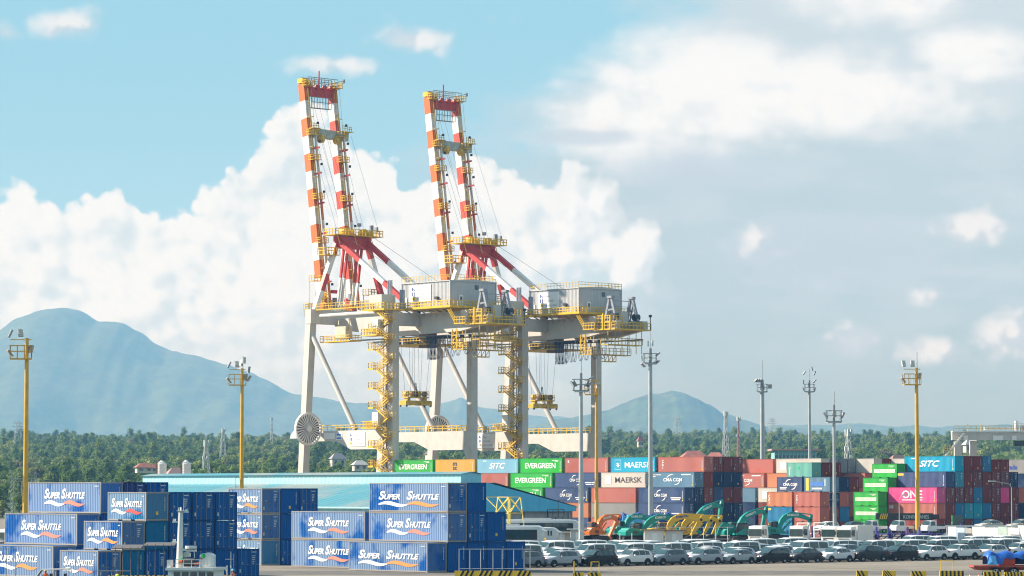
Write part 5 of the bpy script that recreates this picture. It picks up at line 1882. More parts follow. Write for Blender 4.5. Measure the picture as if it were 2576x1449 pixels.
def lattice_tower(px, d, ytop, ybase, w0, label, group='radio and power towers among the trees', arms=False, m=None):
    zb, zt = zat(ybase, d), zat(ytop, d)
    p = at(px, d, zb)
    root = thing('lattice_tower', label, 'tower', (p.x, p.y, zb), R(20), group)
    m = m or M_LATT
    h = zt - zb
    a = MB()
    q = lambda i, z: Vector((((-1, 1, 1, -1)[i]) * (w0 * (1 - .75 * z / h)) / 2, ((-1, -1, 1, 1)[i]) * (w0 * (1 - .75 * z / h)) / 2, z))
    for i in range(4):
        a.bar(q(i, 0), q(i, h), .25)
    a.build('leg', m, root)
    n = max(6, int(h / 3.5))
    b = MB()
    for k in range(n):
        z0, z1 = h * k / n, h * (k + 1) / n
        for i in range(4):
            j = (i + 1) % 4
            b.bar(q(i, z0), q(j, z1), .16); b.bar(q(i, z1), q(j, z1), .16)
    b.build('bracing', m, root)
    c = MB()
    if arms:
        for z, l in ((h * .74, 5.5), (h * .85, 4.6), (h * .95, 3.8)):
            c.bar((-l, 0, z), (l, 0, z), .35)
        c.build('cross_arm', m, root)
    else:
        for k in range(3):
            c.box((math.cos(k * 2.1) * 1.0, math.sin(k * 2.1) * 1.0, h * .97), (.5, .5, 2.2)); c.box((math.cos(k * 2.1 + 1) * 1.1, math.sin(k * 2.1 + 1) * 1.1, h * .62), (.5, .5, 1.4))
        c.tube((0, 0, h), (0, 0, h + 3), .08, 5)
        c.build('aerial', M_PALEGREY, root)


lattice_tower(518, 1150, 1112, 1215, 3.0, 'pale lattice radio tower rising behind the turquoise roof')
lattice_tower(561, 1700, 1080, 1150, 3.0, 'small distant radio tower between the two pale ones')
lattice_tower(2135, 1000, 1085, 1200, 2.6, 'white lattice tower above the grey container ends')
lattice_tower(1826, 1500, 1036, 1170, 3.0, 'tall mobile phone tower at the foot of the hill')
lattice_tower(1858, 1700, 1050, 1170, 1.5, 'thin red mast beside the mobile phone tower', m=M_LATTR)
lattice_tower(45, 2300, 1060, 1150, 8.0, 'faint power pylon below the mountain peak', arms=True)
lattice_tower(1703, 3100, 1046, 1110, 9.0, 'faint power pylon before the round hill', arms=True)
lattice_tower(1942, 3300, 1052, 1105, 8.0, 'faint power pylon between two far grey masts', arms=True)
lattice_tower(683, 2600, 1050, 1130, 2.4, 'thin distant mast above the trees beside the crane leg')


def silo(px, d, ytop, ybase, label, r):
    zb, zt = zat(ybase, d), zat(ytop, d)
    p = at(px, d, zb)
    root = thing('storage_silo', label, 'silo', (p.x, p.y, zb), 0, 'silos behind the warehouse')
    a = MB(); a.tube((0, 0, 0), (0, 0, zt - zb), r, 18)
    for k in range(6):
        a.tube((0, 0, (zt - zb) * (.15 + .15 * k)), (0, 0, (zt - zb) * (.15 + .15 * k) + .25), r * 1.03, 18)
    a.build('barrel', mat('silo_paint', (.74, .72, .68), .6, dirt=(.4, .3, .22), dirt_amt=.4), root)
    a = MB(); a.tube((0, 0, zt - zb), (0, 0, zt - zb + .8), r, 18, 0, r * .2); a.build('roof', mat('silo_paint', (.62, .60, .55), .6), root)
    a = MB(); a.bar((-r, -r * .5, 0), (-r, -r * .5, zt - zb + 1.0), .28); a.build('feed_pipe', mat('rust_pipe', (.3, .16, .1), .7), root)


silo(406.5, 760, 1167, 1215, 'white silo nearer the red roofed house', 1.15)
silo(468, 760, 1166, 1215, 'white silo nearer the lattice radio tower', 1.1)
M_ROOFRED = mat('red_tile_roof', (.36, .13, .10), .8, var=.2, scale=.5)
M_WALLC = mat('cream_wall', (.52, .48, .42), .8, var=.1, scale=.3)


def house(px, d, yridge, ybase, wpx, label, roof=None, wall=None, rz=20, two=False):
    zb, zt = zat(ybase, d), zat(yridge, d)
    w = wpx / F * d
    p = at(px, d, zb)
    root = thing('house', label, 'house', (p.x, p.y, zb), R(rz), 'houses among the trees')
    h = zt - zb
    he = h * .62
    dp = w * .6
    a = MB(); a.bx(-w / 2, w / 2, -dp / 2, dp / 2, 0, he); a.build('wall', wall or M_WALLC, root)
    a = MB(); e = .6
    a.add([(-w / 2 - e, -dp / 2 - e, he - .2), (w / 2 + e, -dp / 2 - e, he - .2), (w / 2 + e, dp / 2 + e, he - .2), (-w / 2 - e, dp / 2 + e, he - .2), (-w / 4, 0, h), (w / 4, 0, h)],
          [(0, 1, 5, 4), (1, 2, 5), (2, 3, 4, 5), (3, 0, 4), (3, 2, 1, 0)])
    a.build('roof', roof or M_ROOFRED, root)
    n = max(2, int(w / 3))
    for k in range(n):
        x = -w / 2 + w * (k + .5) / n
        b = MB(); b.bx(x - .6, x + .6, -dp / 2 - .08, -dp / 2 + .02, he * .35, he * .75); b.build('window', M_GLASSD, root)


house(362, 1060, 1165, 1190, 40, 'red roofed house near the silos among the trees')
house(392, 1080, 1168, 1190, 30, 'smaller red roofed house touching the silo')
house(442, 900, 1176, 1215, 40, 'low pinkish roof between the two silos', mat('pink_roof', (.40, .25, .22), .8))
house(1745, 1150, 1134, 1175, 60, 'broad red roofs above the red container row', rz=10)
house(1800, 1200, 1138, 1178, 44, 'red roof half hidden by trees past the tall mast', rz=-15)
house(2345, 1100, 1150, 1190, 60, 'reddish low roof beside the last yellow mast')
house(2258, 1150, 1144, 1185, 42, 'dull red roof behind the green container stack', mat('dull_roof', (.30, .17, .14), .8))
house(1611, 1900, 1098, 1125, 14, 'tiny red house on the wooded slope')
house(850, 1500, 1140, 1175, 36, 'grey roofed house seen between the crane legs', mat('grey_roof', (.30, .29, .30), .7))
house(905, 1250, 1158, 1185, 34, 'pale low shed seen between the crane legs', mat('pale_roof', (.55, .52, .5), .7))
house(1092, 1500, 1128, 1165, 40, 'dark roofed house seen under the crane beam', mat('brown_roof', (.16, .11, .11), .8))
house(2440, 1250, 1105, 1140, 30, 'small white building among trees behind the pier crane', mat('pale_roof', (.55, .52, .5), .7))


def school():
    d = 1150
    zb, zt = zat(1192, d), zat(1129, d)
    p = at(1996, d, zb)
    root = thing('school_building', 'long teal building with pink roof behind the cream containers', 'building', (p.x, p.y, zb), R(3))
    w, dp, h = 120 / F * d * 1.0, 9.0, zt - zb
    a = MB(); a.bx(-w * .43, w * .43, -dp / 2, dp / 2, 0, h - .6); a.build('wall', mat('teal_wall', (.20, .42, .42), .8), root)
    a = MB(); a.bx(-w * .5, w * .56, -dp / 2 - 1.0, dp / 2 + 1.0, h - .7, h - .15); a.build('roof', mat('pink_roof2', (.55, .28, .24), .7), root)
    for k in range(11):
        x = -w * .43 + w * .86 * (k + .5) / 11
        for z in (h * .30, h * .66):
            b = MB(); b.bx(x - .42, x + .42, -dp / 2 - .06, -dp / 2 + .02, z - .7, z + .7); b.build('window', M_GLASSD, root)
        c = MB(); c.bx(x + .60, x + .85, -dp / 2 - .3, -dp / 2, 0, h - .7); c.build('column', mat('teal_column', (.30, .52, .50), .8), root)


school()


def substation():
    d = 950
    zb = zat(1290, d) if False else 0.0
    p = at(57, d, zb)
    root = thing('substation_gantry', 'grey lattice gantry of a substation before the trees', 'gantry', (p.x, p.y, 0), R(4))
    z1, z0 = zat(1211, d), 0
    for k, px in enumerate((30, 88)):
        x = (px - 57) / F * d
        a = MB()
        for sx, sy in ((-1, -1), (1, -1), (1, 1), (-1, 1)):
            a.bar((x + sx * .6, sy * .6, 0), (x + sx * .15, sy * .15, zat(1186, d)), .14)
        for j in range(9):
            a.bar((x - .5, -.5, j * 1.3), (x + .5, .5, j * 1.3 + 1.3), .09)
        a.build('post', M_LATT, root)
    a = MB()
    x0, x1 = (30 - 57) / F * d, (88 - 57) / F * d
    for dz in (0, .9):
        a.bar((x0, 0, z1 + dz), (x1, 0, z1 + dz), .14)
    for k in range(8):
        a.bar((x0 + (x1 - x0) * k / 8, 0, z1), (x0 + (x1 - x0) * (k + 1) / 8, 0, z1 + .9), .09)
    a.build('beam', M_LATT, root)
    a = MB()
    for k in range(6):
        a.tube((x0 + (x1 - x0) * (k + .5) / 6, 0, z1 - 4.2), (x0 + (x1 - x0) * (k + .5) / 6, 0, z1), .07, 5)
    a.build('insulator', M_PALEGREY, root)


substation()


def pier_crane():
    """gantry crane partly in frame at the right edge"""
    d = 720
    s = F / d
    p = at(2400, d, 0)
    root = thing('gantry_crane', 'pale low gantry crane beam with stairs on trees', 'crane', p, R(0))
    X = lambda px: (px - 2400) / s
    Z = lambda py: zat(py, d)
    a = MB(); a.bx(X(2396), X(2720), -1.0, 1.0, Z(1107), Z(1088)); a.build('beam', M_CRANE, root)
    a = MB(); a.bx(X(2396), X(2720), -1.5, 1.5, Z(1087), Z(1087) + .22); a.build('walkway', M_CWHITE, root)
    a = MB(); a.rail([(X(2398), -1.4, Z(1085)), (X(2720), -1.4, Z(1085))], 1.2, .09, 1.3); a.build('handrail', M_OLIVE, root)
    for px in (2411, 2452):
        a = MB(); a.bar((X(px), (0 if px < 2430 else 5), 0), (X(px), (0 if px < 2430 else 1), Z(1109)), 1.3, 1.6); a.build('leg', M_CRANE, root)
    a = MB(); a.bar((X(2411), 0, Z(1140)), (X(2452), 3, Z(1140)), .3); a.build('tie', M_CRANE_D, root)
    a = MB()
    for k in range(14):
        a.box((X(2421) - k * .34, -2.2, Z(1092) - k * .42), (.5, 1.3, .07))
    for sy in (-2.9, -1.5):
        a.bar((X(2424), sy, Z(1090)), (X(2424) - 5, sy, Z(1090) - 6.2), .12, .3)
    st = a.build('stair', M_CWHITE, root)
    a = MB(); a.rail([(X(2392), -2.4, Z(1135)), (X(2372), -2.4, Z(1135))], 1.1, .1, .8); a.bar((X(2392), -2.4, Z(1134)), (X(2372), -2.4, Z(1134)), 1.2, .12); a.bar((X(2388), -2.4, Z(1150)), (X(2388), -2.4, Z(1118)), .15); a.build('side_platform', M_OLIVE, root)
    a = MB(); a.bx(X(2478), X(2550), -.5, .8, Z(1081), Z(1075)); a.build('cable_tray', M_CWHITE, root)
    a = MB(); a.bx(X(2555), X(2562), -1, 1, Z(1084), Z(1059)); a.bx(X(2568), X(2620), -1.2, 1.2, Z(1084), Z(1070)); a.rail([(X(2548), -1.4, Z(1084)), (X(2620), -1.4, Z(1084))], 1.6, .12, .9); a.build('trolley', M_CWHITE, root)
    a = MB(); a.bx(X(2552), X(2620), -1, 1, Z(1122), Z(1109)); a.build('cab', M_DARK, root)
    for px0, px1 in ((2498, 2523), (2545, 2557), (2424, 2435)):
        a = MB(); a.bx(X(px0), X(px1), -1.26, -1.2, Z(1107), Z(1096)); a.build('sign', M_SIGN, root)
    for px in (2436, 2470):
        a = MB(); a.tube((X(px), 0, Z(1085)), (X(px), 0, Z(1066)), .1, 5); a.build('lamp_post', M_OLIVE, root)


pier_crane()

# ================================================================== vehicles
M_TYRE = mat('tyre_rubber', (0.012, 0.012, 0.013), 0.85, var=.2)
M_RIM = mat('alloy_rim', (0.50, 0.51, 0.53), 0.3, metal=.8, var=.05)
M_BLACKPL = mat('black_plastic', (0.018, 0.019, 0.021), 0.6)
M_CGLASS = glass_mat('car_glass', (0.025, 0.055, 0.055), 0.04)
M_HEADL = mat('headlight_lens', (0.55, 0.57, 0.58), 0.12, spec=.8, var=.05)
M_REDLENS = mat('red_lens', (0.35, 0.02, 0.02), 0.2)
M_PLATE = mat('pale_plate', (.6, .6, .58), .6)

# stations from the nose to the tail: x, underside, belt height, top height, half width, half width at the top
CAR_TYPES = {
    'suv': dict(st=[(2.26, .42, .62, .74, .58, .50), (2.16, .30, .78, .92, .80, .66), (1.85, .24, .90, 1.02, .89, .76), (1.05, .24, .99, 1.10, .92, .80), (.30, .24, 1.03, 1.64, .92, .64), (-.35, .24, 1.05, 1.72, .92, .65),
                       (-1.35, .24, 1.08, 1.68, .91, .63), (-1.90, .28, 1.12, 1.58, .88, .60), (-2.20, .34, 1.08, 1.16, .84, .70), (-2.28, .45, .72, .84, .74, .62)],
                win=[(.62, -.28), (-.34, -1.12), (-1.18, -1.72)], ws=(3, 4), rw=(7, 8), wheels=(1.38, -1.36), wr=.36),
    'crossover': dict(st=[(2.22, .42, .60, .72, .58, .50), (2.10, .28, .76, .88, .80, .66), (1.75, .24, .86, .97, .89, .76), (1.00, .24, .94, 1.04, .91, .80), (.20, .24, .98, 1.52, .91, .62), (-.40, .24, 1.00, 1.59, .91, .62),
                             (-1.10, .24, 1.04, 1.52, .90, .60), (-1.95, .28, 1.10, 1.24, .87, .60), (-2.14, .36, 1.00, 1.08, .83, .68), (-2.22, .45, .72, .84, .74, .62)],
                      win=[(.55, -.28), (-.34, -1.05), (-1.10, -1.55)], ws=(3, 4), rw=(6, 7), wheels=(1.36, -1.33), wr=.35),
    'pickup': dict(st=[(2.62, .48, .72, .86, .62, .54), (2.50, .34, .90, 1.04, .84, .70), (2.10, .30, 1.02, 1.14, .92, .80), (1.20, .30, 1.08, 1.20, .93, .82), (.52, .30, 1.12, 1.74, .93, .66), (-.20, .30, 1.13, 1.80, .93, .66),
                          (-.72, .30, 1.14, 1.74, .92, .66), (-.92, .30, 1.14, 1.20, .92, .84), (-2.55, .40, 1.12, 1.18, .91, .84), (-2.66, .50, 1.02, 1.08, .88, .80)],
                   win=[(.80, -.08), (-.14, -.76)], ws=(3, 4), rw=(6, 7), wheels=(1.62, -1.52), wr=.40),
    'van': dict(st=[(2.55, .42, .70, .84, .66, .56), (2.46, .30, .92, 1.08, .84, .70), (2.20, .26, 1.08, 1.22, .92, .78), (1.95, .26, 1.16, 1.34, .94, .80), (1.25, .26, 1.20, 2.02, .94, .72), (.40, .26, 1.20, 2.14, .94, .74),
                       (-1.60, .26, 1.20, 2.14, .94, .74), (-2.46, .28, 1.18, 2.06, .93, .72), (-2.58, .36, 1.10, 1.60, .90, .74), (-2.62, .45, .80, 1.0, .86, .74)],
                win=[(1.55, .62), (.52, -.80), (-.90, -2.25)], ws=(3, 4), rw=(7, 8), wheels=(1.62, -1.50), wr=.34),
    'mpv': dict(st=[(2.16, .42, .62, .74, .58, .50), (2.06, .28, .78, .92, .78, .64), (1.75, .24, .90, 1.02, .86, .74), (1.15, .24, .98, 1.10, .88, .78), (.35, .24, 1.02, 1.62, .88, .62), (-.30, .24, 1.04, 1.70, .88, .63),
                       (-1.45, .24, 1.06, 1.68, .87, .62), (-1.95, .28, 1.10, 1.60, .85, .60), (-2.12, .34, 1.08, 1.20, .82, .70), (-2.18, .45, .72, .84, .72, .62)],
                win=[(.72, -.22), (-.28, -1.02), (-1.08, -1.78)], ws=(3, 4), rw=(7, 8), wheels=(1.34, -1.36), wr=.33),
}
_CAR = {}


def wheel_mesh(r, w=.22):
    t = MB()
    n = 18
    prof = [(-w / 2, r * .62), (-w / 2, r * .93), (-w / 2 + .03, r), (w / 2 - .03, r), (w / 2, r * .93), (w / 2, r * .62)]
    rings = []
    for y, rr in prof:
        rings.append([Vector((math.cos(2 * math.pi * k / n) * rr, y, math.sin(2 * math.pi * k / n) * rr)) for k in range(n)])
    t.loft(rings, 0, cap=False)
    t.add([(0, -w / 2 + .06, 0)] + [(math.cos(2 * math.pi * k / n) * r * .64, -w / 2 + .06, math.sin(2 * math.pi * k / n) * r * .64) for k in range(n)], [(0, 1 + k, 1 + (k + 1) % n) for k in range(n)])
    t.add([(0, w / 2 - .06, 0)] + [(math.cos(2 * math.pi * k / n) * r * .64, w / 2 - .06, math.sin(2 * math.pi * k / n) * r * .64) for k in range(n)], [(0, 1 + k, 1 + (k + 1) % n) for k in range(n)])
    tyre = t.mesh('wheel', M_TYRE, 50)
    s = MB()
    for side in (-1, 1):
        y = side * (w / 2 - .015)
        for k in range(5):
            a = 2 * math.pi * k / 5
            q = lambda rr, b: (math.cos(b) * rr, y, math.sin(b) * rr)
            s.add([q(.03, a - 1), q(.03, a + 1), q(r * .62, a + .24), q(r * .62, a - .24)], [(0, 1, 2, 3)])
        for k in range(n):
            a, b = 2 * math.pi * k / n, 2 * math.pi * (k + 1) / n
            q = lambda rr, c: (math.cos(c) * rr, y, math.sin(c) * rr)
            s.add([q(r * .57, a), q(r * .66, a), q(r * .66, b), q(r * .57, b)], [(0, 1, 2, 3)])
    rim = s.mesh('rim', M_RIM)
    return tyre, rim


def car_meshes(kind):
    if kind in _CAR:
        return _CAR[kind]
    T = CAR_TYPES[kind]
    st = T['st']
    def ring(s):
        x, lo, be, to, wb, wt = s
        hi = to - (.05 if to - be > .25 else .015)
        half = [(0, lo), (wb * .80, lo), (wb * .97, lo + .10), (wb * 1.02, lo + (be - lo) * .55), (wb, be), (wt, hi), (wt * .80, to), (0, to + .015)]
        return [Vector((x, y, z)) for y, z in half] + [Vector((x, -y, z)) for y, z in reversed(half[1:-1])]
    b = MB()
    b.loft([ring(s) for s in st])
    body = b.mesh('body', CARP, 38)
    def sta(x):
        for p, q in zip(st[:-1], st[1:]):
            if q[0] <= x <= p[0]:
                t = (p[0] - x) / (p[0] - q[0])
                return tuple(p[i] + (q[i] - p[i]) * t for i in range(6))
        return st[0] if x > st[0][0] else st[-1]
    def side(x, t, s, off=.014):
        _, lo, be, to, wb, wt = sta(x)
        hi = to - .05
        y = wb + (wt - wb) * t + off
        return Vector((x, s * y, be + (hi - be) * t + off * .3))
    out = dict(body=body, win=[], T=T)
    for wi, (xa, xb) in enumerate(T['win']):
        for s in (-1, 1):
            g = MB()
            n = 5
            vs = []
            for k in range(n + 1):
                x = xa + (xb - xa) * k / n
                _, lo, be, to, wb, wt = sta(x)
                ta = .10
                tb = .90 if to - be > .3 else .10
                vs += [side(x, ta, s), side(x, max(ta + .02, tb), s)]
            g.add(vs, [(2 * k, 2 * k + 2, 2 * k + 3, 2 * k + 1) for k in range(n)])
            out['win'].append(g.mesh('side_window', M_CGLASS))
    def slope(i, j, name, a=.08, c=.94):
        p, q = st[i], st[j]
        g = MB()
        up = 1 if name == 'windscreen' else -1
        L_ = Vector((q[0] - p[0], 0, q[3] - p[3]))
        nn = Vector((-L_.z, 0, L_.x)).normalized()
        if nn.z < 0:
            nn = -nn
        vs = []
        for t in (a, c):
            x, z, w = p[0] + (q[0] - p[0]) * t, p[3] + (q[3] - p[3]) * t, p[5] + (q[5] - p[5]) * t
            vs += [Vector((x, -w * .93, z)) + nn * .03, Vector((x, 0, z + .015)) + nn * .035, Vector((x, w * .93, z)) + nn * .03]
        g.add(vs, [(0, 1, 4, 3), (1, 2, 5, 4)])
        return g.mesh(name, M_CGLASS)
    out['ws'] = slope(*T['ws'], 'windscreen')
    out['rw'] = slope(*T['rw'], 'rear_window', .06, .80)
    # lamps, grille, bumper, sills, arches
    x0 = st[1][0]
    h = MB(); zc = st[1][2] - .02; w = st[1][4]
    for s in (-1, 1):
        hh = MB(); hh.prism([(x0 + .03, zc - .02), (x0 - .02, zc + .14), (x0 - .34, zc + .17), (x0 - .30, zc + .07)], s * (w - .26), s * (w + .045)); out['head', s] = hh.mesh('headlight', M_HEADL)
        tt = MB(); xe = st[-2][0]; tt.bx(xe - .07, xe + .22, s * (st[-2][4] - .16), s * (st[-2][4] + .025), st[-2][2] - .22, st[-2][2] - .02); out['tail', s] = tt.mesh('tail_light', M_REDLENS)
        mm = MB(); xm = T['win'][0][0] - .16; mm.box((xm, s * (.93 + .10), st[4][2] + .07), (.20, .22, .16)); out['mirror', s] = mm.mesh('wing_mirror', CARP)
    g = MB(); g.bx(x0 - .1, st[0][0] + .02, -.46, .46, st[0][2] - .02, st[0][3] + .0); g.bx(x0 - .05, x0 + .08, -.62, .62, st[1][1] + .02, st[1][1] + .22); out['grille'] = g.mesh('grille', M_BLACKPL)
    sl = MB()
    for s in (-1, 1):
        wb = st[4][4]
        sl.bx(T['wheels'][1], T['wheels'][0], s * wb * .90, s * (wb * 1.015), st[4][1] - .03, st[4][1] + .16)
    sl.bx(st[-1][0] + .02, st[-1][0] + .3, -.78, .78, .28, .52)
    for xw in T['wheels']:
        for s in (-1, 1):
            n = 16
            rr = T['wr'] * 1.20
            vs = [(xw, s * (st[4][4] * 1.03), T['wr'])] + [(xw + math.cos(math.pi * (k / n * 1.24 - .12)) * rr, s * (st[4][4] * 1.03), T['wr'] + math.sin(math.pi * (k / n * 1.24 - .12)) * rr) for k in range(n + 1)]
            sl.add(vs, [(0, 1 + k, 2 + k) for k in range(n)])
            vs2 = [(p[0], s * st[4][4] * .7, p[2]) for p in vs[1:]]
            m_ = len(vs2)
            sl.add(vs[1:] + vs2, [(k, k + 1, m_ + k + 1, m_ + k) for k in range(m_ - 1)])
    out['trim'] = sl.mesh('lower_trim', M_BLACKPL)
    out['wheel'] = wheel_mesh(T['wr'])
    if kind == 'pickup':
        q = MB(); q.bx(-2.52, -1.0, -.72, .72, 1.185, 1.215); out['bed'] = q.mesh('load_bed', M_BLACKPL)
    if kind == 'suv':
        q = MB()
        for s in (-1, 1):
            q.bar((.15, s * .60, 1.75), (-1.55, s * .58, 1.74), .05)
        out['rails'] = q.mesh('roof_rails', M_BLACKPL)
    _CAR[kind] = out
    return out


def make_car(kind, colour, loc, rz, label, group, full=True, name='parked_car', cat='car'):
    m = car_meshes(kind)
    t = thing(name, label, cat, loc, rz, group)
    c = (*colour, 1)
    obj('body', m['body'], t, color=c)
    obj('windscreen', m['ws'], t)
    obj('rear_window', m['rw'], t)
    for w in m['win']:
        obj('side_window', w, t)
    T = m['T']
    obj('lower_trim', m['trim'], t)
    for xw in T['wheels']:
        for s in (-1, 1):
            w = obj('wheel', m['wheel'][0], t, (xw, s * (T['st'][4][4] - .07), T['wr']))
            if full:
                obj('rim', m['wheel'][1], w)
    if full:
        for s in (-1, 1):
            obj('headlight', m['head', s], t)
            obj('tail_light', m['tail', s], t)
            obj('wing_mirror', m['mirror', s], t, color=c)
        obj('grille', m['grille'], t)
    if 'bed' in m:
        obj('load_bed', m['bed'], t)
    if 'rails' in m and full:
        obj('roof_rails', m['rails'], t)
    return t


SILV = (0.36, 0.40, 0.44)
GREYM = (0.20, 0.235, 0.28)
WHT = (0.72, 0.73, 0.73)
BLK = (0.012, 0.013, 0.016)
DGR = (0.055, 0.055, 0.062)
LAV = (0.62, 0.64, 0.68)
SBLU = (0.06, 0.12, 0.20)
BEIGE = (0.45, 0.42, 0.37)
LOT_A = R(37)
LD = Vector((math.cos(LOT_A), math.sin(LOT_A), 0))          # along a lane, away from the nose
LN = Vector((-math.sin(LOT_A), math.cos(LOT_A), 0))         # to the next lane behind
LOT_RZ = math.atan2(-LD.y, -LD.x)
P2 = at(1408, 332, 0)
front = [(-1, 'suv', GREYM, 'bluish grey parked car half hidden by the blue container'), (0, 'suv', SILV, 'bluish grey parked car, next to the blue containers in front lane'), (1, 'suv', BLK, 'black parked car next to the first white one'),
         (2, 'suv', WHT, 'white parked car between black and grey cars in front lane'), (3, 'suv', GREYM, 'steel grey parked car just past the first white one'), (4, 'suv', SILV, 'silver grey parked car, third grey in front lane'),
         (5, 'crossover', SILV, 'low silver crossover in the middle of the front lane'), (6, 'crossover', BLK, 'low black crossover next to the silver one'), (7, 'crossover', DGR, 'dark grey crossover with black rims in front lane'),
         (8, 'crossover', LAV, 'off-white sloping crossover next to the dark pickup'), (9, 'pickup', (.03, .034, .04), 'dark pickup truck in the front lane'), (10, 'suv', BLK, 'black parked car just past the dark pickup'),
         (11, 'suv', WHT, 'white parked car with dark pillars by the barriers'), (12, 'pickup', WHT, 'white pickup truck behind the blue tarpaulin'), (13, 'suv', WHT, 'white parked car last in front lane, behind the tarpaulin')]
G_CAR = 'new cars parked in the port lot'
for i, kind, c, lab in front:
    p = P2 + LD * (4.86 * i + random.uniform(-.08, .08))
    make_car(kind, c, p, LOT_RZ + R(random.uniform(-.8, .8)), lab, G_CAR, True, 'pickup_truck' if kind == 'pickup' else 'parked_car', 'pickup truck' if kind == 'pickup' else 'car')
offs = [3.3, 6.4, 11.6, 14.4, 20.2, 23.2, 29.0, 32.2, 38.2, 41.4, 48]
CN = {SILV: 'silver', GREYM: 'steel grey', WHT: 'white', BLK: 'black', DGR: 'dark grey', LAV: 'off-white', SBLU: 'dark blue', BEIGE: 'beige'}
LANE = ['second', 'third', 'fourth', 'fifth', 'sixth', 'seventh', 'eighth', 'ninth', 'tenth', 'eleventh', 'twelfth']
rnd = random.Random(4)
for k, off in enumerate(offs):
    n0 = -1 + int(off * math.tan(LOT_A) / 4.86 * .0) 
    vanlane = k in (2, 3, 6, 7)
    cnt = 0
    for i in range(-4, 17):
        p = P2 + LN * off + LD * (4.95 * i * (1.06 if vanlane else 1) + rnd.uniform(-.35, .35) + off * .75)
        px = PX0 + p.x / p.y * F
        lim = 2640 if off < 40 else 1960
        if px < 1285 or px > lim or rnd.random() < .05:
            continue
        if px > 2360 and p.y > 415:
            continue
        if p.y > 436:
            continue
        if vanlane:
            kind = 'van' if rnd.random() < .55 else rnd.choice(['suv', 'mpv'])
        else:
            kind = rnd.choice(['suv', 'suv', 'crossover', 'crossover', 'mpv', 'mpv', 'pickup'] + (['van'] if k > 5 else []))
        c = WHT if kind == 'van' else rnd.choice([SILV, WHT, WHT, BLK, GREYM, DGR, SBLU, LAV, WHT, WHT, SILV, WHT])
        word = {'van': 'van', 'pickup': 'pickup truck', 'mpv': 'people carrier', 'suv': 'tall car', 'crossover': 'low car'}[kind]
        lab = '%s %s, %s from blue containers in %s lane of parked cars' % (CN[c], word, ORD[cnt], LANE[k])
        make_car(kind, c, p, LOT_RZ + R(rnd.uniform(-1, 1)), lab, G_CAR, k < 2, {'van': 'van', 'pickup': 'pickup_truck'}.get(kind, 'parked_car'), {'van': 'van', 'pickup': 'pickup truck'}.get(kind, 'car'))
        cnt += 1

# ------------------------------------------------------------------ excavators
M_TEALX = mat('teal_machine_paint', (0.006, 0.26, 0.21), 0.4, var=.12, scale=1)
M_ORANGEX = mat('orange_machine_paint', (0.70, 0.16, 0.015), 0.4, var=.1, scale=1)
M_YELX = mat('yellow_machine_paint', (0.72, 0.42, 0.02), 0.4, var=.1, scale=1)
M_TRACK = mat('track_steel', (0.05, 0.045, 0.04), 0.8, var=.3, scale=3)
M_CHROME = mat('chrome_rod', (.6, .6, .6), .2, metal=1)


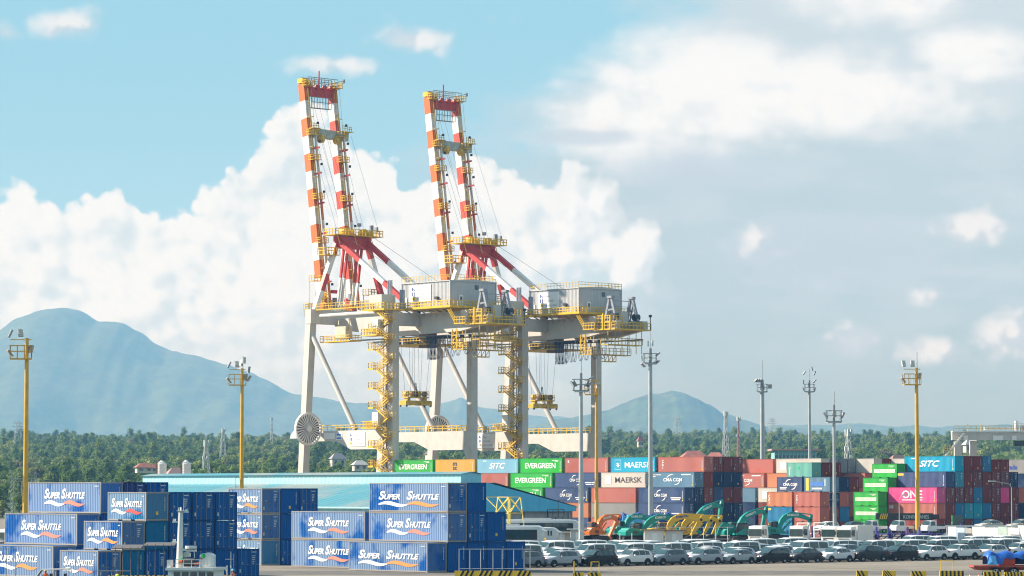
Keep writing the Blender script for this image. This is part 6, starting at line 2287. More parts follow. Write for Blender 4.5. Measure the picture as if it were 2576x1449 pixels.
def excavator(px, d, rz, m, boom, label, scale=1.0, body=True, word=None):
    """boom: list of (x, z) joints: foot, knee, tip, stick end; x forward"""
    root = thing('excavator', label, 'excavator', at(px, d, 0), R(rz), 'excavators parked behind the car lot')
    s = scale
    for y in (-1.2, 1.2):
        t = MB()
        poly = [(-1.9 * s, .25), (-1.6 * s, 0), (1.6 * s, 0), (1.9 * s, .25), (1.9 * s, .65), (1.6 * s, .85), (-1.6 * s, .85), (-1.9 * s, .65)]
        t.prism(poly, y - .28, y + .28)
        for k in range(14):
            x = -1.7 * s + 3.4 * s * k / 13
            t.bx(x - .08, x + .08, y - .30, y + .30, .83, .90); t.bx(x - .08, x + .08, y - .30, y + .30, -.0, .03)
        t.build('track', M_TRACK, root)
    a = MB(); a.bx(-1.0, 1.0, -1.0, 1.0, .45, .95); a.tube((0, 0, .9), (0, 0, 1.1), .75, 14); a.build('undercarriage', M_BLACKPL, root)
    a = MB(); a.prism([(-2.3 * s, 1.1), (1.3 * s, 1.1), (1.3 * s, 1.35), (.3, 2.0), (-1.4 * s, 2.25), (-2.2 * s, 2.15), (-2.45 * s, 1.7)], -1.25, 1.25); house = a.build('house', m, root)
    a = MB(); a.prism([(-2.75 * s, 1.1), (-1.5 * s, 1.05), (-1.5 * s, 1.95), (-2.5 * s, 1.9), (-2.8 * s, 1.6)], -1.28, 1.28); a.build('counterweight', m, root)
    a = MB()
    for k in range(4):
        a.bx(-1.4 * s + k * .25, -1.28 * s + k * .25, -1.28, -1.24, 1.35, 1.8)
    a.rail([(-1.9, -1.1, 2.2), (-.2, -1.1, 2.05)], .55, .06, .6); a.build('side_vent', M_BLACKPL, house)
    a = MB(); a.prism([(-.5, 1.3), (1.25, 1.3), (1.3, 2.0), (.95, 2.95), (-.4, 3.0), (-.55, 2.2)], .25, 1.22); cab = a.build('cab', M_BLACKPL, root)
    a = MB(); a.prism([(-.38, 2.0), (1.1, 2.0), (.86, 2.82), (-.30, 2.85)], 1.20, 1.24); a.prism([(-.38, 2.0), (1.1, 2.0), (.86, 2.82), (-.30, 2.85)], .23, .27); a.build('side_window', M_CGLASS, cab)
    a = MB(); a.add([(1.3, .32, 2.02), (1.3, 1.15, 2.02), (.99, 1.15, 2.9), (.99, .32, 2.9)], [(0, 1, 2, 3)]); a.build('front_window', M_CGLASS, cab)
    a = MB(); a.bx(-.42, .96, .25, 1.22, 2.98, 3.06); a.build('cab_roof', m, cab)
    F0, K, T, S = [Vector((x, 0, z)) for x, z in boom]
    def limb(name, pts, hs, w, par, mm):
        g = MB()
        up, dn = [], []
        for i, p in enumerate(pts):
            a_ = pts[max(0, i - 1)]; b_ = pts[min(len(pts) - 1, i + 1)]
            t = (b_ - a_).normalized()
            n = Vector((-t.z, 0, t.x))
            up.append(p + n * hs[i] * .5); dn.append(p - n * hs[i] * .5)
        poly = [(v.x, v.z) for v in up] + [(v.x, v.z) for v in reversed(dn)]
        # quads along the limb
        k = len(pts)
        vs = [(v.x, y, v.z) for y in (-w / 2, w / 2) for v in up + dn]
        fs = []
        for i in range(k - 1):
            for o in (0, 2 * k):
                fs.append((o + i, o + i + 1, o + k + i + 1, o + k + i))
            fs.append((i, i + 1, 2 * k + i + 1, 2 * k + i)); fs.append((k + i, k + i + 1, 3 * k + i + 1, 3 * k + i))
        fs += [(0, k, 3 * k, 2 * k), (k - 1, 2 * k - 1, 4 * k - 1, 3 * k - 1)]
        g.add(vs, fs)
        return g.build(name, mm, par)
    def bez(a, b, c, n=8):
        return [a.lerp(b, t / n).lerp(b.lerp(c, t / n), t / n) for t in range(n + 1)]
    pts = bez(F0, K + (K - (F0 + T) / 2) * .75, T)
    bm = limb('boom', pts, [.55, .7, .82, .9, .92, .86, .76, .64, .5], .5, root, m)
    st_dir = (S - T).normalized()
    pts = [T - st_dir * .9, T, T.lerp(S, .5), S]
    sk = limb('stick', pts, [.25, .72, .55, .3], .38, root, m)
    a = MB()
    c0 = pts[0]
    a.tube(Vector((.9, 0, 1.25)), bez(F0, K, T)[4] + Vector((0, .36, -.1)), .11, 8); a.tube(Vector((.9, 0, 1.25)), bez(F0, K, T)[4] + Vector((0, -.36, -.1)), .11, 8)
    a.build('boom_cylinder', m, bm)
    a = MB(); a.tube(K.lerp(T, .1) + Vector((0, 0, .45)), c0, .09, 8); a.build('stick_cylinder', m, sk)
    a = MB(); a.tube(T + Vector((0, -.3, 0)), T + Vector((0, .3, 0)), .2, 10); a.build('pivot', M_BLACKPL, sk)
    a = MB()
    bx, bz = S.x, S.z
    poly = [(bx - .25, bz + .1), (bx + .25, bz + .05), (bx + .1, bz - .5), (bx - .45, bz - .95), (bx - 1.0, bz - .85), (bx - .95, bz - .3)]
    a.prism(poly, -.55, .55); a.build('bucket', M_BLACKPL if m is not M_ORANGEX else M_ORANGEX, sk)
    if word:
        t = (T - K).normalized()
        a, b = text_geo(word, 1.0, 0, .05)
        a = geo_fit(a, (T - K).length * .50, .34)
        o = obj('lettering', geo_mesh('lettering', a, b, M_SIGN if m is not M_YELX else M_TXTBLUE), bm)
        mid = pts[0]
        c = bez(F0, K + (K - (F0 + T) / 2) * .75, T)
        q = c[5]
        tt = c[6] - c[4]
        o.location = (q.x, -.262, q.z)
        o.rotation_euler = (0, -math.atan2(tt.z, tt.x), 0)
    return root


low = [(.6, 1.5), (2.4, 4.1), (5.4, 3.9), (4.6, 1.2)]
lowb = [(.6, 1.5), (2.6, 3.9), (6.0, 3.2), (7.0, 1.5)]
high = [(.6, 1.5), (2.0, 4.7), (5.9, 6.2), (5.2, 1.0)]
excavator(1496, 500, 48, M_ORANGEX, [(.5, 1.4), (1.9, 3.7), (5.6, 3.5), (3.4, .6)], 'orange excavator with folded arm beside the yellow mast', word='HITACHI')
excavator(1568, 516, 35, M_TEALX, [(.5, 1.4), (1.6, 3.9), (6.0, 3.0), (6.6, 1.4)], 'teal excavator behind the orange one', word='KOBELCO')
excavator(1604, 492, 26, M_TEALX, [(.6, 1.4), (3.0, 3.9), (6.8, 3.2), (7.2, 1.4)], 'teal excavator between orange and yellow ones', word='KOBELCO')
excavator(1668, 490, 12, M_YELX, [(.6, 1.4), (2.1, 4.0), (6.0, 3.5), (4.4, 1.0)], 'frontmost yellow excavator with arm bent low', word='KOMATSU')
excavator(1704, 497, 12, M_YELX, [(.6, 1.4), (2.0, 3.7), (5.4, 3.3), (4.2, 1.0)], 'middle yellow excavator in the row', word=None)
excavator(1730, 504, 12, M_YELX, [(.6, 1.4), (2.0, 3.6), (5.2, 3.2), (4.0, 1.0)], 'rearmost yellow excavator in the row', word=None)
excavator(1738, 512, 34, M_TEALX, [(.6, 1.6), (2.3, 5.0), (6.2, 5.6), (5.3, .9)], 'teal excavator with its boom raised highest', 1.05, word='KOBELCO')
excavator(1848, 498, 30, M_TEALX, [(.6, 1.5), (2.0, 4.1), (5.9, 4.7), (4.9, 1.2)], 'teal excavator with raised boom behind the white fence', word='KOBELCO')
excavator(1868, 494, 190, M_TEALX, [(.6, 1.4), (2.0, 2.4), (3.4, 2.2), (4.0, 1.0)], 'teal excavator turned away beside the first white cab', word=None)
excavator(1950, 510, 24, M_TEALX, [(.6, 1.5), (2.2, 4.2), (6.4, 3.3), (5.8, 1.4)], 'teal excavator with level boom above the white cabs', word='KOBELCO')

# ------------------------------------------------------------------ trucks, buses, carriers
M_WCAB = mat('white_cab_paint', (0.72, 0.71, 0.68), 0.35, var=.06, scale=.8, coat=.5, dirt=(.5, .45, .38), dirt_amt=.3)
M_RBUMP = mat('red_bumper_paint', (0.55, 0.06, 0.025), 0.45, var=.12)
M_PURPLE = mat('blue_violet_steel', (0.035, 0.03, 0.22), .5, var=.2)
M_REDOX = mat('red_oxide_chassis', (0.34, 0.07, 0.045), .6, var=.25, scale=2)


def truck_wheel(parent, x, y, r=.5):
    t, r_ = TW
    w = obj('wheel', t, parent, (x, y, r))
    obj('rim', r_, w)


TW = wheel_mesh(.50, .30)


def cab_truck(px, d, rz, label, L=7.5, chassis=None, load=None, group='white cab trucks parked behind the cars'):
    root = thing('truck', label, 'truck', at(px, d, 0), R(rz), group)
    a = MB()
    r = lambda x, w, z0, z1, ww: [Vector((x, -w, z0)), Vector((x, w, z0)), Vector((x, w, (z0 + z1) / 2)), Vector((x, ww, z1)), Vector((x, -ww, z1)), Vector((x, -w, (z0 + z1) / 2))]
    a.loft([r(0, 1.15, .55, 2.55, 1.05), r(-.12, 1.2, .5, 2.85, 1.1), r(-1.5, 1.2, .5, 2.95, 1.12), r(-1.75, 1.18, .55, 2.9, 1.08)])
    cab = a.build('cab', M_WCAB, root)
    a = MB(); a.bx(.0, .06, -1.03, 1.03, 1.45, 2.45); a.build('windscreen', M_CGLASS, cab)
    for s in (-1, 1):
        a = MB(); a.bx(-1.15, -.2, s * 1.19, s * 1.225, 1.55, 2.45); a.build('side_window', M_CGLASS, cab)
        a = MB(); a.box((.12, s * 1.36, 2.0), (.14, .22, .55)); a.build('wing_mirror', M_BLACKPL, cab)
        a = MB(); a.bx(.02, .09, s * .62, s * 1.05, .72, .92); a.build('headlight', M_HEADL, cab)
    a = MB(); a.bx(-.15, .13, -1.22, 1.22, .38, .72); a.build('bumper', chassis or M_RBUMP, cab)
    a = MB(); a.bx(.0, .07, -.8, .8, .98, 1.25); a.build('grille', M_BLACKPL, cab)
    a = MB(); a.bx(-L, -.3, -.42, -.30, .72, .98); a.bx(-L, -.3, .30, .42, .72, .98)
    for k in range(7):
        a.bx(-L + .2 + k * .9, -L + .3 + k * .9, -.3, .3, .75, .95)
    a.build('chassis', chassis or M_REDOX, root)
    for x in (-.95, -L + 1.3, -L + 2.6):
        for s in (-1, 1):
            truck_wheel(root, x, s * .95)
    if load:
        load(root, L)
    return root


def rack(root, L):
    a = MB()
    for x in (-2.2, -L + .3):
        for s in (-1, 1):
            a.bar((x, s * 1.0, 1.0), (x, s * 1.0, 3.3), .14); a.bar((x, s * 1.0, 3.3), (x + .7, s * .6, 2.4), .10)
        a.bar((x, -1.0, 3.3), (x, 1.0, 3.3), .12)
    a.bx(-L, -2.0, -1.15, 1.15, 1.0, 1.12)
    a.build('load_rack', M_CWHITE, root)


def boxload(root, L):
    a = MB(); a.bx(-L, -2.0, -1.22, 1.22, 1.0, 3.1)
    a.build('cargo_box', M_WCAB, root)


cab_truck(1900, 458, 236, 'white cab truck with red bumper beside the excavators', load=None)
cab_truck(2003, 458, 236, 'white cab truck with red bumper and white load rack', load=rack)
cab_truck(2084, 452, 236, 'white cab truck with red bumper by the low mast', load=None)
cab_truck(2123, 446, 240, 'cleanest white cab truck with white bumper', chassis=M_WCAB, load=boxload)
cab_truck(12, 420, 236, 'white cab truck half hidden behind the stack by mountain side mast', load=None)
cab_truck(1560, 528, 200, 'white box truck partly hidden behind the grey mast', load=boxload, L=6.5)


def mini_truck(px, d, z, rz, label):
    root = thing('mini_truck', label, 'truck', at(px, d, z), R(rz), 'small white trucks riding on the carrier trailers')
    a = MB()
    r = lambda x, w, z0, z1, ww: [Vector((x, -w, z0)), Vector((x, w, z0)), Vector((x, w, z0 + (z1 - z0) * .5)), Vector((x, ww, z1)), Vector((x, -ww, z1)), Vector((x, -w, z0 + (z1 - z0) * .5))]
    a.loft([r(1.95, .68, .4, .95, .6), r(1.7, .76, .32, 1.15, .68), r(1.15, .78, .3, 1.78, .64), (r(.2, .78, .3, 1.86, .66)), r(-.05, .78, .3, 1.84, .66)])
    b = a.build('cab', M_WCAB, root, smooth=40)
    a = MB(); a.add([(1.68, -.60, 1.22), (1.68, .60, 1.22), (1.22, .58, 1.75), (1.22, -.58, 1.75)], [(0, 1, 2, 3)]); 
    for v in range(4):
        x, y, z_ = a.v[v]; a.v[v] = (x + .05, y, z_ + .04)
    a.build('windscreen', M_CGLASS, b)
    for s in (-1, 1):
        a = MB(); a.add([(1.25, s * .79, 1.12), (.25, s * .79, 1.12), (.25, s * .70, 1.70), (1.05, s * .70, 1.70)], [(0, 1, 2, 3)]); a.build('side_window', M_CGLASS, b)
        a = MB(); a.bx(1.7, 1.93, s * .48, s * .74, .78, .95); a.build('headlight', M_HEADL, b)
    a = MB(); a.bx(-2.0, -.1, -.76, .76, .62, .70); a.bx(-2.0, -.1, -.76, -.72, .70, 1.02); a.bx(-2.0, -.1, .72, .76, .70, 1.02); a.bx(-2.0, -1.96, -.72, .72, .70, 1.02); a.bx(-1.9, 1.5, -.3, .3, .36, .62); a.build('load_bed', M_WCAB, root)
    for x in (1.0, -1.25):
        for s in (-1, 1):
            w = obj('wheel', MW[0], root, (x, s * .68, .29)); obj('rim', MW[1], w)
    return root


MW = wheel_mesh(.29, .18)
DK = 1.75
mini_truck(2200, 468, DK, 222, 'small white truck riding next to the white cabs')
mini_truck(2268, 468, DK, 222, 'small white truck riding close behind the yellow mast')
mini_truck(2346, 466, DK, 222, 'small white truck riding past the yellow mast')
make_car('mpv', WHT, at(2078, 484, 1.6), R(222), 'white car with dark roof riding on a carrier behind the low mast', 'cars on carrier trailers', True)
make_car('suv', DGR, at(2142, 482, 1.6), R(222), 'dark car riding on a carrier beside the small white trucks', 'cars on carrier trailers', True)
make_car('crossover', BEIGE, at(2488, 470, 2.1), R(214), 'dusty beige car raised above the white boards', 'cars on carrier trailers', True)
make_car('suv', BEIGE, at(2566, 470, 2.0), R(214), 'dusty tall car cut by the picture edge above boards', 'cars on carrier trailers', True)
make_car('van', WHT, at(2410, 466, .4), R(214), 'white van behind the white boards', 'cars on carrier trailers', True, 'van', 'van')


def carrier(px, d, rz, label, m, w=9.5, zdeck=1.7):
    root = thing('carrier_trailer', label, 'trailer', at(px, d, 0), R(rz), 'car carrier trailers')
    a = MB(); a.bx(-w / 2, w / 2, -1.2, 1.2, zdeck - .14, zdeck - .02); a.build('upper_deck', m, root)
    a = MB(); a.bx(-w / 2, w / 2, -1.15, 1.15, .75, .9); a.build('lower_deck', M_REDOX, root)
    for x in (-w / 2 + .2, -w / 6, w / 6, w / 2 - .2):
        for s in (-1, 1):
            b = MB(); b.bar((x, s * 1.15, .6), (x, s * 1.15, zdeck + (1.0 if abs(x) > w / 4 else .1)), .2, .24); b.build('post', M_PURPLE, root)
    a = MB()
    for k in range(6):
        x = -w / 2 + .3 + (w - .6) * k / 6
        a.bar((x, -1.18, .9), (x + (w - .6) / 6, -1.18, zdeck - .1), .1)
    a.build('bracing', m, root)
    for x in (-w / 2 + 1.0, -w / 2 + 2.2):
        for s in (-1, 1):
            truck_wheel(root, x, s * .95, .45)


carrier(2207, 468, 42, 'car carrier under the small truck next to white cabs', M_PURPLE)
carrier(2272, 468, 42, 'car carrier under the small truck close behind yellow mast', M_PURPLE)
carrier(2350, 466, 42, 'car carrier under the small truck past the yellow mast', M_PURPLE)
carrier(2080, 484, 42, 'white framed carrier behind the low grey mast', M_CWHITE, zdeck=1.6)
carrier(2145, 482, 42, 'white framed carrier behind the cleanest white cab', M_CWHITE, zdeck=1.6)
carrier(2490, 470, 34, 'carrier under the dusty beige car', M_CWHITE, zdeck=2.1)


def bus(px, d, rz, label, L, h, glass_top=True):
    root = thing('bus', label, 'bus', at(px, d, 0), R(rz), 'buses parked by the warehouse')
    def r(x, w, z0, z1, ww):
        return [Vector((x, -w, z0)), Vector((x, w, z0)), Vector((x, w, z1 - .45)), Vector((x, ww, z1 - .08)), Vector((x, ww * .7, z1)), Vector((x, -ww * .7, z1)), Vector((x, -ww, z1 - .08)), Vector((x, -w, z1 - .45))]
    a = MB(); a.loft([r(L / 2, 1.05, .5, h - .75, .8), r(L / 2 - .15, 1.2, .4, h - .35, 1.0), r(L / 2 - .7, 1.25, .35, h - .06, 1.12), r(L / 2 - 1.6, 1.25, .35, h, 1.15), r(-L / 2 + .3, 1.25, .35, h, 1.15), r(-L / 2, 1.2, .4, h - .12, 1.08)])
    b = a.build('body', mat('bus_silver_paint', (.46, .50, .52), .35, var=.06, coat=.4), root, smooth=35)
    n = max(3, int(L / 1.5))
    for s in (-1, 1):
        for k in range(n):
            x0 = -L / 2 + .5 + (L - 2.2) * k / n
            a = MB(); a.bx(x0 + .05, x0 + (L - 2.2) / n - .05, s * 1.245, s * 1.275, 1.45, h - .62); a.build('side_window', M_CGLASS, b)
        a = MB(); a.bx(-L / 2 + .4, L / 2 - .9, s * 1.235, s * 1.262, 1.36, h - .54); a.build('window_band', M_BLACKPL, b)
        a = MB(); a.bar((L / 2 - .2, s * 1.2, h - .5), (L / 2 + .45, s * 1.45, h - .7), .08); a.box((L / 2 + .45, s * 1.48, h - 1.1), (.15, .3, .75)); a.build('wing_mirror', M_PALEGREY, b)
    a = MB(); a.add([(L / 2 + .03, -1.0, 1.2), (L / 2 + .03, 1.0, 1.2), (L / 2 - .07, .98, h - .70), (L / 2 - .07, -.98, h - .70)], [(0, 1, 2, 3)]); a.build('windscreen', M_CGLASS, b)
    a = MB(); a.bx(-L / 4, L / 8, -.9, .9, h - .02, h + .22); a.build('roof_unit', mat('bus_roof_unit', (.62, .63, .62), .5), b)
    for x in (L / 2 - 2.2, -L / 2 + 2.2):
        for s in (-1, 1):
            truck_wheel(root, x, s * 1.02)
    return root


bus(1283, 430, -8, 'front silver bus with dark windows beside the blue containers', 9.5, 3.25)
bus(1362, 500, -6, 'long dark windowed bus parked behind the front bus', 12.0, 3.45)
bus(1342, 470, -6, 'low silver bus with green tinted windows', 7.5, 2.6)

# ================================================================== woodland
def leaf_mat(name, a, b, c):
    m = bpy.data.materials.new(name)
    m.use_nodes = True
    g = NG(m.node_tree)
    bs = m.node_tree.nodes['Principled BSDF']
    oi = g.node('ShaderNodeObjectInfo')
    tc = g.node('ShaderNodeTexCoord')
    n = g.noise(tc.outputs['Object'], 0.55, 3.0, 0.6)
    cc = g.mix(oi.outputs['Random'], a, b)
    cc = g.mix(g.step(n, 0.40, 0.68), cc, c)
    g.put(bs.inputs['Base Color'], cc)
    bs.inputs['Roughness'].default_value = 0.7
    bs.inputs['Specular IOR Level'].default_value = 0.15
    tr = g.node('ShaderNodeBsdfTranslucent')
    g.put(tr.inputs[0], g.mix(0.5, cc, (0.20, 0.28, 0.03)))
    mx = g.node('ShaderNodeMixShader')
    mx.inputs[0].default_value = 0.28
    out = [n_ for n_ in m.node_tree.nodes if n_.type == 'OUTPUT_MATERIAL'][0]
    m.node_tree.links.new(bs.outputs[0], mx.inputs[1])
    m.node_tree.links.new(tr.outputs[0], mx.inputs[2])
    m.node_tree.links.new(mx.outputs[0], out.inputs[0])
    return m


LEAF = [leaf_mat('deep_green_leaves', (0.045, 0.105, 0.018), (0.075, 0.14, 0.022), (0.105, 0.175, 0.030)),
        leaf_mat('mid_green_leaves', (0.105, 0.185, 0.024), (0.15, 0.22, 0.032), (0.19, 0.245, 0.05)),
        leaf_mat('yellow_green_leaves', (0.19, 0.25, 0.038), (0.24, 0.275, 0.06), (0.28, 0.30, 0.085)),
        leaf_mat('olive_brown_leaves', (0.15, 0.145, 0.05), (0.19, 0.165, 0.065), (0.21, 0.195, 0.075))]
BARK = mat('grey_bark', (0.10, 0.08, 0.06), 0.9, var=.3, scale=2)


def crown_mesh(kind, seed, leaf):
    """many leaf clumps spread over the shells of several lobes; unit: metres, base of the tree at z=0"""
    rd = random.Random(seed)
    lobes = []
    if kind == 'round':
        for k in range(13):
            a, r = rd.uniform(0, 6.28), rd.uniform(0, 3.6)
            z = rd.uniform(4.4, 9.2)
            w = 1 - abs(z - 6.2) / 6
            lobes.append((math.cos(a) * r * w, math.sin(a) * r * w, z, rd.uniform(1.5, 2.4)))
    elif kind == 'umbrella':
        for k in range(18):
            a, r = rd.uniform(0, 6.28), 8.0 * math.sqrt(rd.random())
            lobes.append((math.cos(a) * r, math.sin(a) * r, 8.2 - r * r * .035 + rd.uniform(-.5, .5), rd.uniform(1.5, 2.2)))
    elif kind == 'tall':
        for k in range(14):
            z = 4 + 9 * k / 13
            a = rd.uniform(0, 6.28)
            r = rd.uniform(.5, 2.4) * (1.15 - abs(z - 8) / 8)
            lobes.append((math.cos(a) * r, math.sin(a) * r, z, rd.uniform(1.3, 2.1)))
    elif kind == 'bamboo':
        for k in range(18):
            a, r = rd.uniform(0, 6.28), rd.uniform(0, 3.4)
            lobes.append((math.cos(a) * r, math.sin(a) * r, rd.uniform(2.0, 8.2) - r * .5, rd.uniform(1.0, 1.7)))
    else:
        for k in range(8):
            a, r = rd.uniform(0, 6.28), rd.uniform(0, 2.2)
            lobes.append((math.cos(a) * r, math.sin(a) * r, rd.uniform(1.0, 3.0), rd.uniform(1.0, 1.6)))
    mb = MB()
    vs, fs = [], []
    for (x, y, z, r) in lobes:
        n = int(24 * r)
        flat = .62 if kind == 'umbrella' else .85
        for k in range(n):
            u, t = rd.uniform(-1, 1), rd.uniform(0, 6.28)
            s = math.sqrt(1 - u * u)
            d = Vector((s * math.cos(t), s * math.sin(t), u))
            p = Vector((x, y, z)) + Vector((d.x * r, d.y * r, d.z * r * flat)) * rd.uniform(.72, 1.08)
            nn = (d + Vector((rd.uniform(-.7, .7), rd.uniform(-.7, .7), rd.uniform(-.3, .9)))).normalized()
            a = nn.orthogonal().normalized()
            b = nn.cross(a)
            ang = rd.uniform(0, 6.28)
            a, b = a * math.cos(ang) + b * math.sin(ang), b * math.cos(ang) - a * math.sin(ang)
            q = rd.uniform(.30, .62)
            base = len(vs)
            vs += [p - a * q, p - b * q * .8 - nn * .1, p + a * q, p + b * q * .8 + nn * .1]
            fs.append((base, base + 1, base + 2, base + 3))
        # a dark inner core so that the crown is not hollow
        base = len(vs)
        for k in range(6):
            d = [Vector((1, 0, 0)), Vector((-1, 0, 0)), Vector((0, 1, 0)), Vector((0, -1, 0)), Vector((0, 0, 1)), Vector((0, 0, -1))][k]
            vs.append(Vector((x, y, z)) + Vector((d.x, d.y, d.z * flat)) * r * .62)
        for tri in ((0, 2, 4), (2, 1, 4), (1, 3, 4), (3, 0, 4), (2, 0, 5), (1, 2, 5), (3, 1, 5), (0, 3, 5)):
            fs.append(tuple(base + i for i in tri))
    me = bpy.data.meshes.new('crown')
    me.from_pydata([tuple(v) for v in vs], [], fs)
    me.materials.append(leaf)
    return me


def trunk_mesh(kind, seed):
    rd = random.Random(seed)
    mb = MB()
    h = {'round': 5.5, 'umbrella': 6.5, 'tall': 9, 'bamboo': 4, 'bush': 1.6}[kind]
    mb.tube((0, 0, -.6), (.15, .1, h * .55), .36, 7, 0, .26)
    mb.tube((.15, .1, h * .55), (.1, -.1, h), .26, 6, 0, .12)
    for k in range(5):
        a = k * 1.26 + rd.uniform(-.4, .4)
        l = (5.4 if kind == 'umbrella' else 2.2)
        mb.tube((.15, .1, h * .5), (math.cos(a) * l, math.sin(a) * l, h * (.95 if kind != 'umbrella' else 1.12)), .17, 5, 0, .06)
    return mb.mesh('trunk', BARK)


def palm_crown(seed, leaf):
    rd = random.Random(seed)
    vs, fs = [], []
    for k in range(17):
        a = 2 * math.pi * k / 17 + rd.uniform(-.2, .2)
        up = rd.uniform(-.15, .95)
        pts = []
        for j in range(6):
            t = j / 5
            r = 3.6 * t * math.cos(up * .8) 
            z = 10 + 2.6 * t * math.sin(up) + .5 * t - 2.6 * t * t
            pts.append(Vector((math.cos(a) * r, math.sin(a) * r, z)))
        side = Vector((-math.sin(a), math.cos(a), 0))
        for j in range(5):
            w0, w1 = .55 * math.sin(math.pi * (.15 + .8 * j / 5)), .55 * math.sin(math.pi * (.15 + .8 * (j + 1) / 5))
            b = len(vs)
            dn = Vector((0, 0, -.28))
            vs += [pts[j] - side * w0 + dn, pts[j], pts[j] + side * w0 + dn, pts[j + 1] - side * w1 + dn, pts[j + 1], pts[j + 1] + side * w1 + dn]
            fs += [(b, b + 1, b + 4, b + 3), (b + 1, b + 2, b + 5, b + 4)]
    me = bpy.data.meshes.new('crown')
    me.from_pydata([tuple(v) for v in vs], [], fs)
    me.materials.append(leaf)
    return me


def palm_trunk():
    mb = MB()
    mb.tube((0, 0, -.5), (.35, 0, 5), .20, 6, 0, .16); mb.tube((.35, 0, 5), (0, 0, 10.1), .16, 6, 0, .13)
    return mb.mesh('trunk', BARK)


KINDS = []      # name, label word, crown mesh, trunk mesh, half width in metres, height
for i, (kind, li, word) in enumerate([('round', 0, 'dark green round tree'), ('round', 1, 'mid green round tree'), ('tall', 0, 'tall dark green tree'), ('tall', 1, 'tall mid green tree'), ('bamboo', 2, 'feathery yellow green bamboo clump'),
                                      ('umbrella', 0, 'wide dark umbrella shaped tree'), ('umbrella', 3, 'wide olive umbrella shaped tree'), ('round', 3, 'olive brown round tree'), ('bush', 1, 'low green bush'), ('round', 2, 'light green round tree')]):
    KINDS.append((kind, word, crown_mesh(kind, 40 + i, LEAF[li]), trunk_mesh(kind, i)))
PT = palm_trunk()
KINDS.append(('palm', 'coconut palm', palm_crown(3, LEAF[1]), PT))
KINDS.append(('palm', 'dusky coconut palm', palm_crown(8, LEAF[0]), PT))


def far_forest():
    """the wood as one mass: points carrying scale and turn, tree crowns instanced on them"""
    rd = random.Random(21)
    lib = bpy.data.collections.new('tree_kinds')
    srcs = []
    for k, (kind, word, cm, tm) in enumerate(KINDS):
        me = bpy.data.meshes.new('tree')
        import bmesh
        bm = bmesh.new()
        bm.from_mesh(cm)
        nf = len(bm.faces)
        bm.from_mesh(tm)
        bm.faces.ensure_lookup_table()
        for f in bm.faces[nf:]:
            f.material_index = 1
        bm.to_mesh(me)
        bm.free()
        me.materials.append(cm.materials[0])
        me.materials.append(BARK)
        o = bpy.data.objects.new('tree_%02d' % k, me)
        lib.objects.link(o)
    pts, idx, scl, rot = [], [], [], []
    y = 1180.0
    while y < 5200:
        half = 0.166 * y + 25
        stepx = 6.4 + (y - 1180) * .0013
        x = -half + rd.uniform(0, stepx)
        while x < half:
            xx, yy = x + rd.uniform(-3.2, 3.2), y + rd.uniform(-4.5, 4.5)
            patch = mnoise.noise(Vector((xx * .010, yy * .004, 2.0)))
            p2 = mnoise.noise(Vector((xx * .004, yy * .0022, 7.0)))
            right = xx / half
            r = rd.random()
            if rd.random() < .07 + .30 * max(0, right) + .15 * p2:
                k = rd.choice([10, 11, 10])
            elif patch > .14:
                k = rd.choice([4, 9, 4, 9, 1])
            elif patch < -.24:
                k = rd.choice([0, 5, 2, 0])
            else:
                k = rd.choice([0, 1, 1, 2, 3, 3, 4, 5, 7, 9, 6 if r < .3 else 1, 8])
            pts.append((xx, yy, land_z(xx, yy) - .3)); idx.append(k)
            scl.append(rd.uniform(.62, .9) if k >= 10 else (rd.uniform(.55, .95) * (1 + .35 * p2) if rd.random() < .94 else rd.uniform(1.0, 1.3))); rot.append(rd.uniform(0, 6.28))
            x += stepx
        y += 9 + (y - 1180) * .0040
    me = bpy.data.meshes.new('forest')
    me.from_pydata(pts, [], [])
    for nme, typ, data in (('kind_index', 'INT', idx), ('size', 'FLOAT', scl), ('turn', 'FLOAT', rot)):
        at_ = me.attributes.new(nme, typ, 'POINT')
        at_.data.foreach_set('value', data)
    o = obj('forest', me)
    tag(o, kind='stuff')
    ng = bpy.data.node_groups.new('forest_instances', 'GeometryNodeTree')
    ng.interface.new_socket('Geometry', in_out='INPUT', socket_type='NodeSocketGeometry')
    ng.interface.new_socket('Geometry', in_out='OUTPUT', socket_type='NodeSocketGeometry')
    N = ng.nodes
    gi, go = N.new('NodeGroupInput'), N.new('NodeGroupOutput')
    iop = N.new('GeometryNodeInstanceOnPoints')
    ci = N.new('GeometryNodeCollectionInfo')
    ci.inputs['Collection'].default_value = lib
    ci.inputs['Separate Children'].default_value = True
    ci.inputs['Reset Children'].default_value = True
    def attr(nme, typ):
        a = N.new('GeometryNodeInputNamedAttribute')
        a.data_type = typ
        a.inputs['Name'].default_value = nme
        return a.outputs[0]
    L = ng.links
    L.new(gi.outputs[0], iop.inputs['Points'])
    L.new(ci.outputs[0], iop.inputs['Instance'])
    iop.inputs['Pick Instance'].default_value = True
    L.new(attr('kind_index', 'INT'), iop.inputs['Instance Index'])
    cx = N.new('ShaderNodeCombineXYZ')
    L.new(attr('turn', 'FLOAT'), cx.inputs[2])
    er = N.new('FunctionNodeEulerToRotation')
    L.new(cx.outputs[0], er.inputs[0])
    L.new(er.outputs[0], iop.inputs['Rotation'])
    sx = N.new('ShaderNodeCombineXYZ')
    sa = attr('size', 'FLOAT')
    for i in range(3):
        L.new(sa, sx.inputs[i])
    L.new(sx.outputs[0], iop.inputs['Scale'])
    L.new(iop.outputs[0], go.inputs[0])
    mod = o.modifiers.new('trees', 'NODES')
    mod.node_group = ng
    print('forest trees', len(pts))


far_forest()

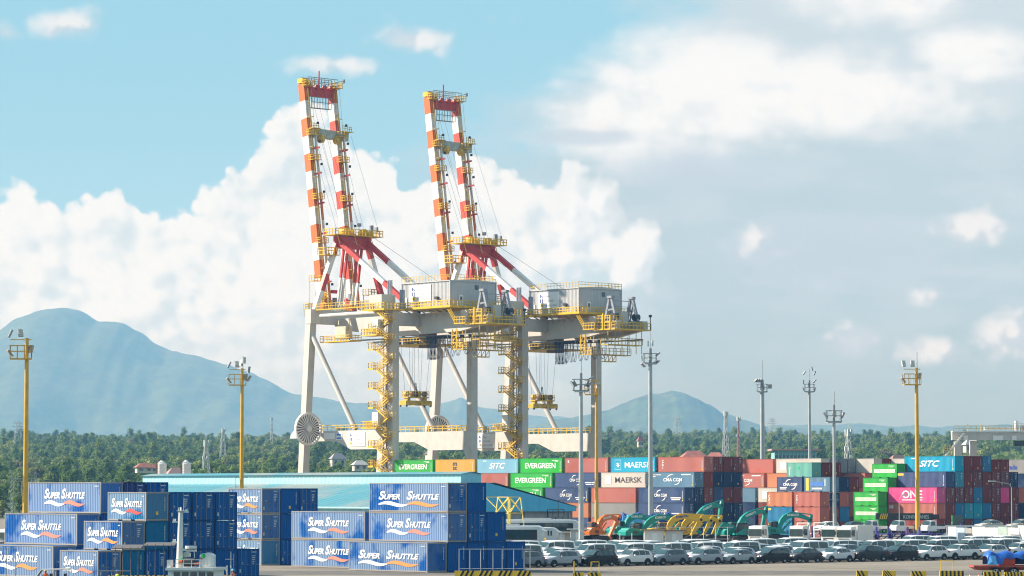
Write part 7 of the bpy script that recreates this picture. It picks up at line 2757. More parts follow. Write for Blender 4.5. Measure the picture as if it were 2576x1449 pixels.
# the nearest trees, each a thing of its own
SPOTS = [(0, 'by the substation gantry'), (110, 'behind the leaning scrap'), (330, 'by the red roofed house'), (450, 'by the lattice radio tower'), (560, 'behind the crowded yellow mast'), (745, 'between the first crane legs'), (1000, 'under the crane beams'), (1330, 'under the crane by the hill'),
         (1490, 'behind the thin yellow mast'), (1660, 'behind the cyan container'), (1880, 'by the teal building'), (2060, 'behind the white lattice tower'), (2240, 'behind the green container stack'), (2330, 'behind the cyan top container'), (2480, 'behind the pier gantry')]


def near_trees():
    rd = random.Random(77)
    cnt = {}
    def place(x, y, k, s):
        kind, word, cm, tm = KINDS[k]
        px = PX0 + x / y * F
        spot = [w for (a, w) in SPOTS if px >= a][-1] if px >= 0 else SPOTS[0][1]
        key = (word, spot)
        cnt[key] = cnt.get(key, 0) + 1
        z = land_z(x, y) - .2
        nm = {'palm': 'palm_tree', 'bush': 'bush', 'bamboo': 'bamboo_clump'}.get(kind, 'broadleaf_tree')
        t = thing(nm, None, {'palm_tree': 'palm', 'bush': 'bush', 'bamboo_clump': 'bamboo'}.get(nm, 'tree'), (x, y, z), rd.uniform(0, 6.28), 'nearest trees of the wood behind the port')
        t['spot'] = spot
        t.scale = (s, s, s * rd.uniform(.92, 1.08))
        obj('trunk', tm, t)
        obj('crown', cm, t)
        ALL.append((t, word, spot, px))
    ALL = []
    # hand placed landmarks
    for px, d, k, s in ((852, 1010, 6, 1.05), (905, 1000, 9, .9), (800, 1030, 0, 1.1), (760, 1000, 1, .95), (705, 960, 7, .85), (640, 990, 7, 1.0), (600, 1000, 1, 1.0), (555, 960, 0, .9), (1385, 1010, 5, .8), (1560, 1000, 5, 1.1), (1605, 1020, 5, 1.1), (1650, 1060, 0, 1.2),
                        (1700, 1100, 2, 1.1), (1740, 980, 1, .7), (2265, 1010, 5, .95), (2315, 990, 7, .8), (2180, 1030, 5, 1.0), (2120, 1040, 0, 1.0), (2140, 1080, 2, 1.0), (2420, 1000, 9, .7), (2500, 1020, 1, 1.0), (2550, 1000, 0, .9)):
        p = at(px, d, 0)
        place(p.x, d, k, s)
    y = 905.0
    while y < 1180:
        half = 0.166 * y + 12
        x = -half + rd.uniform(0, 9)
        while x < half:
            xx, yy = x + rd.uniform(-3, 3), y + rd.uniform(-4, 4)
            px = PX0 + xx / yy * F
            patch = mnoise.noise(Vector((xx * .012, yy * .006, 2.0)))
            if rd.random() < .12 + .25 * max(0, xx / half):
                k = rd.choice([10, 11])
            elif patch > .2:
                k = rd.choice([4, 9, 1])
            elif patch < -.2:
                k = rd.choice([0, 2, 5])
            else:
                k = rd.choice([0, 1, 2, 3, 4, 7, 9, 1])
            # keep a gap where the cream building, the houses and the silos stand
            ok = not ((1940 < px < 2060 and yy < 1150) or (1715 < px < 1775 and yy < 1150) or (2315 < px < 2375 and yy < 1100))
            if ok or k == 8:
                place(xx, yy, k, rd.uniform(.62, .98) * (.8 if k >= 10 else 1))
            elif rd.random() < .6:
                place(xx, yy, 8, rd.uniform(.8, 1.2))
            x += 10.5
        y += 21
    ALL.sort(key=lambda e: e[3])
    num = {}
    tot = {}
    for t, w, s_, px in ALL:
        tot[w, s_] = tot.get((w, s_), 0) + 1
    for t, w, s_, px in ALL:
        n = num.get((w, s_), 0)
        num[w, s_] = n + 1
        lab = '%s %s' % (w, s_)
        if tot[w, s_] > 1:
            lab += ', %s along the wood edge' % ORD[n]
        t['label'] = lab
        del t['spot']
    print('near trees', len(ALL))


near_trees()

# ================================================================== foreground: barriers, people, boat, small things
M_STRIPE_Y = mat('barrier_yellow', (0.72, 0.47, 0.02), 0.6, var=.12, scale=2, dirt=(.25, .17, .06), dirt_amt=.4)
M_STRIPE_K = mat('barrier_black', (0.02, 0.02, 0.018), 0.7, var=.2)


def barrier(px, d, w, label, h=.95, lean=.35, stripes=6, rail=None, rz=0):
    root = thing('traffic_barrier', label, 'barrier', at(px, d, 0), R(rz), 'yellow and black concrete barriers on the quay')
    prof = [(-.34, 0), (.34, 0), (.30, .18), (.16, .45), (.12, h), (-.12, h), (-.16, .45), (-.30, .18)]
    a = MB(); a.prism(prof, -w / 2, w / 2, 0, 'x'); body = a.build('block', M_STRIPE_Y, root)
    b = MB()
    n = stripes
    for k in range(n):
        x0 = -w / 2 + w * (k + .45) / n
        wd = w / n * .5
        for (y0, z0), (y1, z1) in (((-.34, 0), (-.30, .18)), ((-.30, .18), (-.16, .45)), ((-.16, .45), (-.12, h)), ((-.12, h), (.12, h))):
            e = .004
            f0, f1 = lean * z0 / h, lean * z1 / h
            c = lambda x: max(-w / 2, min(w / 2, x))
            b.add([(c(x0 - f0), y0 - e, z0 + (e if z0 == z1 else 0)), (c(x0 + wd - f0), y0 - e, z0 + (e if z0 == z1 else 0)), (c(x0 + wd - f1), y1 - e, z1 + (e if z0 == z1 else 0)), (c(x0 - f1), y1 - e, z1 + (e if z0 == z1 else 0))], [(0, 1, 2, 3)])
    b.build('stripes', M_STRIPE_K, body)
    if rail:
        r = MB()
        x0, x1, hh = rail
        r.path([(x0, 0, h), (x0, 0, h + hh), (x1, 0, h + hh), (x1, 0, h)], .035, 6)
        if hh < .8:
            r.path([(x0, 0, h), (x0 + .25, 0, h + hh * .6)], .03)
        r.build('tube_rail', M_STRIPE_Y, root)
    return root


barrier(1455, 271, .9, 'narrower yellow barrier with bent rails', stripes=3, rail=(-.38, -.34, .95))
barrier(1496, 271, 1.1, 'wider yellow barrier with bent rails', stripes=3, rail=(-.30, .38, .9))
barrier(2169, 278, 1.0, 'yellow barrier with broad slanting stripes', stripes=3, lean=.5)
barrier(2237, 282, 1.15, 'smaller yellow barrier with closely slanting stripes', stripes=5, lean=.7, h=.85)
barrier(2311, 276, 1.3, 'yellow barrier with steep stripes beneath the yellow mast', stripes=4, lean=.5)
barrier(2394, 277, 2.1, 'long upright striped barrier topped by a tube frame', stripes=6, lean=0, rail=(-.95, .15, .9))
barrier(2497, 273, 1.5, 'striped barrier with broad yellow end beside the cones', stripes=4, lean=.2)
barrier(2543, 273, 1.1, 'striped barrier between the broad ended one and the edge', stripes=4, lean=.2)
barrier(2572, 273, .9, 'striped barrier cut by the picture edge', stripes=3, lean=.2)
for k in range(4):
    barrier(1168 + 48 * k, 277, 1.7, 'grimy striped barrier under the wire fence, %s from mast side' % ORD[k], stripes=4, lean=-.5)
for k in range(7):
    barrier(292 + 45 * k, 262, 1.45, 'grimy striped barrier, %s along the quay behind the boat' % ORD[k], stripes=4, lean=.3)


def cone(px, d, label):
    root = thing('traffic_cone', label, 'cone', at(px, d, 0), 0, 'orange traffic cones')
    a = MB(); a.bx(-.19, .19, -.19, .19, 0, .04); a.tube((0, 0, .04), (0, 0, .26), .15, 14, 0, .115); a.tube((0, 0, .40), (0, 0, .52), .085, 14, 0, .06); a.tube((0, 0, .62), (0, 0, .78), .042, 14, 0, .025)
    o = a.build('cone_body', mat('cone_orange', (.75, .10, .03), .5), root)
    a = MB(); a.tube((0, 0, .26), (0, 0, .40), .115, 14, 0, .085); a.tube((0, 0, .52), (0, 0, .62), .06, 14, 0, .042); a.build('white_band', M_WHITE, root)


cone(2440, 276, 'orange cone of the pair farther from the trailer')
cone(2462, 276, 'orange cone of the pair closer to the trailer')
cone(1477, 275, 'lone orange cone behind the railed barriers')


def bollard(px, d, label):
    root = thing('mooring_bollard', label, 'bollard', at(px, d, 0), 0, 'rusty mooring bollards')
    a = MB(); a.tube((0, 0, 0), (0, 0, .42), .2, 12); a.tube((0, 0, .42), (0, 0, .62), .3, 12, 0, .22); a.tube((-.42, 0, .5), (.42, 0, .5), .13, 10); a.build('casting', mat('rusty_orange', (.42, .14, .04), .7, var=.3, scale=4), root, smooth=40)


bollard(2216, 262, 'rusty orange bollard between two striped barriers')
bollard(1851, 258, 'rusty orange bollard alone at the bottom edge')
bollard(2470, 270, 'rusty orange bollard by the trailer')


def fence_panels():
    root = thing('wire_fence', 'thin grey pipe fence in front of the blue containers', 'fence', at(1190, 283, 0), 0)
    s = F / 283
    xs = [(px - 1190) / s for px in (1155, 1182, 1209, 1240, 1263, 1292, 1318, 1333)]
    m = mat('grey_pipe', (.42, .46, .48), .5)
    for x in xs:
        a = MB(); a.tube((x, 0, 0), (x, 0, 2.75), .035, 6); a.build('post', m, root)
    a = MB(); a.tube((xs[0], 0, 2.72), (xs[-1], 0, 2.72), .03, 6); a.tube((xs[0], 0, 1.0), (xs[-1], 0, 1.0), .03, 6); a.build('rail', m, root)


fence_panels()


def lot_fence():
    """wire mesh fence on white posts before the excavators"""
    root = thing('mesh_fence', 'low white posted fence between cars and excavators', 'fence', at(1700, 446, 0), 0)
    s = F / 446
    m = mat('white_post', (.62, .62, .6), .6)
    n = 0
    for px in range(1560, 1860, 30):
        x = (px - 1700) / s
        a = MB(); a.tube((x, 0, 0), (x, 0, 2.9 if px > 1640 else 2.0), .06, 6); a.build('post', m, root)
    a = MB(); a.tube((-60 / s, 0, 2.85), (145 / s, 0, 2.85), .03, 5); a.tube((-60 / s, 0, 1.2), (145 / s, 0, 1.2), .03, 5); a.build('rail', m, root)


lot_fence()


def shed(px, d, w, h, label, m, roof, open_front=False):
    root = thing('guard_shed', label, 'shed', at(px, d, 0), 0, 'small sheds and boards in the yard')
    a = MB(); a.bx(-w / 2, w / 2, -.8, .8, 0, h); a.build('wall', m, root)
    a = MB(); a.bx(-w / 2 - .5, w / 2 + .5, -1.2, 1.1, h, h + .14); a.build('roof', roof, root)
    a = MB(); a.bx(-w * .12, w * .14, -.84, -.8, .1, h * .85); a.build('door', M_SIGN, root)


shed(1645, 440, 2.6, 2.5, 'white shed with flat brown roof before the yellow excavators', M_WCAB, mat('brown_sheet', (.24, .16, .10), .7))
shed(1695, 441, 2.4, 2.4, 'white shed beside the brown roofed one', M_WCAB, mat('brown_sheet', (.24, .16, .10), .7))
shed(1452, 470, 2.0, 2.2, 'pale kiosk at the foot of the grey mast', M_PALEGREY, M_PALEGREY)
shed(1410, 474, 4.2, 1.7, 'small cream roofed shed with green panel by the grey mast', mat('cream_wall', (.52, .48, .42), .8), mat('cream_roof', (.6, .55, .45), .7))


def boards():
    root = thing('white_hoarding', 'row of whitish notice boards and site boxes', 'hoarding', at(2480, 440, 0), 0)
    s = F / 440
    for k, (a_, b_, y0, m) in enumerate(((2385, 2402, 1325, M_SIGN), (2404, 2424, 1327, mat('bluish_board', (.45, .55, .66), .6)), (2427, 2442, 1329, mat('board_grey', (.40, .38, .35), .7)), (2446, 2474, 1325, M_WCAB), (2477, 2506, 1327, M_SIGN), (2510, 2530, 1325, mat('board_green', (.42, .52, .46), .7)), (2533, 2560, 1327, M_WCAB), (2562, 2600, 1322, M_SIGN))):
        wd = (b_ - a_) / s / .70
        q = MB(); q.box(((a_ + b_) / 2 / s - 2480 / s, -.9, .1 + zat(y0, 440) / 2), (wd, .12, zat(y0, 440) - .2), 0, Matrix.Rotation(R(-46), 3, 'Z')); q.build('board', m, root)
    q = MB(); q.bx((2380 - 2480) / s, (2605 - 2480) / s, .2, .35, zat(1325, 440), zat(1325, 440) + .18)
    for px in range(2382, 2605, 24):
        q.bx((px - 2480) / s, (px - 2480) / s + .12, .2, .34, 0, zat(1325, 440))
    q.build('frame', M_WCAB, root)


boards()


def reach_boom():
    root = thing('reach_stacker', 'black boom of a reach stacker before the green containers', 'reach stacker', at(2360, 530, 0), R(0))
    s = F / 530
    X = lambda px: (px - 2360) / s
    Z = lambda py: zat(py, 530)
    a = MB(); a.bx(X(2262), X(2346), -.7, .7, Z(1309), Z(1291)); a.bx(X(2204), X(2262), -.55, .55, Z(1307), Z(1291)); boom = a.build('boom', M_DARK, root)
    a = MB()
    for k in range(4):
        a.add([(X(2212 + k * 5), -.56, Z(1306)), (X(2215 + k * 5), -.56, Z(1306)), (X(2219 + k * 5), -.56, Z(1292)), (X(2216 + k * 5), -.56, Z(1292))], [(0, 1, 2, 3)])
    a.build('warning_stripes', M_STRIPE_Y, boom)
    x, y = text_geo('KONECRANES', 1.0, 0, .01)
    o = obj('lettering', geo_mesh('lettering', geo_fit(x, X(2336) - X(2272), .62), y, M_PALEGREY), boom)
    o.location = ((X(2272) + X(2336)) / 2, -.705, Z(1300))
    a = MB(); a.bx(X(2300), X(2440), -1.6, 1.6, .9, 2.3); a.bx(X(2346), X(2362), -.5, .5, Z(1306), Z(1294)); a.build('chassis', M_DARK, root)
    for x_ in (X(2310), X(2425)):
        for y_ in (-1.6, 1.6):
            w = MB(); w.tube((x_, y_ - .35, .85), (x_, y_ + .35, .85), .85, 18); w.build('wheel', M_TYRE, root)
    a = MB(); a.bx(X(2395), X(2420), -.9, .9, 2.3, 3.9); a.build('cab', M_CGLASS, root)


reach_boom()


def tarp_load(px, d, label, L, W, H, m, rz, z0=1.1):
    root = thing('covered_load', label, 'covered load', at(px, d, 0), R(rz), 'loads under blue tarpaulins')
    a = MB(); a.bx(-L / 2, L / 2, -W / 2, W / 2, .9, z0)
    for x in (-L / 2 + .8, -L / 2 + 1.9, L / 2 - 1.0):
        for s in (-1, 1):
            a.tube((x, s * W * .35, .48), (x, s * W * .48, .48), .48, 14)
    a.build('trailer_bed', M_REDOX, root)
    rings = []
    rd = random.Random(int(px))
    n = 16
    for i in range(n + 1):
        x = -L / 2 + L * i / n
        hh = H * (1 + .10 * math.sin(i * 1.7) + rd.uniform(-.05, .05)) * (.72 if i in (0, n) else 1)
        ww = W / 2 * (1 + rd.uniform(-.05, .05))
        rings.append([Vector((x, -ww, z0)), Vector((x, -ww * .98, z0 + hh * .6)), Vector((x, -ww * .8, z0 + hh)), Vector((x, 0, z0 + hh * 1.06)), Vector((x, ww * .8, z0 + hh)), Vector((x, ww * .98, z0 + hh * .6)), Vector((x, ww, z0))])
    a = MB(); a.loft(rings, closed=False, cap=False); a.build('tarpaulin', m, root, smooth=50)
    return root


tarp_load(1640, 532, 'navy box shaped tarpaulin load behind the orange excavator', 11, 2.5, 3.1, mat('navy_tarp', (.012, .03, .22), .45, var=.1), 0, .8)
tarp_load(1590, 526, 'light blue wrapped load beside the yellow mast', 3.4, 2.2, 2.9, mat('light_blue_tarp', (.10, .38, .75), .45, var=.2), 0, .8)


def flatbed():
    d = 290
    root = thing('flatbed_trailer', 'red flatbed trailer with blue tarpaulin and red crate', 'trailer', at(2520, d, 0), R(3))
    s = F / d
    X = lambda px: (px - 2520) / s
    a = MB(); a.bx(X(2443), X(2640), -1.25, 1.25, .98, 1.14); a.bx(X(2460), X(2640), -.6, .6, .70, .98); a.prism([(X(2443), .98), (X(2456), .70), (X(2485), .70), (X(2485), .98)], -1.0, 1.0); a.build('bed', M_REDOX, root)
    a = MB(); a.bx(X(2466), X(2490), -1.20, -1.0, .44, .72); a.build('plate', mat('yellow_plate', (.75, .6, .25), .6), root)
    a = MB(); a.tube((X(2474), -.9, .42), (X(2474), -.7, .42), .3, 14); a.tube((X(2474), -.92, .42), (X(2474), -.9, .42), .2, 14); a.build('jack_wheel', M_TYRE, root)
    for x in (X(2500), X(2545)):
        for y in (-.95, .95):
            w = obj('wheel', TW[0], root, (x, y, .5)); obj('rim', TW[1], w)
    a = MB()
    rings = []
    rd = random.Random(3)
    n = 22
    x0, x1 = X(2478), X(2640)
    for i in range(n + 1):
        t = i / n
        x = x0 + (x1 - x0) * t
        top = 2.25 + .12 * math.sin(i * 1.1) - (.35 if i == 0 else 0)
        ww = 1.15 + rd.uniform(-.06, .06)
        low = 1.75 if i > 5 else 1.2
        rings.append([Vector((x, -ww * 1.06, low + rd.uniform(-.12, .12))), Vector((x, -ww, (low + top) / 2)), Vector((x, -ww * .8, top)), Vector((x, 0, top + .1 + rd.uniform(-.04, .04))), Vector((x, ww * .8, top)), Vector((x, ww, 1.6)), Vector((x, ww, 1.2))])
    a.loft(rings, closed=False, cap=False); a.build('tarpaulin', mat('blue_tarp', (.015, .10, .42), .45, var=.25, scale=1.2), root, smooth=60)
    a = MB()
    q = [Vector((X(2476), -1.35, 1.2)), Vector((X(2502), -1.42, 1.16)), Vector((X(2498), -1.22, 2.0)), Vector((X(2484), -1.2, 2.05)), Vector((X(2489), -1.45, 1.5))]
    a.add(q, [(0, 4, 3), (0, 1, 4), (1, 2, 4), (2, 3, 4)]); a.build('tarpaulin_flap', mat('light_blue_tarp', (.10, .38, .75), .45, var=.2), root)
    a = MB(); a.bx(X(2506), X(2548), -1.05, 1.05, 1.14, 1.78); a.build('red_crate', mat('red_crate_paint', (.45, .04, .02), .5, var=.2), root)


flatbed()

# ------------------------------------------------------------------ people on the quay
def person(px, d, label, facing, vest, hat, lean=0.0, skin=(.22, .12, .08), trousers=(.03, .04, .07), arms='down'):
    root = thing('person', label, 'person', at(px, d, 0), R(facing), 'dock workers on the quay')
    me = bpy.data.meshes.new('body')
    J = {'pel': (0, 0, .95), 'wst': (0, .01, 1.10), 'chs': (0, .02, 1.32), 'nck': (0, .0, 1.47), 'hd0': (0, -.01, 1.54), 'hd1': (0, -.02, 1.62), 'hd2': (0, -.01, 1.70)}
    V, E, Rr = [], [], []
    ids = {}
    def add(n, p, r, par=None):
        ids[n] = len(V); V.append(p); Rr.append(r)
        if par:
            E.append((ids[par], ids[n]))
    add('pel', J['pel'], (.155, .115)); add('wst', J['wst'], (.14, .10), 'pel'); add('chs', J['chs'], (.175, .115), 'wst'); add('nck', J['nck'], (.058, .06), 'chs'); add('hd0', J['hd0'], (.068, .078), 'nck'); add('hd1', J['hd1'], (.078, .098), 'hd0'); add('hd2', J['hd2'], (.066, .082), 'hd1')
    add('nose', (0, -.115, 1.605), (.016, .018), 'hd1')
    for s in (-1, 1):
        t = 'l' if s < 0 else 'r'
        add(t + 'hip', (s * .09, 0, .90), (.095, .10), 'pel'); add(t + 'kne', (s * .10, -.03 * (s + 1), .50), (.062, .066), t + 'hip'); add(t + 'ank', (s * .10, .02, .10), (.042, .046), t + 'kne'); add(t + 'toe', (s * .11, -.15, .04), (.042, .034), t + 'ank')
        add(t + 'sho', (s * .19, .02, 1.39), (.062, .062), 'chs')
        if arms == 'down' or s > 0:
            el, wr, hd = (s * .25, .03, 1.12), (s * .24, -.10, .90), (s * .23, -.13, .82)
        else:
            el, wr, hd = (s * .28, -.10, 1.20), (s * .16, -.30, 1.28), (s * .10, -.36, 1.31)
        add(t + 'elb', el, (.045, .045), t + 'sho'); add(t + 'wri', wr, (.032, .030), t + 'elb'); add(t + 'pal', hd, (.036, .022), t + 'wri')
        dv = (Vector(hd) - Vector(wr)).normalized()
        for f in range(4):
            b = Vector(hd) + dv * .06 + Vector((0, (f - 1.5) * .019, 0))
            add(t + 'f%d' % f, tuple(b), (.009, .009), t + 'pal'); add(t + 'g%d' % f, tuple(b + dv * (.045 - .006 * abs(f - 1.5)) + Vector((-s * .012, 0, 0))), (.008, .008), t + 'f%d' % f)
        add(t + 'th', tuple(Vector(hd) + dv * .015 + Vector((-s * .015, -.045, 0))), (.010, .010), t + 'pal'); add(t + 'ti', tuple(Vector(hd) + dv * .045 + Vector((-s * .02, -.06, 0))), (.009, .009), t + 'th')
        add(t + 'ear', (s * .085, 0, 1.60), (.012, .022), 'hd1')
    me.from_pydata(V, E, [])
    sk = me.skin_vertices or None
    o = obj('body', me, root)
    if not me.skin_vertices:
        bpy.context.view_layer.objects.active = o
    mod = o.modifiers.new('skin', 'SKIN')
    mod.use_smooth_shade = True
    layer = me.skin_vertices[0] if len(me.skin_vertices) else None
    if layer is None:
        return root
    for i, r in enumerate(Rr):
        layer.data[i].radius = r
    layer.data[0].use_root = True
    o.modifiers.new('smooth', 'SUBSURF').levels = 1
    o.modifiers['smooth'].render_levels = 1
    m = bpy.data.materials.new('person_surface')
    m.use_nodes = True
    g = NG(m.node_tree)
    b = m.node_tree.nodes['Principled BSDF']
    tc = g.node('ShaderNodeTexCoord')
    x, y, z = g.sep(tc.outputs['Object'])
    c = g.mix(g.m('GREATER_THAN', z, 1.475), g.mix(g.m('GREATER_THAN', z, .98), trousers, (.10, .12, .16)), skin)
    hand = g.m('MULTIPLY', g.m('GREATER_THAN', g.m('ABSOLUTE', x), .17), g.m('LESS_THAN', z, .93))
    c = g.mix(hand, c, skin)
    c = g.mix(g.m('LESS_THAN', z, .09), c, (.02, .018, .015))
    g.put(b.inputs['Base Color'], c)
    b.inputs['Roughness'].default_value = .75
    me.materials.append(m)
    vz = MB()
    ring = lambda z, a, bb: [Vector((math.cos(2 * math.pi * k / 16) * a, .015 + math.sin(2 * math.pi * k / 16) * bb, z)) for k in range(16)]
    vz.loft([ring(.96, .185, .145), ring(1.12, .172, .135), ring(1.32, .205, .15), ring(1.42, .175, .125), ring(1.455, .10, .09)], cap=False)
    vest_o = vz.build('safety_vest', mat('vest_%s' % ('orange' if vest[0] > vest[1] else 'green'), vest, .7), root, smooth=60)
    st = MB(); st.loft([ring(1.13, .180, .143), ring(1.18, .185, .147)], cap=False); st.build('reflective_band', mat('reflective_tape', (.6, .6, .58), .4), vest_o, smooth=60)
    ht = MB()
    ring2 = lambda z, a: [Vector((math.cos(2 * math.pi * k / 16) * a, -.015 + math.sin(2 * math.pi * k / 16) * a * 1.2, z)) for k in range(16)]
    ht.loft([ring2(1.655, .135), ring2(1.665, .125), ring2(1.72, .118), ring2(1.765, .09), ring2(1.785, .04)]); ht.add([(-.09, -.13, 1.66), (.09, -.13, 1.66), (.07, -.22, 1.645), (-.07, -.22, 1.645)], [(0, 1, 2, 3)])
    ht.build('hard_hat', mat('hat_%d%d%d' % tuple(int(99 * q) for q in hat), hat, .35), root, smooth=50)
    return root


ORV, GRV = (.80, .16, .02), (.45, .62, .04)
person(114, 249, 'worker in orange vest and yellow hard hat by the open vehicle', 20, ORV, (.80, .52, .02))
person(296, 247, 'worker in green vest and blue hard hat behind the rail frame', -30, GRV, (.03, .17, .42))
person(586, 250, 'worker in orange vest and blue hard hat by the gate', 60, ORV, (.03, .28, .55), arms='up')


# ------------------------------------------------------------------ open utility vehicle at the left
def jeep():
    d = 246
    root = thing('utility_vehicle', 'white open framed utility vehicle beside the dock worker', 'utility vehicle', at(113, d, 0), R(182))
    s = F / d
    a = MB()
    r = lambda x, w, z0, z1, ww: [Vector((x, -w, z0)), Vector((x, w, z0)), Vector((x, w, z1)), Vector((x, ww, z1 + .04)), Vector((x, -ww, z1 + .04)), Vector((x, -w, z1))]
    a.loft([r(2.1, .78, .45, .85, .7), r(1.9, .84, .38, 1.0, .74), r(.75, .88, .36, 1.12, .8), r(.6, .88, .36, 1.0, .85), r(-2.0, .88, .38, 1.0, .85), r(-2.1, .86, .42, .98, .82)])
    body = a.build('body', M_WCAB, root, smooth=35)
    a = MB()
    for s_ in (-1, 1):
        a.path([(.72, s_ * .78, 1.12), (.25, s_ * .72, 1.80), (-1.9, s_ * .74, 1.86), (-2.02, s_ * .80, 1.0)], .05, 6); a.path([(-.75, s_ * .76, 1.0), (-.75, s_ * .73, 1.84)], .05, 6)
    for x, z in ((.25, 1.80), (-.75, 1.84), (-1.9, 1.86)):
        a.tube((x, -.73, z), (x, .73, z), .05, 6)
    a.build('roll_cage', M_WCAB, root)
    a = MB(); a.add([(.74, -.74, 1.14), (.74, .74, 1.14), (.29, .70, 1.77), (.29, -.70, 1.77)], [(0, 1, 2, 3)]); a.build('windscreen', M_CGLASS, root)
    a = MB(); a.add([(.2, -.72, 1.845), (.2, .72, 1.845), (-1.9, .74, 1.915), (-1.9, -.74, 1.915)], [(0, 1, 2, 3)]); a.build('canopy', M_WCAB, root)
    for x in (-.2, -1.3):
        a = MB(); a.bx(x - .25, x + .25, -.65, .65, .9, 1.05); a.bx(x - .32, x - .2, -.65, .65, 1.0, 1.5); a.build('seat', M_BLACKPL, root)
    for x in (1.3, -1.4):
        for y in (-.78, .78):
            w = obj('wheel', wheel_mesh_cached(), root, (x, y, .36))
    for y in (-.55, .55):
        a = MB(); a.tube((2.08, y, .72), (2.14, y, .72), .11, 12); a.build('headlight', M_HEADL, root)


_W = []
def wheel_mesh_cached():
    if not _W:
        _W.append(wheel_mesh(.36)[0])
    return _W[0]


jeep()


def rail_frame(px0, px1, d, h, label):
    root = thing('pipe_frame', label, 'frame', at((px0 + px1) / 2, d, 0), 0, 'dark pipe frames on the quay edge')
    w = (px1 - px0) / F * d / 2
    a = MB(); a.path([(-w, 0, 0), (-w, 0, h), (w, 0, h), (w, 0, 0)], .035, 6); a.tube((0, 0, 0), (0, 0, h), .03, 6); a.build('frame', M_CRANE_D, root)
    a = MB(); a.tube((-w, 0, .5), (w, 0, .5), .025, 6); a.build('rail', M_CRANE_D, root)


rail_frame(233, 328, 243, 1.78, 'dark pipe frame around the green vested worker')
rail_frame(-8, 38, 252, 3.3, 'tall rusty pipe frame before the lowest lettered container')


def canopy(px0, px1, d, ztop, label, tilt):
    root = thing('canopy_frame', label, 'canopy', at((px0 + px1) / 2, d, 0), R(2), 'thin roof canopies before the blue containers')
    w = (px1 - px0) / F * d / 2
    m = mat('rusty_pole', (.16, .12, .10), .7, var=.3)
    for x in (-w * .75, -w * .25, w * .3, w * .8):
        for y in (-.9,):
            a = MB(); a.tube((x, y, 0), (x, y, ztop - .05), .03, 6); a.build('pole', m, root)
    a = MB(); a.add([(-w, -1.3, ztop - .18), (w, -1.3, ztop - .18), (w * 1.05, 1.3, ztop + tilt), (-w * .95, 1.3, ztop + tilt), (-w, -1.3, ztop - .24), (w, -1.3, ztop - .24), (w * 1.05, 1.3, ztop + tilt - .06), (-w * .95, 1.3, ztop + tilt - .06)],
                     [(0, 1, 2, 3), (7, 6, 5, 4), (0, 4, 5, 1), (1, 5, 6, 2), (2, 6, 7, 3), (3, 7, 4, 0)]); a.build('sheet_roof', mat('dull_sheet', (.13, .115, .11), .6, var=.2), root)


canopy(283, 356, 266, 3.3, 'thin tilted canopy on poles above the green vested worker', .08)
canopy(363, 440, 268, 3.5, 'thin canopy on poles beside the boat mast', .04)


def gate_frame():
    root = thing('yellow_gate', 'yellow gate frame beside the boat at the quay edge', 'gate', at(563, 251, 0), 0)
    a = MB(); a.path([(-.75, 0, 0), (-.75, 0, 1.3), (.0, 0, 1.3), (.0, 0, 0)], .05, 6); a.build('frame', M_STRIPE_Y, root)
    a = MB(); a.bx(-.72, -.02, -.02, .02, .1, 1.1); a.build('panel', M_STRIPE_Y, root)
    for x in (.25, .55):
        a = MB(); a.tube((x, 0, 0), (x, 0, 2.0), .05, 6); a.build('post', M_PALEGREY, root)
    a = MB(); a.tube((.55, 0, 2.0), (.55, 0, 3.1), .025, 5); a.tube((.1, 0, 2.5), (.75, 0, 2.5), .02, 5); a.build('antenna', M_PALEGREY, root)


gate_frame()


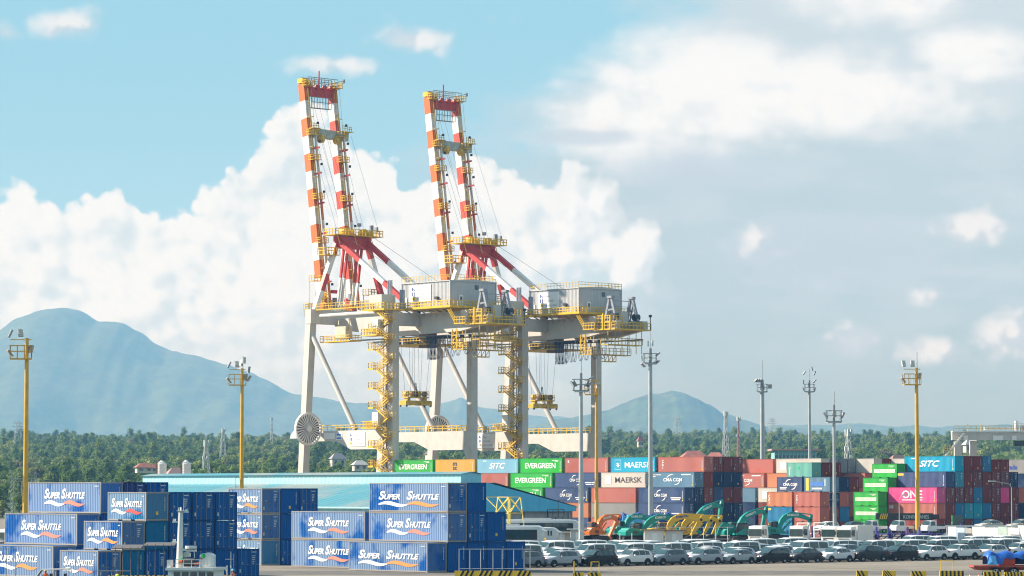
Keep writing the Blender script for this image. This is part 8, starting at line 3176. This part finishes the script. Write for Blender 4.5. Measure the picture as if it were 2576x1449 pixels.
# ------------------------------------------------------------------ harbour boat whose mast and wheelhouse show at the bottom
def boat():
    d = 168
    root = thing('harbour_boat', 'white harbour boat with tall mast in front of containers', 'boat', (at(470, d, 0).x, d, -2.2), R(-14))
    s = F / d
    X = lambda px: (px - 470) / s
    Z = lambda py: zat(py, d) + 2.2
    hull = []
    for t in range(9):
        u = t / 8
        x = -9 + 18 * u
        w = 2.6 * math.sin(math.pi * min(1, .22 + u * .62)) * (1 if u < .75 else max(.05, (1 - u) / .25) ** .6)
        sh = 1.5 + .9 * u * u
        hull.append([Vector((x, -w, sh)), Vector((x, -w * .85, .2)), Vector((x, 0, -.7)), Vector((x, w * .85, .2)), Vector((x, w, sh))])
    a = MB(); a.loft(hull); a.build('hull', mat('boat_green', (.02, .16, .10), .5, var=.1), root, smooth=40)
    m = M_WCAB
    zr = Z(1427)
    a = MB(); a.bx(X(436), X(550), -1.0, 1.0, 1.3, zr - .14); wh = a.build('wheelhouse', m, root)
    a = MB(); a.bx(X(432), X(556), -1.15, 1.15, zr - .14, zr); a.build('roof', m, wh)
    for k in range(5):
        x0 = X(452 + 22 * k)
        a = MB(); a.bx(x0, x0 + .34, -1.04, -1.0, zr - .80, zr - .22); a.build('window', M_GLASSD, wh)
    # mast: tapered white box post leaning slightly
    mt = MB(); mt.tube((X(449), 0, zr), (X(451.5), 0, Z(1284)), .20, 8, 0, .12); mast = mt.build('mast', m, root)
    q = MB(); q.bx(X(444), X(461), -.2, .2, Z(1286), Z(1284)); q.tube((X(459), 0, Z(1284)), (X(460), 0, Z(1252)), .018, 5); q.tube((X(446), 0, Z(1284)), (X(446), 0, Z(1277)), .03, 5); q.tube((X(452), 0, Z(1284)), (X(452), 0, Z(1276)), .05, 6); q.build('mast_head', m, mast)
    for py, sx in ((1313, -1), (1364, -1), (1288, 1)):
        q = MB(); q.box((X(451) + sx * .28, 0, Z(py)), (.3, .2, .08)); q.box((X(451) + sx * .34, 0, Z(py - 4)), (.13, .13, .16)); q.build('navigation_light', m if sx < 0 else M_PALEGREY, mast)
    q = MB(); q.tube((X(452), 0, Z(1382)), (X(483), 0, Z(1385)), .06, 6); q.box((X(480), 0, Z(1385)), (.5, .3, .1)); q.tube((X(479), 0, Z(1384)), (X(479), 0, Z(1380)), .07, 8); q.build('radar_arm', m, mast)
    q = MB(); q.tube((X(479), 0, Z(1380)), (X(479), 0, Z(1373)), .31, 16); q.build('radar_dome', m, mast)
    q = MB(); q.tube((X(487), 0, Z(1376)), (X(491), 0, zr), .025, 5); q.build('stay', m, mast)
    q = MB(); q.rail([(X(456), -1.0, zr), (X(540), -1.0, zr)], .42, .03, .5); q.build('roof_rail', m, wh)
    q = MB(); q.tube((X(472), -.6, zr + .28), (X(500), -.6, zr + .28), .22, 12); q.build('life_raft_canister', M_DARK, root)
    q = MB(); q.tube((X(500), -.7, zr + .2), (X(514), -.7, zr + .24), .06, 8); q.tube((X(461), -.7, zr + .3), (X(469), -.7, zr + .28), .13, 10); q.build('orange_float', mat('float_orange', (.75, .14, .03), .5), root)
    q = MB(); q.tube((X(519), .3, zr), (X(519), .3, zr + .62), .42, 16); q.tube((X(519), .3, zr + .62), (X(519), .3, zr + .72), .44, 16, 0, .3); q.build('cream_tank', m, root)
    q = MB(); q.tube((X(509), 0, zr), (X(509), 0, Z(1399)), .04, 6); q.tube((X(509), 0, Z(1399)), (X(523), 0, Z(1400)), .03, 6); q.tube((X(509), 0, Z(1408)), (X(509), 0, Z(1401)), .10, 8); q.build('fire_monitor', M_REDPAINT, root)
    q = MB(); q.tube((X(515), -.2, zr + .72), (X(515), -.2, Z(1403)), .11, 8); q.tube((X(462), -.3, Z(1410)), (X(462), -.3, Z(1404)), .13, 8); q.build('green_lamp', mat('green_lamp', (.02, .40, .12), .4), root)
    q = MB(); q.tube((X(466), .2, Z(1399)), (X(466), .2, Z(1389)), .14, 8); q.box((X(466), .2, Z(1396)), (.35, .2, .2)); q.build('searchlight', M_PALEGREY, root)
    q = MB(); q.bx(X(433), X(443), -1.0, -.6, zr, Z(1408)); q.build('locker', m, root)


boat()


def scrap():
    root = thing('scrap_heap', 'tangle of pale scrap beams behind the blue containers', 'scrap heap', at(60, 400, 0), 0)
    rd = random.Random(9)
    for k in range(12):
        a = MB(); p = Vector((rd.uniform(-3, 3), rd.uniform(-1, 1), rd.uniform(.2, 1.4))); q = p + Vector((rd.uniform(-3, 3), rd.uniform(-1, 1), rd.uniform(.2, 2.4)))
        a.bar(p, q, .14, .2); a.build('beam', rd.choice([M_PALEGREY, M_MGREY, mat('rust_pipe', (.3, .16, .1), .7)]), root)


scrap()

# a mast left of the frame throws its shadow across the blue containers
light_mast(740, 240, 24.0, 'mast', M_POLEY, .36, .24, YH, G_MY, 'left', 0) if False else None

for o in bpy.data.objects:
    if o.name.split('.')[0] in ('marking',) and o.parent is not None:
        o['kind'] = 'stuff'
